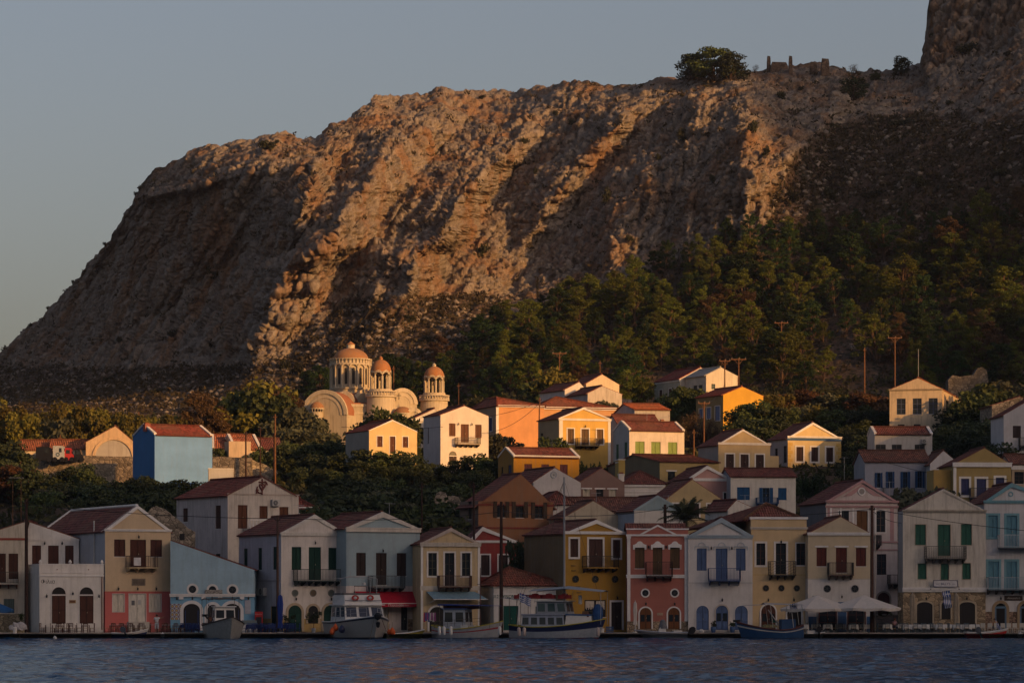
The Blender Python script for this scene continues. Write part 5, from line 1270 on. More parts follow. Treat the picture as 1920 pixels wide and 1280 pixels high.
# ================= church =================
CY=484.0; CX=XU(660,CY); CZ=ZV(885,CY)
church=thing('church','large domed church of pale stone with two round belfries and orange domes','church',(CX,CY,CZ),0)
cst=plaster((.48,.40,.28),.7); cst2=plaster((.55,.46,.33),.45); cdome=plaster((.34,.165,.075),.8); cdome2=plaster((.38,.165,.065),.6); cvault=plaster((.33,.13,.065),.5); cdark=paint((.03,.025,.02),.8)
def cl(u,v,dy=0): Y=CY+dy; return Vector((XU(u,Y)-CX,dy,ZV(v,Y)-CZ))
def crot(mb,ang,o):
    c,s=math.cos(ang),math.sin(ang); mb.v=[(o[0]+x*c-y*s,o[1]+x*s+y*c,z) for x,y,z in mb.v]; return mb
def cylwall(mb,c,r,z0,z1,mat,n=32): mb.lathe([(r,z0),(r,z1)],mat,n,(c[0],c[1],0))
def arcade(mb,c,r,zb,zs,n,w,mat,rot=0,th=.16,top=.0):
    """columns with round arches between them, on a circle"""
    for i in range(n):
        a=rot+2*math.pi*i/n; x,y=c[0]+r*math.cos(a),c[1]+r*math.sin(a)
        mb.tube([(x,y,zb),(x,y,zs)],w/2,mat,7)
    gap=2*math.pi*r/n-w*.6
    for i in range(n):
        a0=rot+2*math.pi*i/n; a1=rot+2*math.pi*(i+1)/n; m=9; inn=[];out=[]
        for j in range(m+1):
            t=j/m; a=a0+(a1-a0)*t; h=math.sin(math.pi*t)**.6*gap/2
            inn.append((a,zs+h)); out.append((a,zs+max(h+th*1.2,0)))
        V=[];Fs=[]
        for rr in (r+.10,r-.10):
            for (a,z) in inn: V.append((c[0]+rr*math.cos(a),c[1]+rr*math.sin(a),z))
            for (a,z) in out: V.append((c[0]+(rr+.04)*math.cos(a),c[1]+(rr+.04)*math.sin(a),z if not top else top))
        k=m+1
        for j in range(m): Fs+=[(j,j+1,k+j+1,k+j),(2*k+j+1,2*k+j,3*k+j,3*k+j+1),(j,2*k+j,2*k+j+1,j+1),(k+j,k+j+1,3*k+j+1,3*k+j)]
        mb.mesh(V,Fs,mat)
# main body
b=MB(); o=cl(612,800); W_=cl(752,800).x-o.x; H_=cl(0,757).z; L_=15
b.box(0,W_,0,L_,-4,H_,cst); b.box(-.12,W_+.12,-.12,.3,H_-.35,H_+.05,cst2); b.box(-.1,W_+.1,-.1,.3,cl(0,775).z,cl(0,772).z,cst2)
for i,u in enumerate((617,642,664,688,712,736)):
    x=(cl(u,0).x-o.x); b.box(x-.25,x+.25,-.16,-.001,-4,cl(0,775).z-.002,cst2)
crot(b,R(12),o); b.build('nave_wall',church)
for i,u in enumerate((631,654,677,701)):
    b=MB(); x=cl(u,0).x-o.x; z0=cl(0,818).z; z1=cl(0,790).z; w=.55
    inn=[(x+w/2,z0),(x+w/2,z1-w/2)]+arcpts(x,z1-w/2,w/2,8)[1:-1]+[(x-w/2,z1-w/2),(x-w/2,z0)]
    out=[(x+w/2+.15,z0),(x+w/2+.15,z1-w/2)]+arcpts(x,z1-w/2,w/2+.15,8)[1:-1]+[(x-w/2-.15,z1-w/2),(x-w/2-.15,z0)]
    b.prism(list(reversed(inn)),-.02,.01,cdark); b.ring(inn,out,-.12,.0,cst2); crot(b,R(12),o); b.build('window',church)
# roof slabs over the body
b=MB(); b.box(-.1,W_+.1,.31,L_,H_-.02,H_+.25,cvault); crot(b,R(12),o); b.build('roof',church)
def vault(u0,u1,vtop,dy,ang,L,face=cst,roofm=cvault,inner=True,vbase=None,name='vault'):
    a=cl(u0,0,dy); c_=cl(u1,0,dy); w=(c_.x-a.x)/math.cos(ang); r=w/2; zt=cl(0,vtop,dy).z; zc=zt-r
    zb_=cl(0,vbase,dy).z if vbase else zc-2
    m=MB(); pts=arcpts(r,zc,r,20); m.face([(0,0,zb_),(w,0,zb_)]+[(x,0,z) for x,z in pts],face)
    m.face([(w,L,zb_),(0,L,zb_)]+[(x,L,z) for x,z in reversed(pts)],face)
    m.face([(w,0,zb_),(w,L,zb_),(w,L,zc),(w,0,zc)],face); m.face([(0,L,zb_),(0,0,zb_),(0,0,zc),(0,L,zc)],face)
    m.ring(arcpts(r,zc,r-.45,20),arcpts(r,zc,r+.12,20),-.12,.28,cst2)
    if inner: m.ring(arcpts(r,zc,r-1.1,20),arcpts(r,zc,r-.8,20),-.06,.0,cst2)
    crot(m,ang,a); m.build('gable_wall',church)
    q_=MB()
    for i in range(20):
        (x0,z0),(x1,z1)=pts[i],pts[i+1]; q_.face([(x0,.29,z0),(x1,.29,z1),(x1,L,z1),(x0,L,z0)][::-1],roofm)
    crot(q_,ang,a); q_.build(name+'_roof',church)
vault(566,652,733,1.0,R(-22),7,vbase=870)
for i,u in enumerate((598,612,626)):
    b=MB(); p=cl(u,792,.4+.2*i); b.box(p.x-.22,p.x+.22,p.y-.25,p.y-.1,p.z-1.3,p.z+.9,cdark); b.prism([(p.x-.36,p.z+.9),(p.x+.36,p.z+.9)]+arcpts(p.x,p.z+.9,.36,8)[1:-1],p.y-.27,p.y-.1,cst2); b.build('window',church)
vault(728,781,728,1.5,R(22),6,vbase=850)
vault(628,664,735,3.0,R(-20),6,inner=False); vault(662,712,730,3.2,R(20),6,inner=False); vault(700,742,744,.4,R(18),5,inner=False,vbase=850)
vault(762,790,765,-.6,R(20),4,inner=False,vbase=850)
# small cross in the right gable
b=MB(); p=cl(748,743,1.5); b.bar(p+Vector((0,-.1,-.5)),p+Vector((0,-.1,.5)),.10,cdark); b.bar(p+Vector((-.35,-.02,.12)),p+Vector((.35,-.2,.12)),.10,cdark); b.build('cross',church)
# left apse
b=MB(); c=cl(594,0,-.6); r=.95; z0=cl(0,772,-.6).z; b.lathe([(r,-4),(r,z0)],cst,20,(c.x,c.y,0)); arcade(b,c,r,z0,z0+.22,14,.10,cst2); b.lathe([(r*.8,z0),(r*.8,z0+.5)],cdark,18,(c.x,c.y,0)); b.build('apse',church)
b=MB(); b.lathe([(r*1.1*math.cos(t),z0+.50+1.0*math.sin(t)) for t in np.linspace(0,math.pi/2-.02,9)],cdome,22,(c.x,c.y,0)); b.build('apse_dome',church)
b=MB(); c=cl(755,0,.2); z0=cl(0,774,.2).z; b.lathe([(1.3*math.cos(t),z0+.95*math.sin(t)) for t in np.linspace(0,math.pi/2-.02,9)],cdome,22,(c.x,c.y,0)); b.lathe([(1.3,-4),(1.3,z0)],cst,20,(c.x,c.y,0)); b.build('apse_dome',church)
# great drum and dome
D_=cl(657.5,0,8.6); k=(CY+8.6)/F; zz=lambda v: cl(0,v,8.6).z
b=MB(); r=38.5*k
b.lathe([(r*.99,zz(760)),(r*.99,zz(731)),(r*1.04,zz(731)),(r*1.04,zz(728)),(r*.93,zz(727)),(r*.93,zz(686))],cst,32,(D_.x,D_.y,0)); b.build('drum',church)
for i in range(16):
    a=2*math.pi*(i+.5)/16; 
    if math.sin(a)>.5: continue
    b=MB(); w=.42; R0=r*.93+.01; z0,z1=zz(722),zz(694)
    pts=[(-w/2,z0),(w/2,z0),(w/2,z1)]+arcpts(0,z1,w/2,6)[1:-1]+[(-w/2,z1)]
    V=[(D_.x+R0*math.cos(a)-x*math.sin(a),D_.y+R0*math.sin(a)+x*math.cos(a),z) for x,z in pts]; b.face(V,cdark)
    b.build('drum_window',church)
b=MB(); arcade(b,D_,r*.99,zz(728),zz(692),16,.24,cst2,0,.24); b.build('drum_arcade',church)
b=MB(); b.lathe([(r*.93,zz(686)),(r*1.02,zz(685)),(r*1.02,zz(682.5)),(r*.95,zz(682)),(r*.95,zz(676)),(r*1.03,zz(675.5)),(r*1.03,zz(673.5)),(r*.86,zz(673))],cst2,36,(D_.x,D_.y,0)); 
arcade(b,D_,r*1.0,zz(682.5),zz(677.5),36,.12,cst2,0,.1); b.build('cornice',church)
b=MB(); rd=33.5*k; hd=zz(652.5)-zz(674.5); b.lathe([(rd*math.cos(t),zz(674.5)+hd*math.sin(t)) for t in np.linspace(0,math.pi/2-.12,14)],cdome,40,(D_.x,D_.y,0)); dm=b.build('dome',church,smooth=True)
b=MB(); b.lathe([(.62,zz(654)),(.62,zz(646.5)),(.70,zz(646.3)),(.0,zz(640))],cst2,12,(D_.x,D_.y,0)); b.lathe([(.74,zz(646.2)),(.0,zz(639.5))],cdome2,12,(D_.x,D_.y,0)); b.build('lantern',dm)
def belfry(uc,dy,vd0,vd1,vc,vb0,vb1,rpx,rb,vbot):
    c=cl(uc,0,dy); k=(CY+dy)/F; z=lambda v: cl(0,v,dy).z; r=rpx*k
    root=bpy.data.objects.new('belfry',None); link(root,church)
    b=MB(); b.lathe([(rb*k*.93,z(vbot)),(rb*k*.93,z(vb1)),(rb*k*1.05,z(vb1)+.02),(rb*k*1.05,z(vb1)+.25),(0,z(vb1)+.26)],cst2,32,(c.x,c.y,0)); b.build('tower',root)
    b=MB(); n=34
    for i in range(n):
        a=2*math.pi*i/n; x,y=c.x+rb*k*math.cos(a),c.y+rb*k*math.sin(a); b.lathe([(.05,z(vb1)+.25),(.10,z(vb1)+.4),(.04,z(vb0)-.16)],cst2,6,(x,y,0))
    b.lathe([(rb*k*.95,z(vb0)-.17),(rb*k*1.05,z(vb0)-.17),(rb*k*1.05,z(vb0)),(rb*k*.95,z(vb0)),(rb*k*.95,z(vb0)-.17)],cst2,32,(c.x,c.y,0)); b.build('balustrade',root)
    b=MB(); b.lathe([(r*1.15,z(vb1)+.2),(r*1.15,z(vc))],cst2,20,(c.x,c.y,0)); arcade(b,c,r*.95,z(vc),z(vd1+6),8,.34,cst2,.2,.3); b.lathe([(r*1.0,z(vd1+6)+.62),(r*1.12,z(vd1)+.02),(r*.98,z(vd1)+.05)],cst2,24,(c.x,c.y,0)); b.build('colonnade',root)
    b=MB(); hd=z(vd0)-z(vd1); b.lathe([(r*1.04*math.cos(t)**.9,z(vd1)+hd*math.sin(t)) for t in np.linspace(0,math.pi/2-.1,12)],cdome2,26,(c.x,c.y,0)); dm=b.build('dome',root,smooth=True)
    b=MB(); b.lathe([(.30,z(vd0)-.15),(.28,z(vd0)+.2),(.34,z(vd0)+.25),(.05,z(vd0)+.5)],cdome2 if uc<750 else cst2,10,(c.x,c.y,0)); b.build('finial',dm)
    b=MB(); b.lathe([(.05,.5),(.18,.42),(.24,.1),(.33,0)],paint((.10,.07,.04),.4),10,(c.x,c.y,z(vd1+14))); b.build('bell',root)
belfry(714,1.5,674,699,730,733,745,19,28,850)
belfry(814,6.0,687,708,737,741,752,18.5,27.5,860)

# ================= plants =================
barkm=paint((.085,.055,.038),.9,.4,.1)
def leafcloud(rng,cents,rads,n,size,flat=1.0,up=.3,asp=.5):
    """many small leaf sprays in ellipsoidal clumps"""
    Vs=[];k=0
    for c,r in zip(cents,rads):
        m=n; d=rng.normal(size=(m,3)); d/=np.linalg.norm(d,axis=1)[:,None]; rad=rng.random((m,1))**.45
        p=np.array(c)+d*rad*np.array(r)
        nrm=rng.normal(size=(m,3))+d*.6+np.array([0,0,up]); nrm/=np.linalg.norm(nrm,axis=1)[:,None]
        t=np.cross(nrm,rng.normal(size=(m,3))); t/=np.linalg.norm(t,axis=1)[:,None]; bt=np.cross(nrm,t)
        s=size*(.6+.8*rng.random((m,1)))
        a=p-t*s*.5; b_=p+bt*s*asp*.5; c2=p+t*s*.5+np.array([0,0,-.1])*s; d2=p-bt*s*asp*.5
        Vs.append(np.stack([a,b_,c2,d2],1).reshape(-1,3))
    V=np.concatenate(Vs); F_=np.arange(len(V)).reshape(-1,4); return V,F_
def trunk_mb(h,r,lean=(0,0),limbs=(),name='trunk'):
    b=MB(); pts=[];n=6
    for i in range(n+1):
        t=i/n; pts.append((lean[0]*t*t*h,lean[1]*t*t*h,-.8+(h+.8)*t))
    b.tube(pts,[r*(1-.75*i/n)+.02 for i in range(n+1)],barkm,7)
    for (t0,e) in limbs:
        i=min(int(t0*n),n-1); s_=Vector(pts[i]); e=Vector(e); m_=(s_+e)/2+Vector((0,0,-.15*(e-s_).length)); b.tube([s_,m_,e],[r*.4,r*.28,.03],barkm,5)
    return b
PROTO={}
def mkproto(kind,seed):
    rng=np.random.default_rng(seed); rr=random.Random(seed)
    if kind.startswith('pine'):
        h=8.2; lean=(rr.uniform(-.16,.16),rr.uniform(-.08,.08)); cs=[];rs=[];lm=[]
        n=rr.randint(20,26); br_=rr.uniform(.42,.62); wid=rr.uniform(2.1,2.9)
        for i in range(n):
            t=.16+.84*((i+rr.random()*.8)/n); a=i*2.4+rr.uniform(-.7,.7)
            w=wid*(1-t)**br_*rr.uniform(.35,1.15)+.15; x=w*math.cos(a)+lean[0]*t*t*h; y=w*math.sin(a)+lean[1]*t*t*h; z=h*t+rr.uniform(-.3,.3)
            q_=rr.uniform(.65,1.2); e_=1.0*q_*(1.2-t*.6); cs.append((x,y,z)); rs.append((e_,e_,.55*q_)); lm.append((max(t-.12,.05),(x*.8,y*.8,z-.1)))
            cs.append((x+rr.uniform(-.7,.7),y+rr.uniform(-.7,.7),z+rr.uniform(.1,.6))); rs.append((.5*q_,.5*q_,.4*q_))
        V,Q_=leafcloud(rng,cs,rs,150,.27,up=.5,asp=.45)
        cols={'pine_gold':((.066,.082,.012),(.130,.136,.020)),'pine_dark':((.016,.036,.010),(.038,.062,.016)),'pine_dry':((.060,.035,.018),(.110,.060,.028))}[kind]
        tb=trunk_mb(h,.20,lean,lm)
    elif kind=='broad' or kind=='olive' or kind=='gold' or kind=='brown' or kind=='dark':
        h=5.0; cs=[];rs=[];lm=[]
        for i in range(17):
            a=i*2.4+rr.uniform(-.4,.4); t=i/16; w=2.0*math.sqrt(max(0,1-(t*1.0-.25)**2*1.25))*rr.uniform(.55,1.0); z=1.0+h*.74*t+rr.uniform(-.25,.35)
            x,y=w*math.cos(a),w*math.sin(a); q_=rr.uniform(.65,1.15); cs.append((x,y,z)); rs.append((.98*q_,.98*q_,.72*q_)); lm.append((.15+.4*t,(x*.7,y*.7,z-.2)))
        V,Q_=leafcloud(rng,cs,rs,150,.36,up=.3,asp=.62)
        cols={'broad':((.036,.050,.016),(.078,.092,.028)),'olive':((.055,.058,.034),(.105,.105,.058)),'gold':((.085,.075,.014),(.150,.120,.024)),'brown':((.065,.030,.014),(.115,.055,.022)),'dark':((.026,.038,.016),(.056,.066,.028))}[kind]
        tb=trunk_mb(h*.6,.17,(rr.uniform(-.1,.1),0),lm)
    elif kind=='cypress':
        h=9; cs=[(rr.uniform(-.12,.12),rr.uniform(-.12,.12),.6+h*.95*t) for t in np.linspace(0,1,13)]; rs=[(.85*(1-t)**.5*(.5+min(t*4,.5))+.14,)*2+(.65,) for t in np.linspace(0,1,13)]
        V,Q_=leafcloud(rng,cs,rs,150,.30,up=.8,asp=.4); cols=((.028,.026,.010),(.052,.044,.014)); tb=trunk_mb(h*.5,.14)
    elif kind=='wispy':
        h=5; cs=[];rs=[]
        for i in range(12): 
            a=rr.random()*6.28;w=rr.uniform(.2,1.7);cs.append((w*math.cos(a),w*math.sin(a),rr.uniform(1,4.6)));rs.append((.7,.7,.9))
        V,Q_=leafcloud(rng,cs,rs,90,.26,up=.8,asp=.25); cols=((.085,.055,.028),(.14,.09,.045)); tb=trunk_mb(4.2,.12,(.05,0),[(.2,(c[0]*.9,c[1]*.9,c[2])) for c in cs])
    elif kind=='spiky':
        h=4; cs=[];rs=[]
        for i in range(22):
            a=rr.random()*6.28; w=rr.uniform(0,1.9); z0=rr.uniform(.5,2.6)
            for k in range(4): cs.append((w*math.cos(a)*(1+.12*k),w*math.sin(a)*(1+.12*k),z0+.35*k)); rs.append((.26-.03*k,.26-.03*k,.26))
        V,Q_=leafcloud(rng,cs,rs,26,.22,up=.3,asp=.5); cols=((.018,.032,.012),(.040,.060,.020)); tb=trunk_mb(2.5,.12)
    elif kind=='shrub':
        cs=[];rs=[]
        for i in range(7): a=rr.random()*6.28;w=rr.uniform(0,.75);cs.append((w*math.cos(a),w*math.sin(a),rr.uniform(.2,.75)));rs.append((.5,.5,.42))
        V,Q_=leafcloud(rng,cs,rs,75,.24,up=.3,asp=.6); cols=((.022,.024,.012),(.046,.044,.020)); tb=trunk_mb(.6,.07)
    m=foliage(*cols)
    tr=tb.build('trunk'); cr_=npmesh('crown',V,Q_,m); 
    bpy.data.objects.remove(bpy.data.objects[tr.name]) if False else None
    d=(tr.data,cr_.data); bpy.data.objects.remove(tr); bpy.data.objects.remove(cr_); return d
NV={'pine_gold':4,'pine_dark':4,'pine_dry':2,'broad':4,'olive':3,'gold':3,'brown':2,'dark':3,'cypress':2,'wispy':2,'spiky':1,'shrub':4}
PR=random.Random(17)
NAMES={'pine_gold':'pine_tree','pine_dark':'pine_tree','pine_dry':'pine_tree','broad':'leafy_tree','olive':'olive_tree','gold':'leafy_tree','brown':'leafy_tree','dark':'leafy_tree','cypress':'cypress_tree','wispy':'bare_tree','spiky':'citrus_tree','shrub':'shrub'}
def plant(kind,loc,s,label,group=None,cat=None,sx=1.0):
    key=(kind,PR.randrange(NV[kind]))
    if key not in PROTO: PROTO[key]=mkproto(kind,hash_(kind)+key[1])
    tr,cr_=PROTO[key]
    r=thing(NAMES[kind],label,cat or ('shrub' if kind=='shrub' else 'tree'),loc,PR.uniform(0,6.28),group)
    w=s*PR.uniform(.9,1.12)*sx; r.scale=(w,w,s)
    for n_,d in (('trunk',tr),('crown',cr_)):
        if n_=='trunk' and kind=='shrub': continue
        o=bpy.data.objects.new(n_,d); link(o,r)
    return r
def hash_(s): return sum(ord(c)*(i+3)*7 for i,c in enumerate(s))%9973
# --- pine forest on the slope ---
UB=[(560,750),(690,745),(720,735),(790,705),(860,665),(930,625),(1000,598),(1060,572),(1130,552),(1200,524),(1290,492),(1400,455),(1500,440),(1600,442),(1700,432),(1800,420),(1960,400)]
LBt=[(560,772),(850,775),(1000,752),(1150,745),(1250,700),(1400,738),(1640,745),(1960,748)]
def interp(p,u): return float(np.interp(u,[a for a,_ in p],[b for _,b in p]))
LM=[(560,700,'right behind the church'),(700,870,'between the two belfries and the apricot building'),(870,1040,'above the apricot building'),(1040,1180,'above the upper white group of houses'),(1180,1320,'above the two upper terrace houses'),(1320,1470,'above the orange yellow house'),(1470,1640,'around the sunlit roofless ruin'),(1640,1800,'above the abandoned ochre house'),(1800,2000,'at the right edge of the picture')]
pts=[]; tries=0; PF=random.Random(5)
while len(pts)<287 and tries<90000:
    tries+=1; u=PF.uniform(560,1940); a,b_=interp(UB,u),interp(LBt,u); v=a+(b_-a)*PF.random()**.9
    if 1545<u<1640 and 640<v<735: continue
    if 1640<u<1700 and 690<v<740 : continue
    if u<900 and PF.random()<.45: continue
    if any(((u-x)/1.25)**2+((v-y)*1.15)**2<18**2 for x,y in pts): continue
    pts.append((u,v))
for (u,v) in sorted(pts,key=lambda p:p[1]):
    a=interp(UB,u); rel=(v-a)/(interp(LBt,u)-a); x=PF.random()
    kind='pine_dark' if x<.44+(.2 if u<900 else 0) else ('pine_dry' if x>.965-(.04 if rel>.5 else 0) else 'pine_gold')
    p=on_hill(u,v); s=PF.choice([.45,.55,.65,.72,.8,.95])*PF.uniform(.9,1.1)*(1.0 if rel>.1 else .85)
    ph=[c for c in LM if c[0]<=u<c[1]][0][2]; hgt='high on the slope' if rel<.33 else 'halfway up the slope' if rel<.66 else 'low on the slope'
    kd={'pine_dark':'dark green pine','pine_gold':'golden green pine','pine_dry':'rusty brown half dry pine'}[kind]
    lab=f'{kd} {hgt} {ph}'.replace('rusty brown half dry pine','rusty half dry pine')
    plant(kind,p,s,lab,f'{kd}s {hgt} {ph}',sx=PF.uniform(1.1,1.65))
# cypresses and loose conifers
for i,(u,v,top,lab) in enumerate([(903,742,655,'tall cypress left of the apricot building, thickest of its pair'),(924,742,682,'slimmer cypress leaning against the thick one by the apricot building'),(975,742,708,'thin brown conifer behind the apricot building roofs'),(1063,590,548,'lone dark cypress at the top edge of the forest under the cliff'),(750,740,690,'small cypress between the two belfries'),(1452,720,670,'dark cypress beside the tall crossarm pole'),(1010,560,520,'dark pointed conifer against the cliff foot')]):
    p=on_hill(u,v); h=(v-top)*p.y/F; plant('cypress',p,h/9.6,lab,sx=1.1)
# --- town and hillside trees by place: (u, v of foot, distance, size px high, kind, label) ---
def town_tree(u,Y,hpx,kind,label,group=None,sx=1.0,dz=0):
    X=XU(u,Y); z=ground(X,Y)+dz; H0={'cypress':9.6,'wispy':5,'spiky':4,'shrub':1.1}.get(kind,9.3 if kind.startswith('pine') else 5.3)
    return plant(kind,(X,Y,z-.2),hpx*Y/F/H0,label,group,sx=sx)
def top_tree(u,vtop,Y,kind,label,group=None,sx=1.0):
    """tree whose top reaches picture row vtop"""
    X=XU(u,Y); z=ground(X,Y)-.2; H0={'cypress':9.6,'wispy':5,'spiky':4,'shrub':1.1}.get(kind,9.3 if kind.startswith('pine') else 5.3)
    s=max((ZV(vtop,Y)-z)/H0,.25); return plant(kind,(X,Y,z),s,label,group,sx=sx)
r=random.Random(9)
g='sunlit round trees in a row behind the red roofed sheds'
for u,vt,k in [(-20,748,'gold'),(15,752,'gold'),(48,768,'gold'),(85,772,'gold'),(112,778,'olive'),(128,756,'gold'),(150,760,'gold'),(172,775,'gold'),(196,766,'gold'),(222,772,'gold'),(243,770,'gold'),(268,785,'gold'),(300,778,'gold'),(322,775,'gold'),(345,782,'gold')]:
    top_tree(u,vt,446+r.uniform(-6,10),k,'golden green round tree in the row behind the red roofed sheds and blue house',g,sx=.8)
g='rusty trees behind the blue house'
for u,vt,k in [(378,722,'brown'),(398,735,'brown'),(420,760,'brown'),(365,760,'brown')]: top_tree(u,vt,452+r.uniform(-4,8),'pine_dry','rusty brown conifer right behind the bright blue house',g,sx=1.1)
g='trees left of the church'
for u,vt,k in [(440,752,'broad'),(463,728,'broad'),(486,718,'gold'),(505,735,'broad'),(415,775,'gold'),(432,770,'gold')]: top_tree(u,vt,456+r.uniform(-4,8),k,'leafy green tree in the clump left of the church',g,sx=.9)
for u,vt in [(520,712),(537,730),(552,745)]: top_tree(u,vt,462,'pine_dry','tall brown leaved tree in the clump touching the church',  'brown trees touching the church',sx=1.1)
for u,vt in [(548,760),(572,772),(590,782),(533,778)]: top_tree(u,vt,452,'olive','pale olive green tree in front of the left end of the church','olive trees before the church',sx=1.0)
for u,vt in [(535,800),(558,800),(580,808),(605,815)]: top_tree(u,vt,444,'olive','big olive tree lit from the right below the church apse','olive trees below the apse',sx=1.1)
top_tree(727,765,458,'broad','round green tree growing against the church nave wall'); top_tree(703,780,460,'dark','small dark tree at the foot of the first belfry'); top_tree(762,782,458,'broad','small green tree below the church right gable')
# dark mass in the middle of the picture
g='dark broadleaf trees massed below the church'
for u,vt,Y,k in [(530,835,428,'dark'),(555,830,430,'broad'),(585,826,430,'dark'),(612,826,430,'broad'),(640,832,428,'dark'),(668,838,424,'broad'),(695,842,415,'dark'),(725,846,412,'broad'),(752,846,412,'dark'),(778,852,410,'dark'),(545,858,420,'broad'),(575,856,420,'dark'),(610,854,418,'dark'),(645,856,416,'broad'),(680,862,410,'dark'),(715,870,404,'broad'),(745,872,404,'dark'),(775,878,402,'broad'),(800,885,400,'dark'),(660,884,400,'dark'),(700,892,392,'dark'),(740,900,388,'broad'),(780,905,386,'dark'),(815,900,390,'broad'),(600,880,405,'dark'),(560,880,405,'dark'),(630,880,402,'broad')]:
    top_tree(u+r.uniform(-4,4),vt+r.uniform(-3,3),Y,k,'dark green tree in the dense grove below the church',g,sx=1.25)
g='bushes in the lower middle thicket'
for u,vt,Y in [(620,905,372),(650,898,376),(685,905,372),(720,915,368),(755,912,368),(790,915,368),(825,920,366),(600,925,360),(640,925,360),(680,930,358),(720,935,356),(760,935,356),(800,940,352),(840,938,352),(850,905,376),(868,925,362),(585,938,350),(610,950,346),(660,955,342),(745,955,342),(790,960,340),(830,965,338)]:
    top_tree(u+r.uniform(-4,4),vt,Y,r.choice(['dark','broad','dark','olive']),'low dark bush in the thicket just above the light blue and weathered yellow houses',g,sx=1.35)
g='trees around the white cubic house'
for u,vt,Y,k in [(812,868,420,'dark'),(835,872,418,'broad'),(862,862,415,'dark'),(888,850,414,'dark'),(908,856,412,'broad'),(925,862,410,'dark'),(905,880,402,'dark'),(880,885,398,'dark'),(845,885,400,'broad')]: top_tree(u,vt,Y,k,'dark tree at the foot of the white cubic house',g,sx=1.2)
for u,vt in [(930,812),(948,816),(962,826)]: top_tree(u,vt,436,'olive','olive tree between white cubic house and the apricot wall','olive trees before the apricot wall',sx=1.0)
top_tree(1037,820,420,'broad','round bush growing against the shaded side of the sunny yellow house',sx=1.0)
for u,vt in [(1090,856),(1108,862),(1125,858),(1140,866),(1152,858)]: top_tree(u,vt,412,'spiky','dark fig tree at the foot of the sunny yellow house','fig trees below the yellow house',sx=.9)
top_tree(1140,751,462,'olive','low olive bush before the grey white upper house',sx=1.2)
for u,vt,k in [(1040,694,'gold'),(1020,715,'broad'),(1062,705,'gold')]: top_tree(u,vt,500,'gold' if k=='gold' else 'broad','bright green tree left of the upper white group','trees left of the upper white group',sx=1.0)
for u,vt in [(1182,690),(1205,700),(1170,715)]: top_tree(u,vt,500,'pine_gold','bushy pine between the upper white group and the upper terrace','pines between upper groups',sx=1.3)
for u,vt in [(1268,730),(1285,722),(1300,728),(1292,745),(1275,750),(1310,748)]: top_tree(u,vt,470,'broad','leafy bush in front of the upper terrace houses','bushes before the upper terrace houses',sx=1.0)
for u,vt in [(1278,778),(1298,772),(1318,780),(1290,795),(1332,790),(1345,795)]: top_tree(u,vt,450,'wispy','dry wispy tree left of the orange yellow house','wispy trees left of the orange yellow house',sx=1.2)
g='dark trees right of the orange yellow house'
for u,vt,Y,k in [(1400,758,446,'broad'),(1420,750,446,'broad'),(1445,762,444,'dark'),(1405,785,440,'dark'),(1430,785,438,'dark'),(1460,790,440,'dark'),(1385,800,438,'broad'),(1475,770,446,'broad')]: top_tree(u,vt,Y,k,'dark leafy tree right beside the orange yellow house',g,sx=1.15)
g='bushes in the gully between the quoined and abandoned houses'
for u,vt,Y,k in [(1440,738,470,'gold'),(1465,736,472,'gold'),(1490,735,474,'brown'),(1520,730,474,'brown'),(1548,735,472,'olive'),(1575,738,472,'gold'),(1600,738,470,'broad'),(1628,735,468,'brown'),(1652,742,466,'brown'),(1505,760,458,'olive'),(1535,762,456,'gold'),(1560,768,454,'broad'),(1590,765,455,'dark'),(1620,762,456,'broad'),(1645,770,452,'dark'),(1590,800,440,'dark'),(1610,815,430,'dark'),(1635,800,436,'dark'),(1600,845,418,'dark'),(1590,870,405,'dark'),(1612,790,442,'broad'),(1655,780,450,'broad')]:
    top_tree(u+r.uniform(-3,3),vt,Y,k,'bush in the overgrown gully left of the abandoned ochre house',g,sx=1.2)
g='trees right of the abandoned house'
for u,vt,Y,k in [(1795,762,438,'dark'),(1812,750,438,'broad'),(1830,735,440,'broad'),(1850,722,444,'broad'),(1872,712,448,'olive'),(1893,715,448,'olive'),(1905,735,440,'broad'),(1790,790,430,'dark'),(1815,790,428,'dark'),(1842,785,426,'dark'),(1865,790,420,'dark'),(1830,815,415,'dark'),(1855,825,408,'dark'),(1800,815,418,'dark'),(1780,800,425,'dark'),(1870,830,402,'dark')]:
    top_tree(u,vt,Y,k,'dense green tree right of the abandoned ochre house',g,sx=1.2)
for u,vt in [(1512,880),(1530,876)]: top_tree(u,vt,394,'spiky','spiky leaved citrus tree below the quoined yellow house','citrus trees below the quoined house',sx=1.0)
for u,vt in [(1722,915),(1735,910)]: top_tree(u,vt,340,'olive','grey green olive bush behind the tall off-white taverna gable','olive bushes behind the taverna',sx=.9)
top_tree(966,1012,318,'dark','dark bush wedged between dark red and mustard houses',sx=.42); top_tree(974,1035,316,'dark','smaller bush in the gap left of the mustard house wall',sx=.45)
g='left thicket'
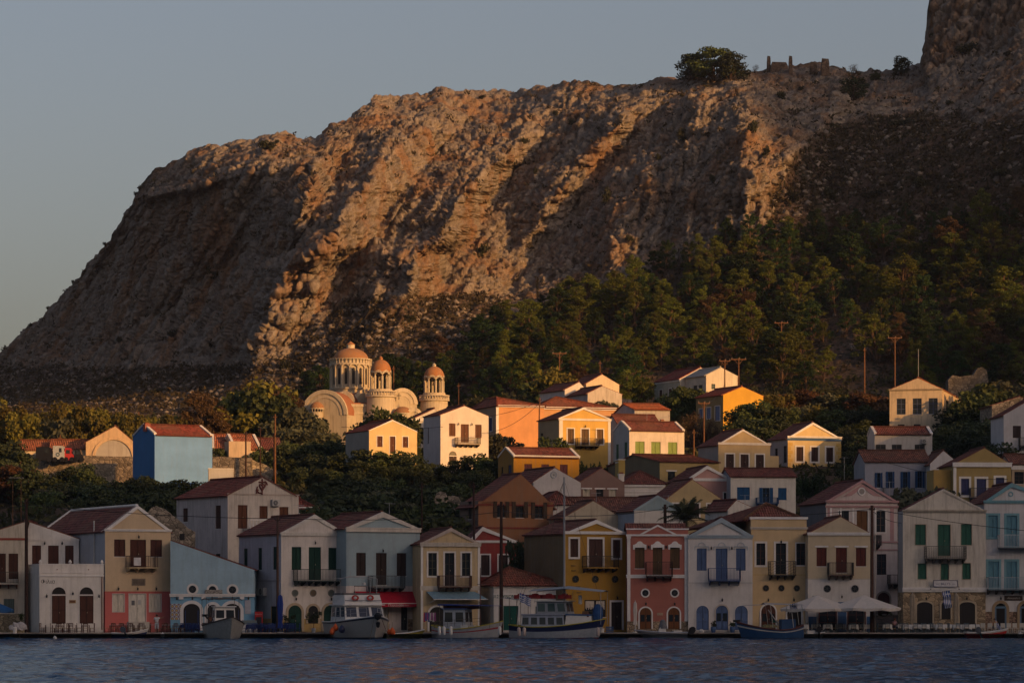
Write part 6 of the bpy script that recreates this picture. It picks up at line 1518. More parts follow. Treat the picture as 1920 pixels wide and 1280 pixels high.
for u,vt,Y,k in [(-10,838,405,'dark'),(15,830,405,'dark'),(38,846,402,'dark'),(5,860,395,'dark'),(35,872,392,'brown'),(55,880,390,'dark'),(100,895,388,'broad'),(125,878,390,'dark'),(148,872,392,'dark'),(165,882,388,'broad'),(95,915,376,'olive'),(122,905,378,'dark'),(150,900,380,'dark'),(178,905,376,'dark'),(200,918,372,'broad'),(222,905,378,'dark'),(245,900,380,'dark'),(265,895,386,'broad'),(283,897,386,'dark'),(300,905,380,'dark'),(318,902,378,'broad'),(240,925,366,'dark'),(270,922,366,'dark'),(300,925,364,'dark'),(325,915,368,'dark'),(150,935,362,'dark'),(180,935,362,'dark'),(110,940,360,'dark'),(80,920,372,'broad'),(210,938,358,'dark')]:
    top_tree(u+r.uniform(-3,3),vt,Y,k,'dark bush in the thicket below the long rubble retaining wall',g,sx=1.25)
for u,vt in [(355,898),(372,903),(345,910)]: top_tree(u,vt,386,'dark','small bush at the foot of the bright blue house','bushes at foot of the blue house',sx=1.0)
for u,vt in [(408,838),(478,842)]: top_tree(u,vt,428,'broad','small fig bush on top of the rubble wall beside wooden poles','fig bushes on the rubble wall',sx=.9)
# --- trees and shrubs on the cliffs ---
for i,(u,vf,h,k,w,lab) in enumerate([(1338,150,64,'broad',1.7,'huge spreading dark tree alone on the cliff top'),(1300,150,50,'dark',1.4,None),(1372,150,52,'dark',1.4,None),(1690,142,40,'dark',1.2,'lone dark tree on the ridge just left of the tall crag'),(1598,152,34,'wispy',1.6,'scraggy tree on the ridge with dark foliage below'),(1600,186,44,'dark',1.35,'dark dense tree hanging below the ridge gap'),(1640,150,16,'dark',1.5,'low dark bush in the ridge gap'),(1415,138,20,'wispy',1.2,'small bare shrub right of the huge cliff top tree')]):
    p=on_hill(u,vf); s=h*p.y/F/5.3
    plant(k,p+Vector((0,0,-.4)),s,lab or ('side crown leaning out left of the huge cliff top tree' if u<1340 else 'side crown leaning out right of the huge cliff top tree'),sx=w/ (1.0))
SHR=[(500,280,17,22),(518,268,8,8),(980,268,12,12),(1075,238,18,12),(1278,262,26,12),(1140,378,30,13),(1410,246,26,14),(1432,292,20,10),(395,650,22,13),(327,630,16,11),(300,735,12,18),(205,715,12,14),(230,640,12,10),(400,520,26,14),(905,480,26,16),(905,185,9,8),(1045,215,10,8),(1240,300,14,8),(1465,185,18,14),(1820,100,22,22),(1890,105,10,14),(1690,235,16,30),(1780,195,10,12),(1500,170,10,8),(1010,325,12,8),(760,600,14,16),(800,640,14,18),(640,670,14,18),(590,620,10,10),(560,700,24,18),(535,690,20,14),(1180,450,12,10),(680,480,10,9),(730,310,9,8),(610,300,7,7),(255,365,8,6),(197,455,9,6),(140,495,10,8),(90,565,8,8),(60,610,8,8),(1340,340,16,10),(1560,240,14,12),(1745,80,22,7),(1740,50,14,5),(1880,330,18,26),(1560,372,24,18),(1640,370,20,24),(1730,350,20,24),(1490,375,20,16),(1840,210,10,14)]
def where_s(u,v):
    if u<540: return 'on the dark left face of the mountain' if v>330 else 'on the sunlit shoulder at the upper left'
    if v<200: return 'near the skyline ridge'
    if u<850: return 'on the sunlit middle spurs' if v<560 else 'on the reddish scree above the church'
    if u<1250: return 'on the gullied cliffs in the middle'
    return 'on the shaded right hand slope'
for (u,v,h,w) in SHR:
    p=on_hill(u,v); k=p.y/F; s=h*k/1.15; plant('shrub',p+Vector((0,-.3,-.25)),max(s,.5),'dark evergreen shrub '+where_s(u,v),'dark shrubs '+where_s(u,v),sx=min(max(w/h*1.0,.5),2.2))
# --- ground cover and stones, nobody could count them ---
def tufts(name,P_,size,n,mat,seed,h=.5):
    rng=np.random.default_rng(seed); m=len(P_); c=np.repeat(P_,n,0); s=np.repeat(size,n)[:,None]
    d=rng.normal(size=(m*n,3))*np.array([.45,.45,.22])*s+np.array([0,0,h*.4])*s; c=c+d
    nr=rng.normal(size=(m*n,3)); nr/=np.linalg.norm(nr,axis=1)[:,None]; t_=np.cross(nr,rng.normal(size=(m*n,3))); t_/=np.linalg.norm(t_,axis=1)[:,None]; b2=np.cross(nr,t_)
    q=s*.38; V=np.stack([c-t_*q,c+b2*q*.5,c+t_*q,c-b2*q*.5],1).reshape(-1,3)
    o=npmesh(name,V,np.arange(len(V)).reshape(-1,4),mat); tag(o,kind='stuff'); return o
rng=np.random.default_rng(77)
def hill_pts(n,test,seed):
    rg=np.random.default_rng(seed); out=[]
    R0,R1=NTW,NTW+len(RK)-6
    while len(out)<n:
        k=rg.integers(R0,R1); c=rg.integers(8,NU-8); u,v=GUr[k,c],GVr[k,c]
        if test(u,v,RKx[k,c],rg.random()): out.append((GX[k,c]+rg.uniform(-.2,.2),GY[k,c],GZ[k,c]))
    return np.array(out)
pt_=hill_pts(9000,lambda u,v,rk,x:(rk<.45 or x<.10) and -100<u<2000 and v>100,1)
tag(tufts('hillside_scrub',pt_,rng.uniform(.45,1.3,len(pt_)),9,foliage((.034,.028,.014),(.066,.046,.024),.15),2),'dry brown and green scrub covering the hillside','scrub')
ty=rng.uniform(325,540,7000); tu=rng.uniform(-60,1980,7000); pt_=np.array([(XU(u,y),y,ground(XU(u,y),y)) for u,y in zip(tu,ty)])
tag(tufts('undergrowth',pt_,rng.uniform(.5,1.5,len(pt_)),11,foliage((.024,.028,.010),(.056,.052,.020),.2),3,.8),'dark undergrowth between the houses and trees','undergrowth')
# loose rocks
def rocks(name,P_,size,mat,seed):
    rg=np.random.default_rng(seed); bmq=bmesh.new(); bmesh.ops.create_icosphere(bmq,subdivisions=1,radius=1); bv=np.array([v.co[:] for v in bmq.verts]); bf=np.array([[v.index for v in f.verts] for f in bmq.faces]); bmq.free()
    nv=len(bv); m=len(P_); V=np.tile(bv,(m,1))*rg.uniform(.6,1.3,(m*nv,1)); sc=np.repeat(np.stack([size*rg.uniform(.7,1.5,m),size*rg.uniform(.7,1.2,m),size*rg.uniform(.5,1.0,m)],1),nv,0)
    V=V*sc+np.repeat(P_,nv,0); Fq=(np.tile(bf,(m,1))+np.repeat(np.arange(m)*nv,len(bf))[:,None]); o=npmesh(name,V,Fq,mat); return tag(o,'pale limestone rocks strewn over the hillside','rocks',kind='stuff')
t=NT('limestone'); v=t.mapping(); n=t.noise(v,1.2,5,.7); t.set(t.ramp(n,[(.3,(.11,.092,.078)),(.7,(.25,.21,.175))]),.95,spec=.1); rkm=t.m
pt_=hill_pts(6500,lambda u,v,rk,x:((u>1380 and v>150 and rk<.7) or (v>560 and u<1000 and rk<.7)) and (x<(.28 if u>1350 else .55)),5)
rocks('boulders',pt_,np.random.default_rng(8).uniform(.30,.85,len(pt_))**2,rkm,6)
# ruin stumps and fence on the ridge
rt=stone(1.4,(.13,.09,.065),.5)
def stump(label,u,vt,vb,w,name='ruin'):
    p=on_hill(u,vb); k=p.y/F; o=thing(name,label,'ruin',(p.x,p.y,p.z-1)); b=MB(); h=(vb-vt)*k+1; W2=w*k/2; 
    b.mesh([(-W2,-.8,0),(W2,-.8,0),(W2,.8,0),(-W2,.8,0),(-W2*.8,-.6,h*.7),(W2*.95,-.7,h*.75),(W2*.8,.6,h*.75),(-W2*.9,.6,h*.7),(-W2*.75,-.5,h),(W2*.8,-.5,h*.97),(W2*.75,.5,h),(-W2*.7,.5,h*.96)],[(0,1,5,4),(1,2,6,5),(2,3,7,6),(3,0,4,7),(4,5,9,8),(5,6,10,9),(6,7,11,10),(7,4,8,11),(8,9,10,11)],rt); b.build('masonry',o)
stump('left of the two upright stone stumps of the ridge ruin',1441,108,134,7); stump('right and taller of the two upright stone stumps of the ridge ruin',1481,106,136,7); stump('low broken wall joining the two stone stumps on the ridge',1461,117,134,34); stump('squat stone block on the ridge right of the ruin stumps',1524,118,138,14); stump('rounded stone pillar at the right end of the ridge ruins',1547,113,142,16)
# palm behind the leaning pole
pl=thing('palm_tree','palm with feathery fronds behind the pink and blue shuttered houses','palm tree',(XU(1285,322),322,1.5)); zt=ZV(972,322)-1.5
b=MB(); b.tube([(0,0,0),(.1,0,zt*.5),(0,0,zt)],[.3,.25,.22],barkm,8); b.build('trunk',pl)
b=MB(); pm=foliage((.030,.040,.016),(.065,.075,.030)); rr=random.Random(4)
for i in range(30):
    a=i*2.4; el=rr.uniform(.1,1.25); L=rr.uniform(2.6,3.6); d=Vector((math.cos(a)*math.cos(el),math.sin(a)*math.cos(el)*.8,math.sin(el))); p0=Vector((0,0,zt)); prev=p0
    side=Vector((-math.sin(a),math.cos(a),0))
    for j in range(1,13):
        t_=j/12; p=p0+d*L*t_+Vector((0,0,-1.5*t_*t_*(1.1-.5*math.sin(el)))); b.bar(prev,p,.05*(1-t_*.7),pm)
        for sgn in (-1,1):
            for q_ in (0,.5):
                s0=prev.lerp(p,q_); e=s0+side*sgn*.62*math.sin(math.pi*min(t_*.85+.12,1))+(p-prev).normalized()*.34+Vector((0,0,-.22)); w_=(p-prev).normalized()*.045
                b.face([s0-w_,s0+w_,e+w_*.2,e-w_*.2],pm)
        prev=p
b.build('crown',pl)
# ================= boats =================
def W3(u,v,Y): return P(u,v,Y)
wht=paint((.60,.58,.55),.4,.15); wht2=paint((.50,.48,.45),.5,.3); rope=paint((.10,.08,.06),.9); steel=paint((.32,.32,.33),.3,.1); woodb=paint((.16,.075,.035),.6,.4); blk=paint((.012,.012,.014),.35,.2)
def boat(name,label,u,Y,hd,L,B,fr,sheer=(.25,.6),stripes=(),hullm=None,rail=None,bow=1.0,transom=.75,deck=None,cat='boat',wlb=.55,tilt=0):
    """local x runs from stern (-) to bow (+); stripes: (low,high,material) as share of freeboard"""
    root=thing(name,label,cat,(XU(u,Y),Y,0),R(hd)); NS=22; NL=12
    def half(t):
        if t<.45: f=transom+(1-transom)*math.sin(math.pi*t/.9)
        else: f=max(0,1-((t-.45)/.55)**2.0)**.9
        return B/2*f
    def gun(t): return fr+sheer[0]*max(0,(.35-t)/.35)**2+sheer[1]*max(0,(t-.3)/.7)**2.1
    V=[];lv=[-.25,-.08,.0,.08,.2,.34,.48,.6,.7,.8,.9,1.0]
    for i in range(NS+1):
        t=i/NS; hb=max(half(t),.012); g=gun(t)
        for s_ in lv:
            z=g*s_ if s_>=0 else s_*1.2
            k=(wlb+(1-wlb)*(1-t)**.5) if t>.3 else .92*(wlb+(1-wlb)*.9)
            s2=max(s_,0); w=hb*(k+(1-k)*s2**.8)*(1 if s_>=0 else .6)
            x=-L/2+L*t+bow*(s2-.5)*max(0,(t-.6)/.4)**1.5-.10*(1-s2)*0
            V.append((x,w,z))
    n=len(lv); N=len(V); V+= [(x,-y,z) for x,y,z in V]
    b=MB(); b.v=V[:]
    hm=hullm or wht2
    for i in range(NS):
        for j in range(n-1):
            sc=(lv[j]+lv[j+1])/2; m=hm
            for a,c_,mm in stripes:
                if a<=sc<c_: m=mm
            p=i*n+j
            for off,fl in ((0,1),(N,0)):
                f=(p+off,p+n+off,p+n+1+off,p+1+off); f=f if fl==0 else f[::-1]
                b.f.append(f); b.m.append(b.mi(m)); b.uv.append(None)
    for j in range(n-1): b.f.append((j,j+1,N+j+1,N+j)); b.m.append(b.mi(hm if not stripes else ([mm for a,c_,mm in stripes if a<=(lv[j]+lv[j+1])/2<c_]+[hm])[0])); b.uv.append(None)
    b.build('hull',root)
    dk=MB(); dm=deck or wht2
    for i in range(NS):
        t0,t1=i/NS,(i+1)/NS
        def q(t,sg): return (-L/2+L*t+bow*.5*max(0,(t-.6)/.4)**1.5,sg*max(half(t)-.03,.01),gun(t)-.16)
        dk.face([q(t0,-1),q(t1,-1),q(t1,1),q(t0,1)],dm)
    dk.build('deck',root)
    rl=MB(); rm=rail or woodb
    for sg in (-1,1):
        pts=[(-L/2+L*t+bow*.5*max(0,(t-.6)/.4)**1.5,sg*half(t)*1.01,gun(t)) for t in [k/NS for k in range(NS+1)]]
        rl.tube(pts,.055,rm,6)
    rl.bar((-L/2,-half(0),gun(0)),(-L/2,half(0),gun(0)),.1,rm); rl.build('gunwale',root)
    return root,gun,half
def prt(root,name,f,parent=None,smooth=False):
    b=MB(); f(b); return b.build(name,parent or root,smooth)
def cabin(root,x0,x1,y,z0,z1,m,glassm=None,nf=2,ns=2,slant=.25,roof=None,over=.15,wh=(.35,.85)):
    """wheelhouse with raked front, panes inset between posts"""
    g=glassm or glass()
    b=MB(); V=[(x0,-y,z0),(x1+slant,-y,z0),(x1+slant,y,z0),(x0,y,z0),(x0,-y*.93,z1),(x1,-y*.93,z1),(x1,y*.93,z1),(x0,y*.93,z1)]
    b.mesh(V,[(0,1,5,4),(1,2,6,5),(2,3,7,6),(3,0,4,7),(4,5,6,7)],m); c=b.build('cabin',root)
    def lerp4(A,B_,C,D_,s,t,o): 
        A,B_,C,D_=map(Vector,(A,B_,C,D_)); p=A.lerp(B_,s).lerp(D_.lerp(C,s),t); return p+Vector(o)
    for k in range(nf):
        b=MB(); s0=(k+.1)/nf; s1=(k+.9)/nf; o=(.02,0,0)
        b.face([lerp4(V[1],V[2],V[6],V[5],s,t,o) for s,t in ((s0,wh[0]),(s1,wh[0]),(s1,wh[1]),(s0,wh[1]))],g); b.build('window',c)
    for sg,(A,B_,C,D_) in ((-1,(V[0],V[1],V[5],V[4])),(1,(V[3],V[2],V[6],V[7]))):
        for k in range(ns):
            b=MB(); s0=(k+.14)/ns; s1=(k+.86)/ns; o=(0,.02*sg,0)
            b.face([lerp4(A,B_,C,D_,s,t,o) for s,t in ((s0,wh[0]),(s1,wh[0]),(s1,wh[1]),(s0,wh[1]))],g); b.build('window',c)
    r=MB(); r.box(x0-over,x1+over+.1,-y-over*.6,y+over*.6,z1,z1+.09,roof or m); r.build('cabin_roof',c)
    return c
def railing(b,pts,h,m,w=.03):
    pts=[Vector(p) for p in pts]
    for i,p in enumerate(pts):
        b.bar(p,p+Vector((0,0,h)),w,m)
        if i: 
            b.bar(pts[i-1]+Vector((0,0,h)),p+Vector((0,0,h)),w,m); b.bar(pts[i-1]+Vector((0,0,h*.5)),p+Vector((0,0,h*.5)),w*.7,m)
def outboard(root,x,z,ang,m=blk,s=1.0,y=0):
    b=MB(); c,sn=math.cos(ang),math.sin(ang)
    def T(px,pz): return (x-(px*c+pz*sn)*s, z+(-px*sn+pz*c)*s)
    def blob(cx,cz,rx,rz,hw,n=10):
        pts=[]
        for i in range(n):
            a=2*math.pi*i/n; pts.append(T(cx+rx*math.cos(a)*(1 if abs(math.cos(a))<.8 else .95),cz+rz*math.sin(a)))
        b.prism(pts if True else pts,y-hw,y+hw,m)
    blob(.16,.30,.26,.30,.17*s); blob(.12,-.15,.10,.34,.07*s); blob(.10,-.55,.09,.22,.05*s); blob(.16,-.78,.26,.08,.06*s)
    o=b.build('outboard_motor',root)
    p=MB(); 
    cx,cz=T(.42,-.80)
    for k in range(3):
        a=k*2.09; p.bar((cx,y,cz),(cx,y+.16*math.cos(a),cz+.16*math.sin(a)),.07,steel,.02)
    p.build('propeller',o); return o
def fender(label,u,v0,v1,Y,m,r=.16,ball=False,group=None):
    p0=P(u,v0,Y); p1=P(u,v1,Y); o=thing('fender',label,'fender',(p1.x,Y,p1.z),0,group); L=p0.z-p1.z; b=MB()
    if ball: b.lathe([(0.01,0),(r*.7,.08*L),(r,.35*L),(r*.95,.5*L),(r*.5,.82*L),(.05,.92*L),(.04,L)],m,14)
    else: b.lathe([(0.01,0),(r*.8,.05*L),(r,.18*L),(r,.82*L),(r*.7,.93*L),(.04,L)],m,12)
    b.build('float',o,True); b=MB(); b.bar((0,0,L),(0.02,.05,L+.45),.025,rope); b.build('rope',o); return o
orange=paint((.55,.095,.015),.5,.2)
# grey white fishing boat seen bow on
bt,g_,h_=boat('fishing_boat','grey white fishing boat seen bow on, with a little white wheelhouse',420,297.3,-76,8.2,3.6,1.2,(.15,.75),[(0.66,.70,paint((.20,.19,.17),.7)),(-1,.04,paint((.03,.025,.03)))],paint((.33,.32,.29),.6,.3),rail=paint((.05,.03,.025)),bow=1.0,wlb=.28)
cabin(bt,-.9,.6,.95,1.15,2.85,wht,nf=2,ns=1,slant=.12,wh=(.42,.84),roof=wht,over=.10)
for x in (-3.4,-.8):
    for y in (-1.5,1.5): prt(bt,'canopy_post',lambda b:b.bar((x,y,1.2),(x,y,3.55),.04,rope))
prt(bt,'canopy_rail',lambda b:[b.tube([(-3.6,y,3.5),(-1.5,y,3.7),(1.0,y,3.45)],.03,rope,6) for y in (-1.5,1.5)])
prt(bt,'canopy',lambda b:b.mesh([(-3.6,-1.5,3.55),(-.6,-1.5,3.62),(-.6,1.5,3.62),(-3.6,1.5,3.55),(-2,0,3.72)],[(0,1,4),(1,2,4),(2,3,4),(3,0,4)],paint((.12,.10,.08),.9)))
prt(bt,'net_hauler',lambda b:(b.lathe([(.0,-.1),(.34,-.1),(.2,0),(.34,.1),(0,.1)],blk,14,(1.0,-1.9,2.1)),b.bar((.9,-1.2,1.3),(1.0,-1.9,2.1),.12,blk),b.bar((.6,-1.0,1.3),(.5,-1.5,3.1),.08,blk)))
prt(bt,'net_pile',lambda b:[b.tube([(.2+.1*i,-1.45+.1*math.sin(i),1.2),(.5,-1.3-.1*math.cos(i*2),1.9),(.3+.06*i,-1.5,1.3)],.09,paint((.12,.05,.03),.95),5) for i in range(6)])
# motor yacht
bt,g_,h_=boat('motor_yacht','white motor yacht with a black anchor on its bow and two red life rings',676,296.6,-72,10.5,4.9,1.5,(.0,.6),[(.90,.97,paint((.012,.018,.05),.3)),(-1,.06,paint((.015,.018,.03)))],paint((.40,.37,.33),.35,.12),rail=wht,bow=1.4,wlb=.28,transom=.9)
yc=cabin(bt,-3.6,.9,1.85,1.5,3.0,wht,nf=3,ns=3,slant=.75,roof=wht,over=.2,wh=(.32,.9),glassm=glass((.02,.025,.045)))
prt(bt,'flybridge',lambda b:b.mesh([(-3.2,-1.75,3.09),(1.0,-1.75,3.09),(1.0,1.75,3.09),(-3.2,1.75,3.09),(-3.2,-1.75,3.9),(.5,-1.65,3.95),(.5,1.65,3.95),(-3.2,1.75,3.9)],[(0,1,5,4),(1,2,6,5),(2,3,7,6),(3,0,4,7),(4,5,6,7)],wht))
prt(bt,'trim_line',lambda b:(b.box(.98,1.02,-1.72,1.72,3.42,3.47,paint((.06,.06,.06)))))
prt(bt,'cover',lambda b:b.box(-3.2,.5,-1.7,1.7,3.96,4.12,paint((.12,.11,.11),.8)))
for y in (-.75,.65):
    b=MB(); b.lathe([(.17,-.05),(.34,-.05),(.34,.05),(.17,.05),(.17,-.05)],paint((.36,.03,.02),.5),18); b.v=[(z+.82,y+x,3.68+yy*.75) for x,yy,z in b.v]; b.v=[(x+.12,y_,z) for x,y_,z in b.v]; b.build('life_ring',bt)
prt(bt,'bimini_frame',lambda b:(b.tube([(-.4,-1.7,4.0),(-.5,-1.8,5.4),(-.5,-.9,5.62),(-.5,.9,5.62),(-.5,1.7,5.4),(-.4,1.6,4.0)],.035,steel,6),b.tube([(-2.6,-1.7,4.0),(-2.6,-1.8,5.4),(-2.6,0,5.6),(-2.6,1.7,5.4),(-2.6,1.6,4.0)],.03,steel,6),b.bar((-.5,-.8,5.62),(-.5,-.8,6.1),.03,steel)))
prt(bt,'radar_arch',lambda b:(b.tube([(.1,-.6,4.1),(.1,-.6,4.75),(.1,.5,4.75),(.1,.6,4.1)],.04,blk,6),b.lathe([(0,.12),(.16,.1),(.16,-.1),(0,-.12)],wht,10,(.1,.3,4.95))))
prt(bt,'bow_rail',lambda b:railing(b,[(-1.5+.9*i,-sg,1.62+.07*i) for i,sg in enumerate((2.2,2.15,2.0,1.8,1.5,1.05,.5))],.75,steel))
prt(bt,'bow_rail',lambda b:railing(b,[(-1.5+.9*i,sg,1.62+.07*i) for i,sg in enumerate((2.2,2.15,2.0,1.8,1.5,1.05,.5))],.75,steel))
prt(bt,'anchor',lambda b:(b.lathe([(0,-.28),(.30,-.1),(.36,.2),(.2,.42),(0,.45)],blk,10,(5.75,0,1.95)),b.lathe([(0,-.5),(.14,-.4),(.22,0),(0,.1)],blk,8,(5.85,0,1.5)),b.bar((4.6,0,2.0),(5.8,0,2.05),.12,blk)))
prt(bt,'mooring_line',lambda b:(b.bar((5.6,-.3,1.8),(6.3,-.9,-.1),.03,rope),b.bar((5.5,.4,1.9),(6.6,.9,-.1),.03,rope)))
fender('upper orange ball fender at the left shoulder of the motor yacht',629,1168,1183,294.5,orange,.27,True); fender('lower orange ball fender at the left shoulder of the motor yacht',622.5,1175,1190,294.2,orange,.25,True)
fender('navy blue ball fender on the motor yacht',641,1170,1186,293.6,paint((.02,.025,.07),.5),.30,True); fender('orange ball fender at the right side of the motor yacht',735.5,1175,1190,294.0,orange,.29,True); fender('smaller orange ball half hidden by the right orange fender of the yacht',729.5,1178,1190,294.6,orange,.22,True)
# yellow rowing boat
bt,_,_=boat('rowing_boat','small yellow rowing boat with a pale rim tied behind the motor yacht',757,299.0,18,3.6,1.4,.45,(.05,.35),[],paint((.42,.34,.05),.5,.25),rail=wht,bow=.3,transom=.8)
prt(bt,'thwart',lambda b:b.box(-.4,0,-.55,.55,.32,.37,woodb))
# white caique with yellow rim
bt,g_,h_=boat('fishing_boat','white wooden fishing boat with a yellow rim, red line and blue canopy',876,296.9,-24,6.6,2.7,.85,(.35,.75),[(.60,.66,paint((.32,.03,.03),.5)),(-1,.05,paint((.02,.02,.03)))],paint((.36,.36,.36),.5,.25),rail=paint((.42,.34,.03),.5),bow=.5,wlb=.5,transom=.45)
cabin(bt,-2.0,.1,.85,.9,2.65,paint((.40,.42,.45),.5,.2),nf=2,ns=2,slant=.1,roof=paint((.05,.09,.22),.6),over=.15)
prt(bt,'mast',lambda b:b.tube([(1.3,0,.9),(1.3,0,6.4)],[.07,.035],paint((.10,.035,.03),.6),8))
prt(bt,'boom',lambda b:(b.bar((1.3,0,5.2),(1.3,.0,5.2),.04,rope),b.bar((.8,.4,4.9),(1.8,-.4,4.9),.04,rope)))
prt(bt,'canopy',lambda b:b.mesh([(-2.4,-1.2,3.0),(2.9,-1.1,2.95),(2.9,1.1,2.95),(-2.4,1.2,3.0),(-2.4,-1.2,3.12),(2.9,-1.1,2.98),(2.9,1.1,2.98),(-2.4,1.2,3.12)],[(0,1,5,4),(1,2,6,5),(2,3,7,6),(3,0,4,7),(4,5,6,7),(3,2,1,0)],paint((.012,.035,.20),.7)))
for x in (-2.3,2.7):
    for y in (-1.0,1.0): prt(bt,'canopy_post',lambda b:b.bar((x,y,.9),(x,y,3.0),.035,rope))
prt(bt,'sail_roll',lambda b:b.tube([(-2.2,-.3,2.88),(0,-.2,2.8),(1.2,0,2.85)],.15,paint((.13,.03,.03),.9),7))
prt(bt,'rail',lambda b:(railing(b,[(-2.9+.75*i,-w,.95+.05*i) for i,w in enumerate((.8,1.05,1.2,1.28,1.25,1.1,.8))],.6,rope)))
prt(bt,'fish_box',lambda b:(b.box(-.2,.5,-1.0,-.4,.9,1.25,wht),b.box(.6,1.1,-.9,-.4,.95,1.2,wht2)))
for i,(u,lab) in enumerate(((824,'leftmost white fender on the yellow rimmed fishing boat'),(832.5,'second white fender from the left on the yellow rimmed boat'),(845.5,'third white fender from the left on the yellow rimmed boat'),(937,'lone white fender under the bow of the yellow rimmed boat'))): fender(lab,u,1173,1190,294.6 if i<3 else 294.2,wht,.15)
# large excursion boat
nv=paint((.010,.016,.065),.4,.2)
bt,g_,h_=boat('excursion_boat','large navy and grey wooden excursion boat with tall mast and yellow rim',1044,296.0,-20,8.6,3.2,1.05,(.2,.75),[(.62,.97,nv),(.56,.62,paint((.22,.02,.03),.5)),(-1,.05,paint((.10,.015,.02)))],paint((.34,.36,.38),.5,.25),rail=paint((.38,.32,.03),.5),bow=.7,wlb=.45,transom=.55)
cabin(bt,-3.0,1.0,1.15,1.0,2.15,paint((.34,.36,.42),.5,.2),nf=2,ns=5,slant=.1,over=.05,wh=(.25,.8)); 
cabin(bt,-1.6,1.1,1.0,2.24,3.35,paint((.25,.26,.28),.5,.3),nf=2,ns=3,slant=.25,roof=wht2,over=.2,wh=(.2,.85),glassm=glass((.03,.06,.06)))
prt(bt,'fore_cabin',lambda b:b.mesh([(1.1,-1.0,1.1),(3.5,-.55,1.5),(3.5,.55,1.5),(1.1,1.0,1.1),(1.2,-.95,2.2),(3.4,-.5,2.15),(3.4,.5,2.15),(1.2,.95,2.2)],[(0,1,5,4),(1,2,6,5),(2,3,7,6),(3,0,4,7),(4,5,6,7)],wht))
prt(bt,'blue_trim',lambda b:b.mesh([(1.15,-.99,2.12),(3.45,-.54,2.07),(3.45,.54,2.07),(1.15,.99,2.12),(1.15,-.99,2.24),(3.45,-.54,2.19),(3.45,.54,2.19),(1.15,.99,2.24)],[(0,1,5,4),(1,2,6,5),(2,3,7,6),(3,0,4,7),(4,5,6,7)],paint((.03,.09,.22),.5)))
prt(bt,'mast',lambda b:b.tube([(.75,-.1,1.2),(.75,-.1,14.55)],[.11,.09],steel,8))
prt(bt,'rigging',lambda b:[b.bar((.75,-.1,14.3),(x,y,z),.022,rope) for x,y,z in ((-4.2,0,1.4),(4.6,0,2.0),(-3.4,-1.2,3.2),(-2.6,1.2,3.2),(1.2,-1.5,1.6),(.2,1.5,1.6))]+[b.bar((.75,-.6,13.0),(.75,.5,13.0),.04,steel)])
prt(bt,'canopy',lambda b:b.mesh([(-2.3,-1.4,4.25),(1.2,-1.4,4.5),(4.7,-1.0,4.2),(4.7,1.0,4.2),(1.2,1.4,4.5),(-2.3,1.4,4.25),(-2.3,0,4.45),(1.2,0,4.75),(4.7,0,4.35)],[(0,1,7,6),(1,2,8,7),(6,7,4,5),(7,8,3,4)],paint((.24,.26,.28),.85)))
for x in (-2.2,1.2,4.5):
    for y in (-.95,.95): prt(bt,'canopy_post',lambda b:b.bar((x,y,1.3),(x,y,4.3),.035,steel))
for i,x in enumerate((-3.2,-1.8,-.5,1.0)):
    b=MB(); b.box(x-.55,x+.55,-1.0,-.4,3.6,3.95,paint((.24,.02,.02),.9,.6)); b.lathe([(.0,.5),(.3,.45),(.33,.35)],paint((.20,.02,.02),.9),8,(x,-.7,3.6)); b.build('life_jacket_bundle',bt)
prt(bt,'stern_awning',lambda b:b.mesh([(-5.2,-1.1,3.7),(-2.6,-1.1,3.4),(-2.6,1.1,3.4),(-5.2,1.1,3.7)],[(0,1,2,3)],paint((.08,.10,.13),.8))or[b.bar((x,y,1.2),(x,y,3.7),.04,rope) for x in (-4.2,-3.1) for y in (-1,1)])
prt(bt,'ladder',lambda b:(b.bar((-3.4,-1.1,1.2),(-3.2,-1.1,3.3),.05,wht),b.bar((-3.0,-1.1,1.2),(-2.8,-1.1,3.3),.05,wht)))
prt(bt,'bow_wrap',lambda b:(b.lathe([(0,0),(.42,.1),(.5,.7),(.42,1.3),(.2,1.6),(0,1.65)],paint((.02,.07,.20),.8,.4),10,(3.9,0,1.5))))
prt(bt,'deck_gear',lambda b:(b.box(2.6,3.1,-.5,-.1,2.2,2.5,woodb),b.lathe([(0,0),(.2,.02),(.2,.3),(0,.32)],paint((.15,.04,.03)),8,(3.1,-.4,1.95)),b.lathe([(.02,0),(.17,.05),(.17,.75),(.02,.85)],wht,10,(2.2,.1,3.1))))
for u,lab in ((973,'left one of two pale fenders at the stern of the excursion boat'),(983,'right one of two pale fenders at the stern of the excursion boat'),(1121,'pale fender hanging from the bow of the excursion boat')): fender(lab,u,1175,1192,293.6 if u<1100 else 293.8,paint((.45,.36,.32),.5),.16)
# white speedboat
bt,_,_=boat('speedboat','white speedboat with grey console cover and a big black outboard',1243,298.6,183,4.3,1.8,.55,(0,.22),[(.72,.76,paint((.15,.15,.18)))],paint((.42,.43,.44),.35,.1),rail=paint((.38,.40,.46),.4),bow=.9,transom=.95)
prt(bt,'console',lambda b:b.mesh([(-.3,-.35,.4),(.5,-.35,.4),(.5,.35,.4),(-.3,.35,.4),(-.2,-.3,1.0),(.3,-.3,1.0),(.3,.3,1.0),(-.2,.3,1.0)],[(0,1,5,4),(1,2,6,5),(2,3,7,6),(3,0,4,7),(4,5,6,7)],wht))
prt(bt,'cover',lambda b:b.lathe([(0,.75),(.22,.62),(.36,.2),(.42,-.1)],paint((.14,.14,.15),.9,.4),9,(-.0,0,1.0)))
prt(bt,'bench',lambda b:b.box(-1.7,-.9,-.6,.6,.4,.72,wht)); outboard(bt,-2.25,.60,.75,s=1.25)
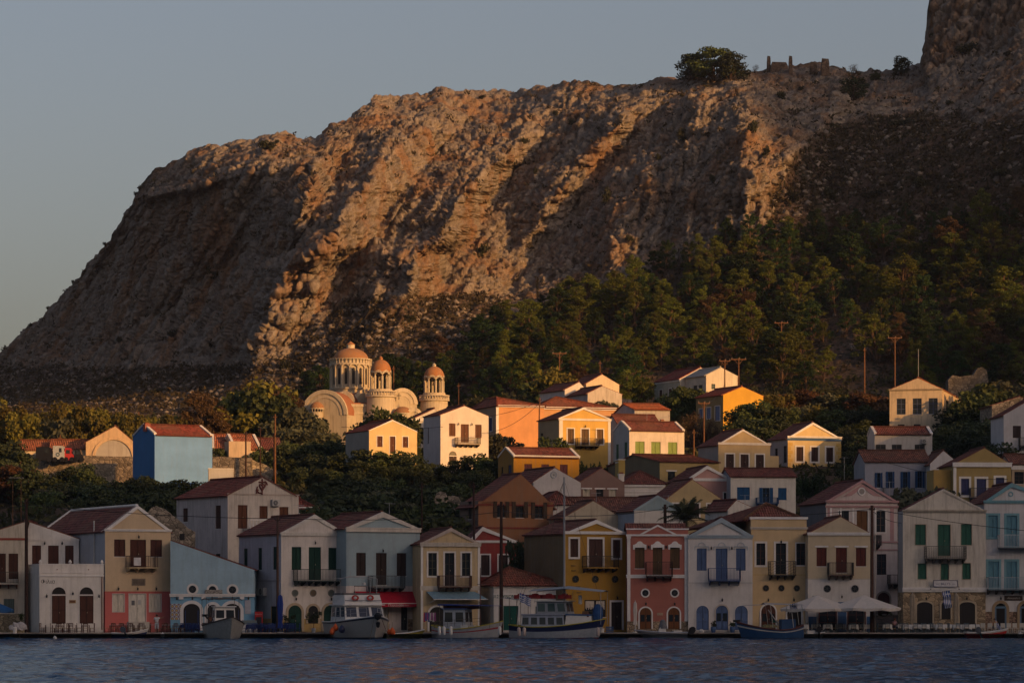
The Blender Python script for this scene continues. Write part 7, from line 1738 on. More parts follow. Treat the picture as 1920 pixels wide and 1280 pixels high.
# blue caique
bb2=paint((.012,.05,.13),.5,.25)
bt,g_,h_=boat('fishing_boat','blue wooden fishing boat with pale stripe, pipe frame and flat canopy',1445,297.0,189,5.9,2.3,.8,(.45,.75),[(.86,1.01,paint((.10,.03,.025),.6,.3)),(.66,.78,paint((.42,.40,.36),.6)),(-1,.05,paint((.02,.015,.02)))],bb2,rail=paint((.10,.03,.02)),bow=.55,wlb=.5,transom=.5)
prt(bt,'canopy',lambda b:b.mesh([(-2.9,-1.0,3.0),(.7,-1.0,3.1),(.7,1.0,3.1),(-2.9,1.0,3.0),(-2.9,0,3.12),(.7,0,3.25)],[(0,1,5,4),(4,5,2,3)],paint((.33,.31,.29),.8)))
for x in (-2.9,-1.9,.0):
    for y in (-.95,.95): prt(bt,'canopy_post',lambda b:b.bar((x,y,1.0),(x+.25,y,3.05),.045,paint((.38,.36,.32),.5)))
prt(bt,'canopy_rail',lambda b:[b.tube([(.7,y,3.08),(2.4,y*.7,3.0),(2.9,0,2.95)],.025,steel,6) for y in (-.95,.95)])
prt(bt,'engine_box',lambda b:b.box(-2.2,-.9,-.5,.5,.8,1.75,bb2)); prt(bt,'net_winch',lambda b:(b.bar((-.9,-.5,1.2),(.3,.3,2.6),.08,steel),b.lathe([(0,-.1),(.3,-.1),(.16,0),(.3,.1),(0,.1)],paint((.02,.14,.10),.5),12,(-.5,-.6,1.55)),b.lathe([(0,-.06),(.2,-.06),(.2,.06),(0,.06)],wht,10,(-.75,-.75,1.5))))
prt(bt,'nets',lambda b:[b.lathe([(0,.3),(.3,.22),(.38,0)],paint((.18,.16,.08),.95,.5),8,(-.3+.4*i,.1*i-.2,1.0)) for i in range(3)])
prt(bt,'tyre_fender',lambda b:b.lathe([(.12,-.1),(.34,-.1),(.34,.1),(.12,.1),(.12,-.1)],blk,14,(3.1,-.2,1.6)))
prt(bt,'bucket',lambda b:b.lathe([(.0,-.45),(.17,-.45),(.22,0),(.2,0)],paint((.012,.05,.28),.4),12,(-.65,-1.25,.85)))
# dinghies
bt,_,_=boat('dinghy','little navy dinghy with white rim and tilted outboard off the pink ground floor',243,298.6,-4,3.1,1.45,.46,(.05,.42),[(.70,1.01,wht)],paint((.012,.025,.10),.4,.1),rail=wht,bow=.35,transom=.9)
prt(bt,'thwart',lambda b:b.box(-.7,-.4,-.6,.6,.24,.30,wht)); outboard(bt,-.2,.62,.45,paint((.05,.065,.09),.4),1.0,y=-.75)
bt,_,_=boat('dinghy','red dinghy with white rim and yellow lettering at the right end of the quay',1848,299.0,3,3.7,1.5,.52,(.05,.36),[(.80,1.01,wht)],paint((.42,.02,.02),.4,.1),rail=wht,bow=.4,transom=.9)
prt(bt,'thwart',lambda b:b.box(-.9,-.6,-.6,.6,.26,.32,wht)); outboard(bt,-.55,.55,.35,paint((.07,.08,.10),.4),1.0,y=-.75)
text_part('lettering','ΚΑΣΤΕΛΛΟΡΙΖΟ',.16,bt,(.75,-.83,.22),paint((.5,.32,.03),.5),rot=(R(80),0,0))
bt,_,_=boat('dinghy','small white dinghy with black outboard tied beside the blue fishing boat',1516,299.6,2,2.7,1.3,.36,(.0,.2),[],wht2,rail=wht,bow=.3,transom=.95)
outboard(bt,1.0,.5,-.1,blk,1.0,y=-.7); prt(bt,'storage_box',lambda b:b.box(-.2,.55,-.6,.2,.3,.72,wht))
def buoy(u,v,r,lab,Y,m=wht):
    p=P(u,v,Y); o=thing('buoy',lab,'buoy',(p.x,p.y,0)); b=MB(); z=p.z; b.lathe([(0.01,z-r),(r*.7,z-r*.7),(r,z),(r*.8,z+r*.6),(r*.2,z+r*.95),(.03,z+r*1.25),(0.01,z+r*1.3)],m,14); b.build('float',o,True)
buoy(103,1195,.16,'tiny white buoy floating below the arched brown doors',290); buoy(305,1189.5,.21,'white ball buoy below the standing person',298.6); buoy(1913,1190,.26,'white ball buoy at the right end by the red dinghy',298.6,wht2)
# ================= furniture on the quay =================
QZ=.46
def at(u,Y,dz=0): return (XU(u,Y),Y,QZ+dz)
def chair(label,mat,seatm,group,kind='wood'):
    t=thing('chair',label,'chair',(0,0,0),0,group)
    prt(t,'seat',lambda b:b.box(-.21,.21,-.21,.21,.42,.46,seatm))
    prt(t,'backrest',lambda b:[b.box(-.20,.20,.19,.22,z,z+h,mat) for z,h in ((.56,.05),(.68,.05),(.80,.09))] if kind!='solid' else b.box(-.2,.2,.19,.22,.5,.9,mat))
    for x in (-.19,.19):
        for y in (-.19,.2): prt(t,'leg',lambda b:b.bar((x,y,0),(x,y+(.02 if y>0 else 0),.90 if y>0 else .42),.04,mat))
    prt(t,'stretcher',lambda b:(b.bar((-.19,-.19,.2),(.19,-.19,.2),.025,mat),b.bar((-.19,.2,.2),(.19,.2,.2),.025,mat),b.bar((-.19,-.19,.14),(-.19,.2,.14),.025,mat),b.bar((.19,-.19,.14),(.19,.2,.14),.025,mat)))
    if kind=='arms': prt(t,'armrest',lambda b:(b.box(-.24,-.2,-.2,.2,.64,.67,mat),b.box(.2,.24,-.2,.2,.64,.67,mat)))
    return t
def table(label,group,topm,legm,cloth=None,w=.75,napkin=False):
    t=thing('table',label,'table',(0,0,0),0,group)
    prt(t,'tabletop',lambda b:b.box(-w/2,w/2,-w/2,w/2,.72,.75,topm))
    for x in (-w*.42,w*.42):
        for y in (-w*.42,w*.42): prt(t,'leg',lambda b:b.bar((x,y,0),(x,y,.72),.045,legm))
    return t
def cloth(label,group,m,w=.8,drop=.38):
    t=thing('tablecloth',label,'tablecloth',(0,0,0),0,group); b=MB(); n=20; V=[];Fs=[]
    per=[]
    for s_ in range(4):
        for i in range(5):
            a=(i/5-.5)*w; per.append([(a,-w/2),(w/2,a),(-a,w/2),(-w/2,-a)][s_])
    for k,(f,z) in enumerate(((1,.765),(1.04,.75),(1.07,.58),(1.10,.765-drop))):
        for i,(x,y) in enumerate(per):
            c=abs(abs(x)-abs(y))<.02; wv=1+.05*math.sin(i*2.1)*(k/3); V.append((x*f*wv,y*f*wv,z-(.12 if (c and k==3) else 0)))
    for k in range(3):
        for i in range(n): Fs.append((k*n+i,k*n+(i+1)%n,(k+1)*n+(i+1)%n,(k+1)*n+i))
    Fs.append(tuple(range(n))); b.mesh(V,[tuple(reversed(f)) for f in Fs],m); b.build('cloth',t); return t
def put(proto,first,u,Y,rz,dz=0,label=None):
    o=proto if first else copy_tree(proto); o.location=at(u,Y,dz); o.rotation_euler=(0,0,rz)
    if label: o['label']=label
    return o
wdm=paint((.085,.030,.016),.6,.4); rush=paint((.30,.22,.11),.9); bl_=paint((.012,.04,.15),.5,.3); bl3=paint((.06,.09,.11),.6,.3); whp=paint((.46,.43,.37),.5,.15)
rq=random.Random(12)
def cafe(tabs,cp,tp,clp=None):
    f=[True,True,True]
    for (u,Y,n) in tabs:
        put(tp,f[1],u,Y,rq.uniform(-.05,.05)); f[1]=False
        if clp: put(clp,f[2],u,Y,rq.uniform(-.1,.1)); f[2]=False
        sp=[(-.62,0,math.pi/2),(.62,0,-math.pi/2),(0,-.62,math.pi),(0,.62,0)]
        for i in range(n):
            dx,dy,rz=sp[i]; put(cp,f[0],u+(dx+rq.uniform(-.06,.06))/Y*F,Y+dy,rz+rq.uniform(-.3,.3)); f[0]=False
cafe([(111,303.0,4),(161,303.2,4),(136,304.8,3),(92,304.6,2),(228,304.9,3),(330,303.2,3),(213,303.0,4),(245,304.4,3),(265,302.9,3),(288,304.6,2),(312,303.0,3)],chair('dark wooden cafe chair at the bare tables left of the pale blue taverna',wdm,rush,'dark wooden cafe chairs'),table('pale topped square cafe table before the arched doors and pink ground floor','bare square cafe tables',wht2,wdm))
navy=paint((.02,.03,.12),.8,.4)
cafe([(346,304.2,3),(356,305.2,3),(481,305.3,3),(520,304.6,3),(536,305,3),(366,303.0,3),(470,303.2,3),(492,304.0,3),(508,302.9,3),(546,303.2,4)],chair('bright blue wooden chair at the blue clothed taverna tables',bl_,bl_,'blue taverna chairs'),table('taverna table hidden under a blue cloth by the pale blue taverna','tables under blue cloths',wdm,wdm),cloth('dark blue cloth on a table near the pale blue taverna','dark blue tablecloths',navy))
cafe([(1508,303.0,2),(1530,304.8,3),(1576,304.9,4),(1612,305.2,2),(1552,303.2,4),(1600,303.2,4),(1628,304.5,2)],chair('grey blue taverna chair under the two big parasols',bl3,rush,'grey blue chairs under the parasols'),table('taverna table with white cloth under the two big parasols','tables under the parasols',wdm,bl3),cloth('rumpled white cloth on a table under the two big parasols','white tablecloths under the parasols',wht))
cafe([(1664,303.4,3),(1700,303.0,3),(1733,303.2,3),(1795,303.0,3),(1690,304.6,3),(1718,303.2,4),(1745,304.6,3),(1762,303.0,4),(1778,304.8,2),(1812,303.1,4),(1828,304.8,2)],chair('grey blue chair at the tables before the sandstone arches',bl3,rush,'grey blue chairs before the sandstone arches'),table('table with white cloth before the sandstone arches and alley','tables before the sandstone arches',wdm,bl3),cloth('white cloth on a table before the sandstone arches and alley','white tablecloths before the arches',wht))
c=chair('cream plastic armchair in the row before the turquoise trimmed house',whp,whp,'cream plastic armchairs','solid'); first=True
for u in (1843,1856,1869,1881,1893,1904,1917): put(c,first,u,302.6,rq.uniform(-.2,.2)); first=False
# parasols
def parasol(label,u,Y,vtop,vedge,rad,m,n=8,sq=0):
    o=thing('parasol',label,'parasol',at(u,Y)); zt=ZV(vtop,Y)-QZ; ze=ZV(vedge,Y)-QZ; b=MB()
    cs=[(rad*math.cos(2*math.pi*(i+.5)/n+sq),rad*.9*math.sin(2*math.pi*(i+.5)/n+sq)) for i in range(n)]
    for i in range(n):
        a,c_=cs[i],cs[(i+1)%n]; mid=((a[0]+c_[0])/2*.97,(a[1]+c_[1])/2*.97); 
        b.face([(a[0],a[1],ze),(mid[0],mid[1],ze-.05),(0,0,zt)],m); b.face([(mid[0],mid[1],ze-.05),(c_[0],c_[1],ze),(0,0,zt)],m)
        V=[(a[0],a[1],ze),(mid[0],mid[1],ze-.05),(c_[0],c_[1],ze),(c_[0]*.99,c_[1]*.99,ze-.2),(mid[0],mid[1],ze-.34),(a[0]*.99,a[1]*.99,ze-.2)]
        b.face([V[0],V[5],V[4],V[1]],m); b.face([V[1],V[4],V[3],V[2]],m)
    b.build('canopy',o); prt(o,'pole',lambda b:b.tube([(0,0,0),(0,0,zt+.08)],.045,wht2,8)); prt(o,'rib',lambda b:[b.bar((0,0,zt-.05),(x,y,ze-.03),.025,wht2) for x,y in cs]); prt(o,'base',lambda b:b.lathe([(0,.1),(.3,.08),(.34,0)],paint((.3,.28,.25),.8),14))
    return o
pcan=paint((.56,.50,.44),.8,.12)
parasol('left one of the two big off-white parasols',1532,303.6,1115.5,1140,3.6,pcan); parasol('right one of the two big off-white parasols, nearer the pole',1620,303.2,1115,1139,3.55,pcan)
parasol('blue parasol cut off at the left edge of the picture',-4,303,1129,1142,1.6,paint((.01,.07,.20),.7),6)
def closed(label,u,Y,v0,v1,r,m,tilt=0):
    o=thing('parasol',label,'parasol',at(u,Y)); z0=ZV(v0,Y)-QZ; z1=ZV(v1,Y)-QZ; b=MB(); V=[];n=16;Fs=[]
    pr=[(.03,z0),(r*.7,z0-.15),(r*1.0,z0-.9),(r*.9,(z0+z1)/2),(r*.75,z1+.5),(r*1.1,z1)]
    for k,(rr_,z) in enumerate(pr):
        for i in range(n): a=2*math.pi*i/n; q_=rr_*(1+.22*math.cos(a*6+k*.3)); V.append((q_*math.cos(a),q_*math.sin(a),z))
    for k in range(len(pr)-1):
        for i in range(n): Fs.append((k*n+i,(k+1)*n+i,(k+1)*n+(i+1)%n,k*n+(i+1)%n))
    b.mesh(V,Fs,m); b.build('folded_canopy',o); prt(o,'pole',lambda b:b.tube([(0,0,0),(0,0,z0+.1)],.04,wht2,8)); prt(o,'base',lambda b:b.lathe([(0,.1),(.28,.08),(.3,0)],wht2,12))
closed('tall folded bright blue parasol beside the wooden pole',525.5,303,1114,1176,.24,paint((.008,.035,.22),.6,.3)); closed('folded off-white parasol left of the salmon pink house doors',1191,303,1127,1170,.17,pcan)
bgc=paint((.34,.27,.19),.8,.3); closed('folded beige parasol at the left of the sandstone arches',1711,305,1112,1176,.24,bgc); closed('folded beige parasol between middle and right sandstone arches',1793,305,1112,1176,.24,bgc)
# poles and wires
pm_=paint((.050,.028,.022),.85,.4,.1); pml=paint((.17,.085,.045),.85,.4,.1)
def pole(label,u,v0,v1,Y,r=.13,arm=0,m=None,lean=0,base=True,gz=None):
    z1=gz if gz is not None else (QZ if Y<318 else ground(XU(u,Y),Y)); o=thing('utility_pole',label,'utility pole',(XU(u,Y),Y,z1-.2)); zt=ZV(v0,Y)-z1+.2; m=m or pm_
    prt(o,'post',lambda b:b.tube([(-lean*Y/F,0,0),(0,0,zt)],[r,r*.72],m,9))
    if arm:
        prt(o,'crossarm',lambda b:(b.box(-arm/2,arm/2,-.06,.06,zt-.28,zt-.14,m),b.bar((-arm*.3,0,zt-.2),(0,0,zt-1.0),.05,m),b.bar((arm*.3,0,zt-.2),(0,0,zt-1.0),.05,m)))
        for x in (-arm*.45,0.12,arm*.45): prt(o,'insulator',lambda b:b.lathe([(.0,.26),(.06,.2),(.04,.1),(.07,.0)],paint((.2,.15,.12),.3),7,(x,0,zt-.14)))
    else: prt(o,'bracket',lambda b:(b.box(-.25,.25,-.15,-.08,zt-.45,zt-.36,m),b.lathe([(.0,.15),(.06,.1),(.06,0)],blk,7,(.22,-.12,zt-.36)),b.lathe([(.0,.15),(.06,.1),(.06,0)],blk,7,(-.22,-.12,zt-.36))))
    return o
pole('thick dark wooden pole before the cream and white houses at far left',49.5,935,1183,303.2,.19); pole('brown wooden pole beside the folded blue parasol',520.5,966,1183,303.6,.14,m=paint((.10,.06,.045),.85,.4,.1)); pole('black pole in front of the hip roofed customs building',940,940,1183,303.6,.19); pole('black pole behind the weathered yellow house pediment',888,905,1100,317,.14,lean=-2)
pole('tall brown pole at the mouth of the alley',1635,947,1183,304,.19,m=paint((.085,.045,.032),.85,.4,.1)); pole('thick short pole between palm fronds and salmon pink parapet',1247,945,1000,322,.2); pole('thin pole rising from the lower thicket',791,905,1000,333,.10)
prt(thing('downpipe','thin pale metal pipe standing right of the brown alley pole','pipe',at(1641,304.4)),'pipe',lambda b:b.tube([(0,0,0),(0,0,ZV(1000,304.4)-QZ)],.05,paint((.42,.36,.30),.5),8))
for a in [('leftmost tall dark pole right of the bright blue house',461,808,895,410,.13),('dark pole between the leaning-to house and the shaded grey house',488,800,890,411,.10),('bare wooden pole next to the shaded grey house',516,776,885,418,.13),('dark pole in front of the shaded grey house',514,812,890,408,.12),('pale pole behind the ridge of the bright blue house',260,772,825,444,.11),('short pale post above the low red roofed shed',113,815,842,432,.10),('leaning pole against the apricot wall',1012,745,790,440,.12)]: pole(*a,m=pml if 'pale' in a[0] or 'bare' in a[0] or 'leaning p' in a[0] else None,lean=3 if 'leaning pole' in a[0] else 0)
def hpole(label,u,v0,vb,arm=2.2,Y=None,r=.12):
    p=on_hill(u,vb) if Y is None else Vector((XU(u,Y),Y,0)); Y=p.y; pole(label,u,v0,vb,Y,r,arm,pml,gz=(p.z if p.z else ground(XU(u,Y),Y)))
hpole('crossarm pole above the small white house of the upper white group',1049,660,745,Y=500); hpole('left one of the crossarm pole pair behind the orange yellow house',1359,674,742,Y=476,arm=1.6); hpole('right one of the crossarm pole pair behind the orange yellow house',1385,671,740,Y=478,arm=2.2); hpole('crossarm pole standing alone in the pine wood',1465,603,718,arm=2.3); hpole('tall crossarm pole behind the abandoned ochre house',1678,631,722,Y=505,arm=2.2); hpole('crossarm pole in front of the wispy trees',1320,753,850,Y=440,arm=1.6)
pole('bare pole without arms below the sunlit roofless ruin',1621,652,745,515,.14,0,pml); pole('short brown pole by the wispy trees',1301,805,850,432,.12,0,pml); pole('bare pole on the roof line of the cream upper house',1125,676,720,486,.08,0,pml); pole('pale mast beside the right belfry',860,718,760,478,.06,0,pml); pole('stout post between dome and right church gable',738,686,735,494,.12,0,pml)
o=thing('antenna','thin antenna rod on the abandoned ochre house','antenna',(XU(1722,450),450,ZV(712,450))); prt(o,'rod',lambda b:b.tube([(0,0,-.5),(0,0,4.2)],.035,steel,6))
def wire(label,pts,Y0,Y1,sag=6):
    o=thing('power_line',label,'power line',P(pts[0][0],pts[0][1],Y0)); o0=o.location.copy(); b=MB(); (u0,v0),(u1,v1)=pts
    L=[]
    for i in range(13): t_=i/12; L.append(P(u0+(u1-u0)*t_,v0+(v1-v0)*t_+sag*4*t_*(1-t_),Y0+(Y1-Y0)*t_)-o0)
    b.tube(L,.028,blk,5); b.build('cable',o)
wire('wire from the left edge to the thick dark pole',[(-80,955),(50,947)],303.2,303.2,3); wire('long wire from the thick dark pole to the brown pole by the blue parasol',[(50,946),(521,972)],303.2,303.6,5); wire('long wire between brown pole and black customs pole',[(521,970),(940,959)],303.6,303.6,9); wire('wire from black customs pole to the short pole by the palm',[(940,957),(1246,953)],303.6,321.5,12); wire('wire from the palm side pole to the brown alley pole',[(1248,976),(1635,954)],321.5,304,4); wire('wire from the brown alley pole to the right edge',[(1635,953),(2000,1000)],304,304,6); wire('slack wire dropping from the brown alley pole to the taverna wall',[(1635,957),(1690,980)],304,307,5)
wire('wire crossing the apricot wall',[(888,783),(1012,752)],436,440,6); wire('lower wire crossing the apricot wall',[(900,812),(1012,755)],430,440,14); wire('wire between the pole pair and the crossarm pole by the wispy trees',[(1320,758),(1359,720)],440,476,8); wire('wire from the lavender blue house to the olive house',[(1637,858),(1890,898)],380,366,12); wire('wire above the church wall towards the white cubic house',[(640,800),(830,800)],440,429,4)
# flags
def flag(label,u,v,Y,w,h,ang=0,droop=0,pole_=1.2):
    o=thing('flag',label,'flag',P(u,v,Y),ang); b=MB(); fb=paint((.03,.07,.24),.8,.1); fw=paint((.56,.54,.52),.8,.1); nx=18
    def pt(i,j): x=w*i/nx; z=-h*j/9-droop*x; return (x*(1-.25*abs(droop)),.10*math.sin(i*.75+j*.15)*(i/nx)**.4,z-.03*math.sin(i*.6))
    for i in range(nx):
        for j in range(9):
            c_=fb if j%2==0 else fw
            if i<nx*.37 and j<5: c_=fw if (j==2 or abs(i-nx*.165)<.8) else fb
            b.face([pt(i,j),pt(i,j+1),pt(i+1,j+1),pt(i+1,j)],c_); 
    b.build('cloth',o); prt(o,'staff',lambda b:b.bar((0,0,.15),(0,0,-pole_),.035,wht2)); return o
flag('blue and white striped flag at the stern of the excursion boat',974,1110,292,1.15,.75,0,.45,2.2); flag('small blue and white striped flag on the canopy of the blue fishing boat',1481,1132,296.5,.8,.5,.3,-.15,.8)
f_=flag('long blue and white striped flag hanging in front of the sandstone house',1781,1106,303,1.6,.7,0,0,.3); f_.rotation_euler=(0,R(83),0); flag('tiny blue and white striped flag on the red dinghy',1868,1165,298.9,.55,.42,0,.8,.9)
# odds and ends
def pot(label,u,Y,h=.45,r=.22,m=None,kind='ball',ph=.55):
    o=thing('potted_plant',label,'potted plant',at(u,Y)); prt(o,'pot',lambda b:b.lathe([(.0,.0),(r*.65,.0),(r,h*.6),(r*.9,h),(r*.75,h),(r*.7,h-.05),(0,h-.05)],m or paint((.05,.10,.22),.4),14))
    rg=np.random.default_rng(int(u)); cs=[(rg.uniform(-.15,.15),rg.uniform(-.1,.1),h+ph*(.2+.6*rg.random())) for _ in range(6)]
    if kind=='wide': cs=[(rg.uniform(-.75,.75),rg.uniform(-.2,.2),h+.5+ph*rg.random()) for _ in range(16)]; prt(o,'stem',lambda b:b.tube([(0,0,h-.1),(.05,0,h+.7)],.03,barkm,6))
    V,Q_=leafcloud(rg,cs,[(.2,.2,.2)]*len(cs),60,.12); npmesh('leaves',V,Q_,foliage((.022,.032,.012),(.05,.06,.02)),o)
pot('left blue pot with round bush beside the arched blue doors',1337.5,306,.55,.26); pot('right blue pot with round bush beside the arched blue doors',1373.5,306,.55,.26); pot('sprawling plant in a grey tub between two green arched doors',588,305.5,.42,.22,paint((.33,.35,.37),.5),'wide',1.0); pot('reddish bush in a pot beside the left green arch',537,306,.3,.2,paint((.2,.08,.05)),'wide',.8); pot('dark bushy plant at the corner of the cream stone footed house',40,306,.4,.2,paint((.15,.1,.08)),'ball',1.6)
o=thing('drinks_fridge','tall red drinks fridge in the alley beside the pale blue taverna','fridge',at(485,307.2)); rd=paint((.38,.02,.02),.4,.1)
prt(o,'body',lambda b:b.box(-.36,.36,0,.6,0,1.95,rd)); prt(o,'glass_door',lambda b:b.box(-.27,.27,-.03,-.002,.15,1.45,glass((.03,.03,.035)))); text_part('lettering','Coca-Cola',.15,o,(0,-.012,1.7),paint((.6,.55,.53)),shear=.3)
o=thing('display_freezer','low white display counter between the boat and the red fridge','freezer',at(467,306.6)); prt(o,'body',lambda b:b.box(-.75,.75,0,.6,0,.75,wht)); prt(o,'glass_top',lambda b:b.mesh([(-.75,0,.76),(.75,0,.76),(.75,.6,.76),(-.75,.6,.76),(-.7,.2,1.15),(.7,.2,1.15),(.7,.6,1.15),(-.7,.6,1.15)],[(0,1,5,4),(1,2,6,5),(2,3,7,6),(3,0,4,7),(4,5,6,7)],glass((.12,.14,.13))))
o=thing('postcard_rack','tall white postcard rack outside the weathered yellow house','postcard rack',at(848,305)); 
prt(o,'frame',lambda b:[b.bar((x,0,0),(x,0,2.1),.035,wht) for x in (-.3,.3)]+[b.bar((-.3,0,z),(.3,0,z),.025,wht) for z in np.linspace(.3,2.1,9)])
rp=random.Random(3)
for i in range(8):
    b=MB(); 
    for k in range(4): b.box(-.27+.14*k,-.15+.14*k,-.05,-.03,.34+.22*i,.5+.22*i,paint(rp.choice([(.4,.38,.35),(.1,.2,.3),(.3,.2,.1),(.45,.4,.3)]),.6,.3))
    b.build('postcard_row',o)
o=thing('clothes_rack','rack of colourful clothes and hats outside the weathered yellow house','clothes rack',at(805,305)); prt(o,'frame',lambda b:(b.bar((-.5,0,0),(-.5,0,1.9),.04,rope),b.bar((.6,0,0),(.6,0,1.9),.04,rope),b.bar((-.5,0,1.9),(.6,0,1.9),.04,rope)))
for i in range(8):
    x=-.45+.14*i; cc_=rp.choice([(.30,.03,.06),(.05,.07,.2),(.4,.38,.36),(.2,.05,.15),(.03,.03,.05)])
    prt(o,'garment',lambda b:b.mesh([(x-.07,-.15,1.85),(x+.07,-.15,1.85),(x+.10,-.2,1.0+.1*(i%3)),(x-.10,-.2,1.0+.1*(i%3)),(x-.07,.15,1.85),(x+.07,.15,1.85),(x+.10,.2,1.0+.1*(i%3)),(x-.10,.2,1.0+.1*(i%3))],[(0,3,2,1),(4,5,6,7),(0,1,5,4),(0,4,7,3),(1,2,6,5)],paint(cc_,.9,.4)))
o=thing('covered_pile','pile of gear under a pale tarpaulin by the thick dark pole','tarpaulin',at(33,302.6)); rg=np.random.default_rng(5)
bm_=bmesh.new(); bmesh.ops.create_icosphere(bm_,subdivisions=3,radius=1)
for vv in bm_.verts: vv.co=Vector((vv.co.x*.78,vv.co.y*.5,max(vv.co.z,-.15)*.62))*(1+.14*math.sin(vv.co.x*7+vv.co.z*5)+.08*math.cos(vv.co.y*11))
me=bpy.data.meshes.new('tarpaulin'); bm_.to_mesh(me); bm_.free(); me.materials.append(paint((.40,.37,.36),.8,.2)); tq=bpy.data.objects.new('tarpaulin',me); tq.location=(0,0,.35); link(tq,o); prt(o,'gear',lambda b:b.box(-.6,.6,-.3,.3,0,.3,paint((.25,.2,.12),.8)))
o=thing('bollard','square bollard painted white over yellow at the far left quay edge','bollard',(XU(28,300.9),300.9,0)); prt(o,'post',lambda b:b.lathe([(.0,1.05),(.17,1.0),(.2,.9),(.17,.75),(.19,.35)],wht,12)); prt(o,'base',lambda b:b.box(-.45,.45,-.3,.3,-.2,.35,paint((.42,.29,.06),.7,.4)))
o=thing('crate','blue slatted crate outside the mustard house door','crate',at(1143,303)); cb_=paint((.03,.09,.22),.5)
prt(o,'slats',lambda b:[b.box(-.36,.36,y,y+.03,z,z+.1,cb_) for y in (-.25,.25) for z in (0,.16,.32,.48)]+[b.box(x,x+.03,-.25,.28,z,z+.1,cb_) for x in (-.36,.33) for z in (0,.16,.32,.48)]); o=thing('bucket','white bucket beside the blue slatted crate','bucket',at(1129,302.6)); prt(o,'tub',lambda b:b.lathe([(0,0),(.17,0),(.2,.42),(.18,.42)],wht,12)); prt(o,'handle',lambda b:b.tube([(-.19,0,.4),(0,-.1,.58),(.19,0,.4)],.012,steel,5))
o=thing('gas_bottle','small white bundle on the step left of the arched blue doors','bundle',at(1315,304.5)); prt(o,'sack',lambda b:b.lathe([(0,0),(.25,.02),(.27,.18),(.12,.33),(0,.36)],wht2,12))
# vehicles above the retaining wall
def vehicle(label,u0,u1,v0,Y,col,kind,cat,name):
    x0,x1=XU(u0,Y),XU(u1,Y); L=x1-x0; zt=ZV(v0,Y); zg=ZV(853,Y)-.9; h=zt-zg; o=thing(name,label,cat,((x0+x1)/2,Y,zg)); m=paint(col,.35,.15)
    prof={'van':[(-L/2,.25),(L/2,.25),(L/2,h*.55),(L*.40,h*.93),(L*.30,h),(-L/2,h)],'truck':[(-L/2,.35),(L/2,.35),(L/2,h*.6),(L*.36,h),(-L/2,h)],'car':[(-L/2,.25),(L/2,.25),(L/2,h*.5),(L*.25,h*.62),(L*.12,h),(-L*.40,h),(-L/2,h*.6)]}[kind]
    prt(o,'body',lambda b:b.prism([(x,z) for x,z in prof],-.9,.9,m)); prt(o,'window',lambda b:b.box(L*.05 if kind!='car' else -L*.3,L*.28 if kind!='car' else L*.1,-.93,-.9005,h*.6,h*.86,glass()))
    for x in (-L*.32,L*.32): prt(o,'wheel',lambda b:(b.prism([(x+.32*math.cos(a),.32+.32*math.sin(a)) for a in np.linspace(0,6.0,14)],-.95,-.7,blk)))
    return o
vehicle('black van behind the rubble retaining wall',69,99,838,421,(.012,.012,.014),'van','van','van'); t_=vehicle('white truck with a dark round mark behind the retaining wall',101,122,836,421,(.36,.38,.40),'truck','truck','truck')
prt(t_,'emblem',lambda b:b.ring(arcpts(-.1,.95,.14,14,0,2*math.pi),arcpts(-.1,.95,.26,14,0,2*math.pi),-.93,-.9005,paint((.05,.09,.12)))); vehicle('red and white car behind the retaining wall',122,140,840,421.5,(.36,.03,.03),'car','car','car'); vehicle('dark car tucked against the blind arch gable',141,158,843,421.5,(.015,.015,.018),'car','car','car')
o=thing('shelter','small wooden shelter frame on the grassy knoll','shelter',(XU(30,356),356,0)); zb=ground(XU(30,356),356); zt=ZV(896,356); prt(o,'post',lambda b:(b.bar((-.35,0,zb-.3),(-.35,0,zt),.07,pml),b.bar((.55,0,zb-.3),(.55,0,zt-.05),.07,pml))); prt(o,'roof',lambda b:b.box(-.7,.75,-.6,.6,zt,zt+.07,paint((.30,.26,.2),.8)))
# ================= people =================
def skinned(name,verts,edges,rad,mat,parent,root=0):
    me=bpy.data.meshes.new(name); me.from_pydata(verts,edges,[]); o=bpy.data.objects.new(name,me); COL.objects.link(o)
    md=o.modifiers.new('s','SKIN'); 
    if not me.skin_vertices: 
        bm=bmesh.new(); bm.from_mesh(me); bm.verts.layers.skin.verify(); bm.to_mesh(me); bm.free()
    for i,r_ in enumerate(rad):
        sv=me.skin_vertices[0].data[i]; sv.radius=(r_ if hasattr(r_,'__len__') else (r_,r_)); sv.use_root=(i==root)
    o.modifiers.new('b','SUBSURF').levels=1
    dg=bpy.context.evaluated_depsgraph_get(); dg.update(); m2=bpy.data.meshes.new_from_object(o.evaluated_get(dg)); bpy.data.objects.remove(o)
    m2.materials.clear(); m2.materials.append(mat); m2.polygons.foreach_set('use_smooth',[True]*len(m2.polygons))
    r=bpy.data.objects.new(name,m2); return link(r,parent)
skin_m=paint((.30,.155,.095),.6,.1,.3)
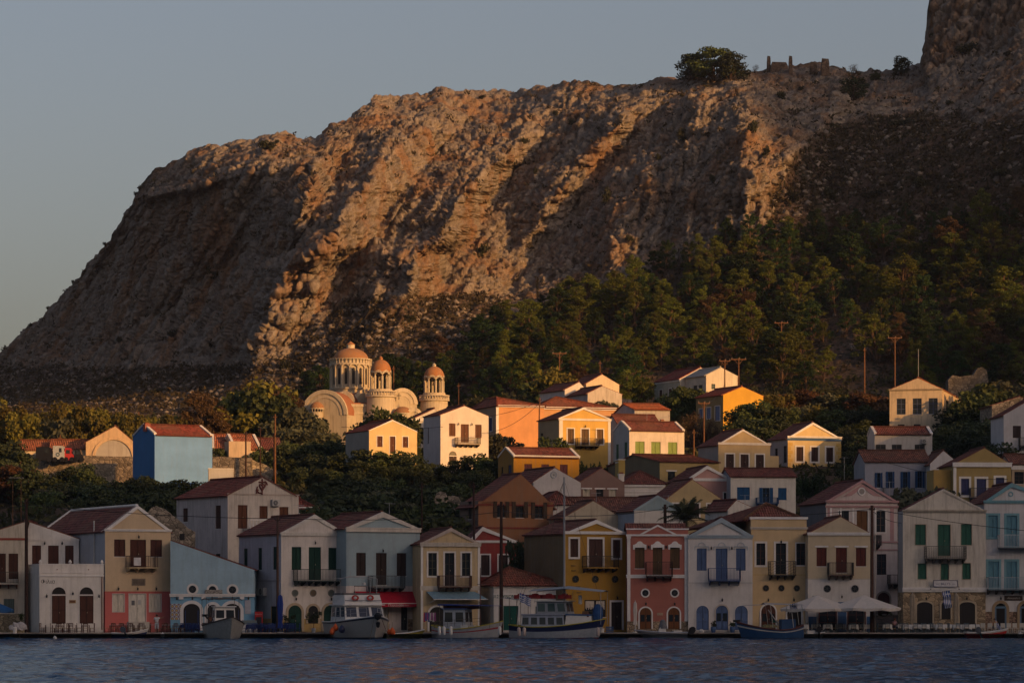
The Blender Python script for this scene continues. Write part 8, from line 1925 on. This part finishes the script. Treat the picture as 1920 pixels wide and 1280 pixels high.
def person(label,u,Y,rz,J,shirt,legs,hair,dz=0):
    """J: joints in metres, x right, -y towards the viewer"""
    o=thing('person',label,'person',at(u,Y,dz),rz); V=[];E_=[];Rr=[]
    def add(p,r_,par=None):
        V.append(p);Rr.append(r_)
        if par is not None:E_.append((par,len(V)-1))
        return len(V)-1
    pel=add(J['pel'],(.13,.105)); ch=add(J['chest'],(.155,.11),pel); nk=add(J['neck'],.055,ch); hd0=add(J['head'],(.075,.09),nk); add(J['top'],(.07,.085),hd0)
    hx,hy,hz=J['head']; add((hx,hy-.105,hz-.015),.016,hd0)
    for sd in 'lr':
        sh=add(J['sh'+sd],.058,ch); el=add(J['el'+sd],.042,sh); wr=add(J['wr'+sd],.028,el); d=(Vector(J['wr'+sd])-Vector(J['el'+sd])).normalized(); pm=Vector(J['wr'+sd])+d*.07; pa=add(tuple(pm),.034,wr)
        s1=d.cross(Vector((0,1,.01))).normalized()
        for k,(off,ln) in enumerate(((-.03,.075),(-.01,.085),(.012,.08),(.032,.06))): add(tuple(pm+s1*off+d*(.03+ln)+Vector((0,-.012,-.012*k))),.009,pa)
        add(tuple(pm+s1*-.055+d*.02),.010,pa)
        hp=add(J['hp'+sd],.085,pel); kn=add(J['kn'+sd],.06,hp); an=add(J['an'+sd],.04,kn); add(tuple(Vector(J['an'+sd])+Vector((0,-.14,-.04))),.035,an)
    skinned('body',V,E_,Rr,skin_m,o)
    def lerp(a,b_,t_): return tuple(Vector(a).lerp(Vector(b_),t_))
    skinned('shirt',[J['pel'],J['chest'],lerp(J['chest'],J['neck'],.7),J['shl'],lerp(J['shl'],J['ell'],.6),J['shr'],lerp(J['shr'],J['elr'],.6)],[(0,1),(1,2),(1,3),(3,4),(1,5),(5,6)],[(.155,.125),(.175,.135),.085,.078,.070,.078,.070],shirt,o)
    skinned('trousers',[J['pel'],J['hpl'],lerp(J['knl'],J['anl'],.35),J['hpr'],lerp(J['knr'],J['anr'],.35),J['knl'],J['knr']],[(0,1),(1,5),(5,2),(0,3),(3,6),(6,4)],[(.15,.12),.10,.066,.10,.066,.082,.082],legs,o)
    b=MB(); hx,hy,hz=J['head']; b.lathe([(.098,-.02),(.102,.05),(.08,.12),(.0,.15)],hair,14,(hx,hy+.018,hz+.01),sy=1.08); b.build('hair',o,True)
    e=MB(); 
    for sx_ in (-.032,.032): e.box(hx+sx_-.01,hx+sx_+.01,hy-.098,hy-.088,hz+.008,hz+.02,blk)
    e.box(hx-.022,hx+.022,hy-.094,hy-.086,hz-.052,hz-.045,paint((.2,.07,.05))); e.build('face',o)
stand=dict(pel=(0,0,.92),chest=(0,0,1.28),neck=(0,-.01,1.45),head=(0,-.02,1.57),top=(0,-.01,1.68),shl=(-.19,0,1.39),ell=(-.27,-.02,1.12),wrl=(-.16,-.2,1.02),shr=(.19,0,1.39),elr=(.42,-.05,1.36),wrr=(.62,-.1,1.46),hpl=(-.10,0,.88),knl=(-.12,-.03,.48),anl=(-.12,.02,.08),hpr=(.10,0,.88),knr=(.11,-.03,.48),anr=(.13,.02,.08))
person('person in a white shirt and shorts standing with one arm stretched out to the right',294,302.3,0,stand,paint((.58,.58,.58),.8,.1),paint((.45,.46,.48),.8,.1),paint((.03,.025,.02),.9))
sit=dict(pel=(0,0,.56),chest=(0,-.02,.92),neck=(0,-.04,1.08),head=(0,-.06,1.2),top=(0,-.05,1.31),shl=(-.19,0,1.02),ell=(-.24,-.12,.80),wrl=(-.12,-.32,.78),shr=(.19,0,1.02),elr=(.24,-.12,.80),wrr=(.12,-.32,.80),hpl=(-.10,-.05,.53),knl=(-.13,-.42,.50),anl=(-.13,-.38,.08),hpr=(.10,-.05,.53),knr=(.13,-.42,.50),anr=(.13,-.38,.08))
person('red haired person in a pink top seated at the tables in the alley mouth',1677,304.2,.4,sit,paint((.30,.16,.18),.8,.3),paint((.05,.06,.1),.8),paint((.16,.05,.03),.9),dz=.0)
person('person in an ochre top seated before the turquoise trimmed house',1865,303.6,-.3,sit,paint((.36,.20,.10),.8,.3),paint((.12,.1,.1),.8),paint((.06,.04,.03),.9))

# television aerials on the roofs
for (u,v,Y,lab) in [(1397,955,333,'television aerial on the white gable beside the palm'),(1253,956,328,'television aerial on the pale blue gabled house'),(1118,950,339,'television aerial on the stained cream gable'),(560,975,312,'television aerial on the roof of the green shuttered house'),(1583,880,398,'television aerial above the blue shuttered white house'),(1213,795,424,'television aerial on the lime green shuttered house'),(730,972,312,'television aerial on the light blue waterfront house'),(1668,930,330,'television aerial behind the pink neoclassical pediment')]:
    k=Y/F; o=thing('aerial',lab,'aerial',P(u,v,Y)); h_=1.5
    prt(o,'mast',lambda b:b.bar((0,0,-1.2),(0,0,h_),.045,steel)); prt(o,'antenna',lambda b:[b.bar((-.5,.0,h_-.05),(.5,.2,h_-.05),.03,steel)]+[b.bar((x,-.25+x*.2,h_-.05),(x,.25+x*.2,h_-.05),.022,steel) for x in (-.45,-.25,-.05,.15,.35)])
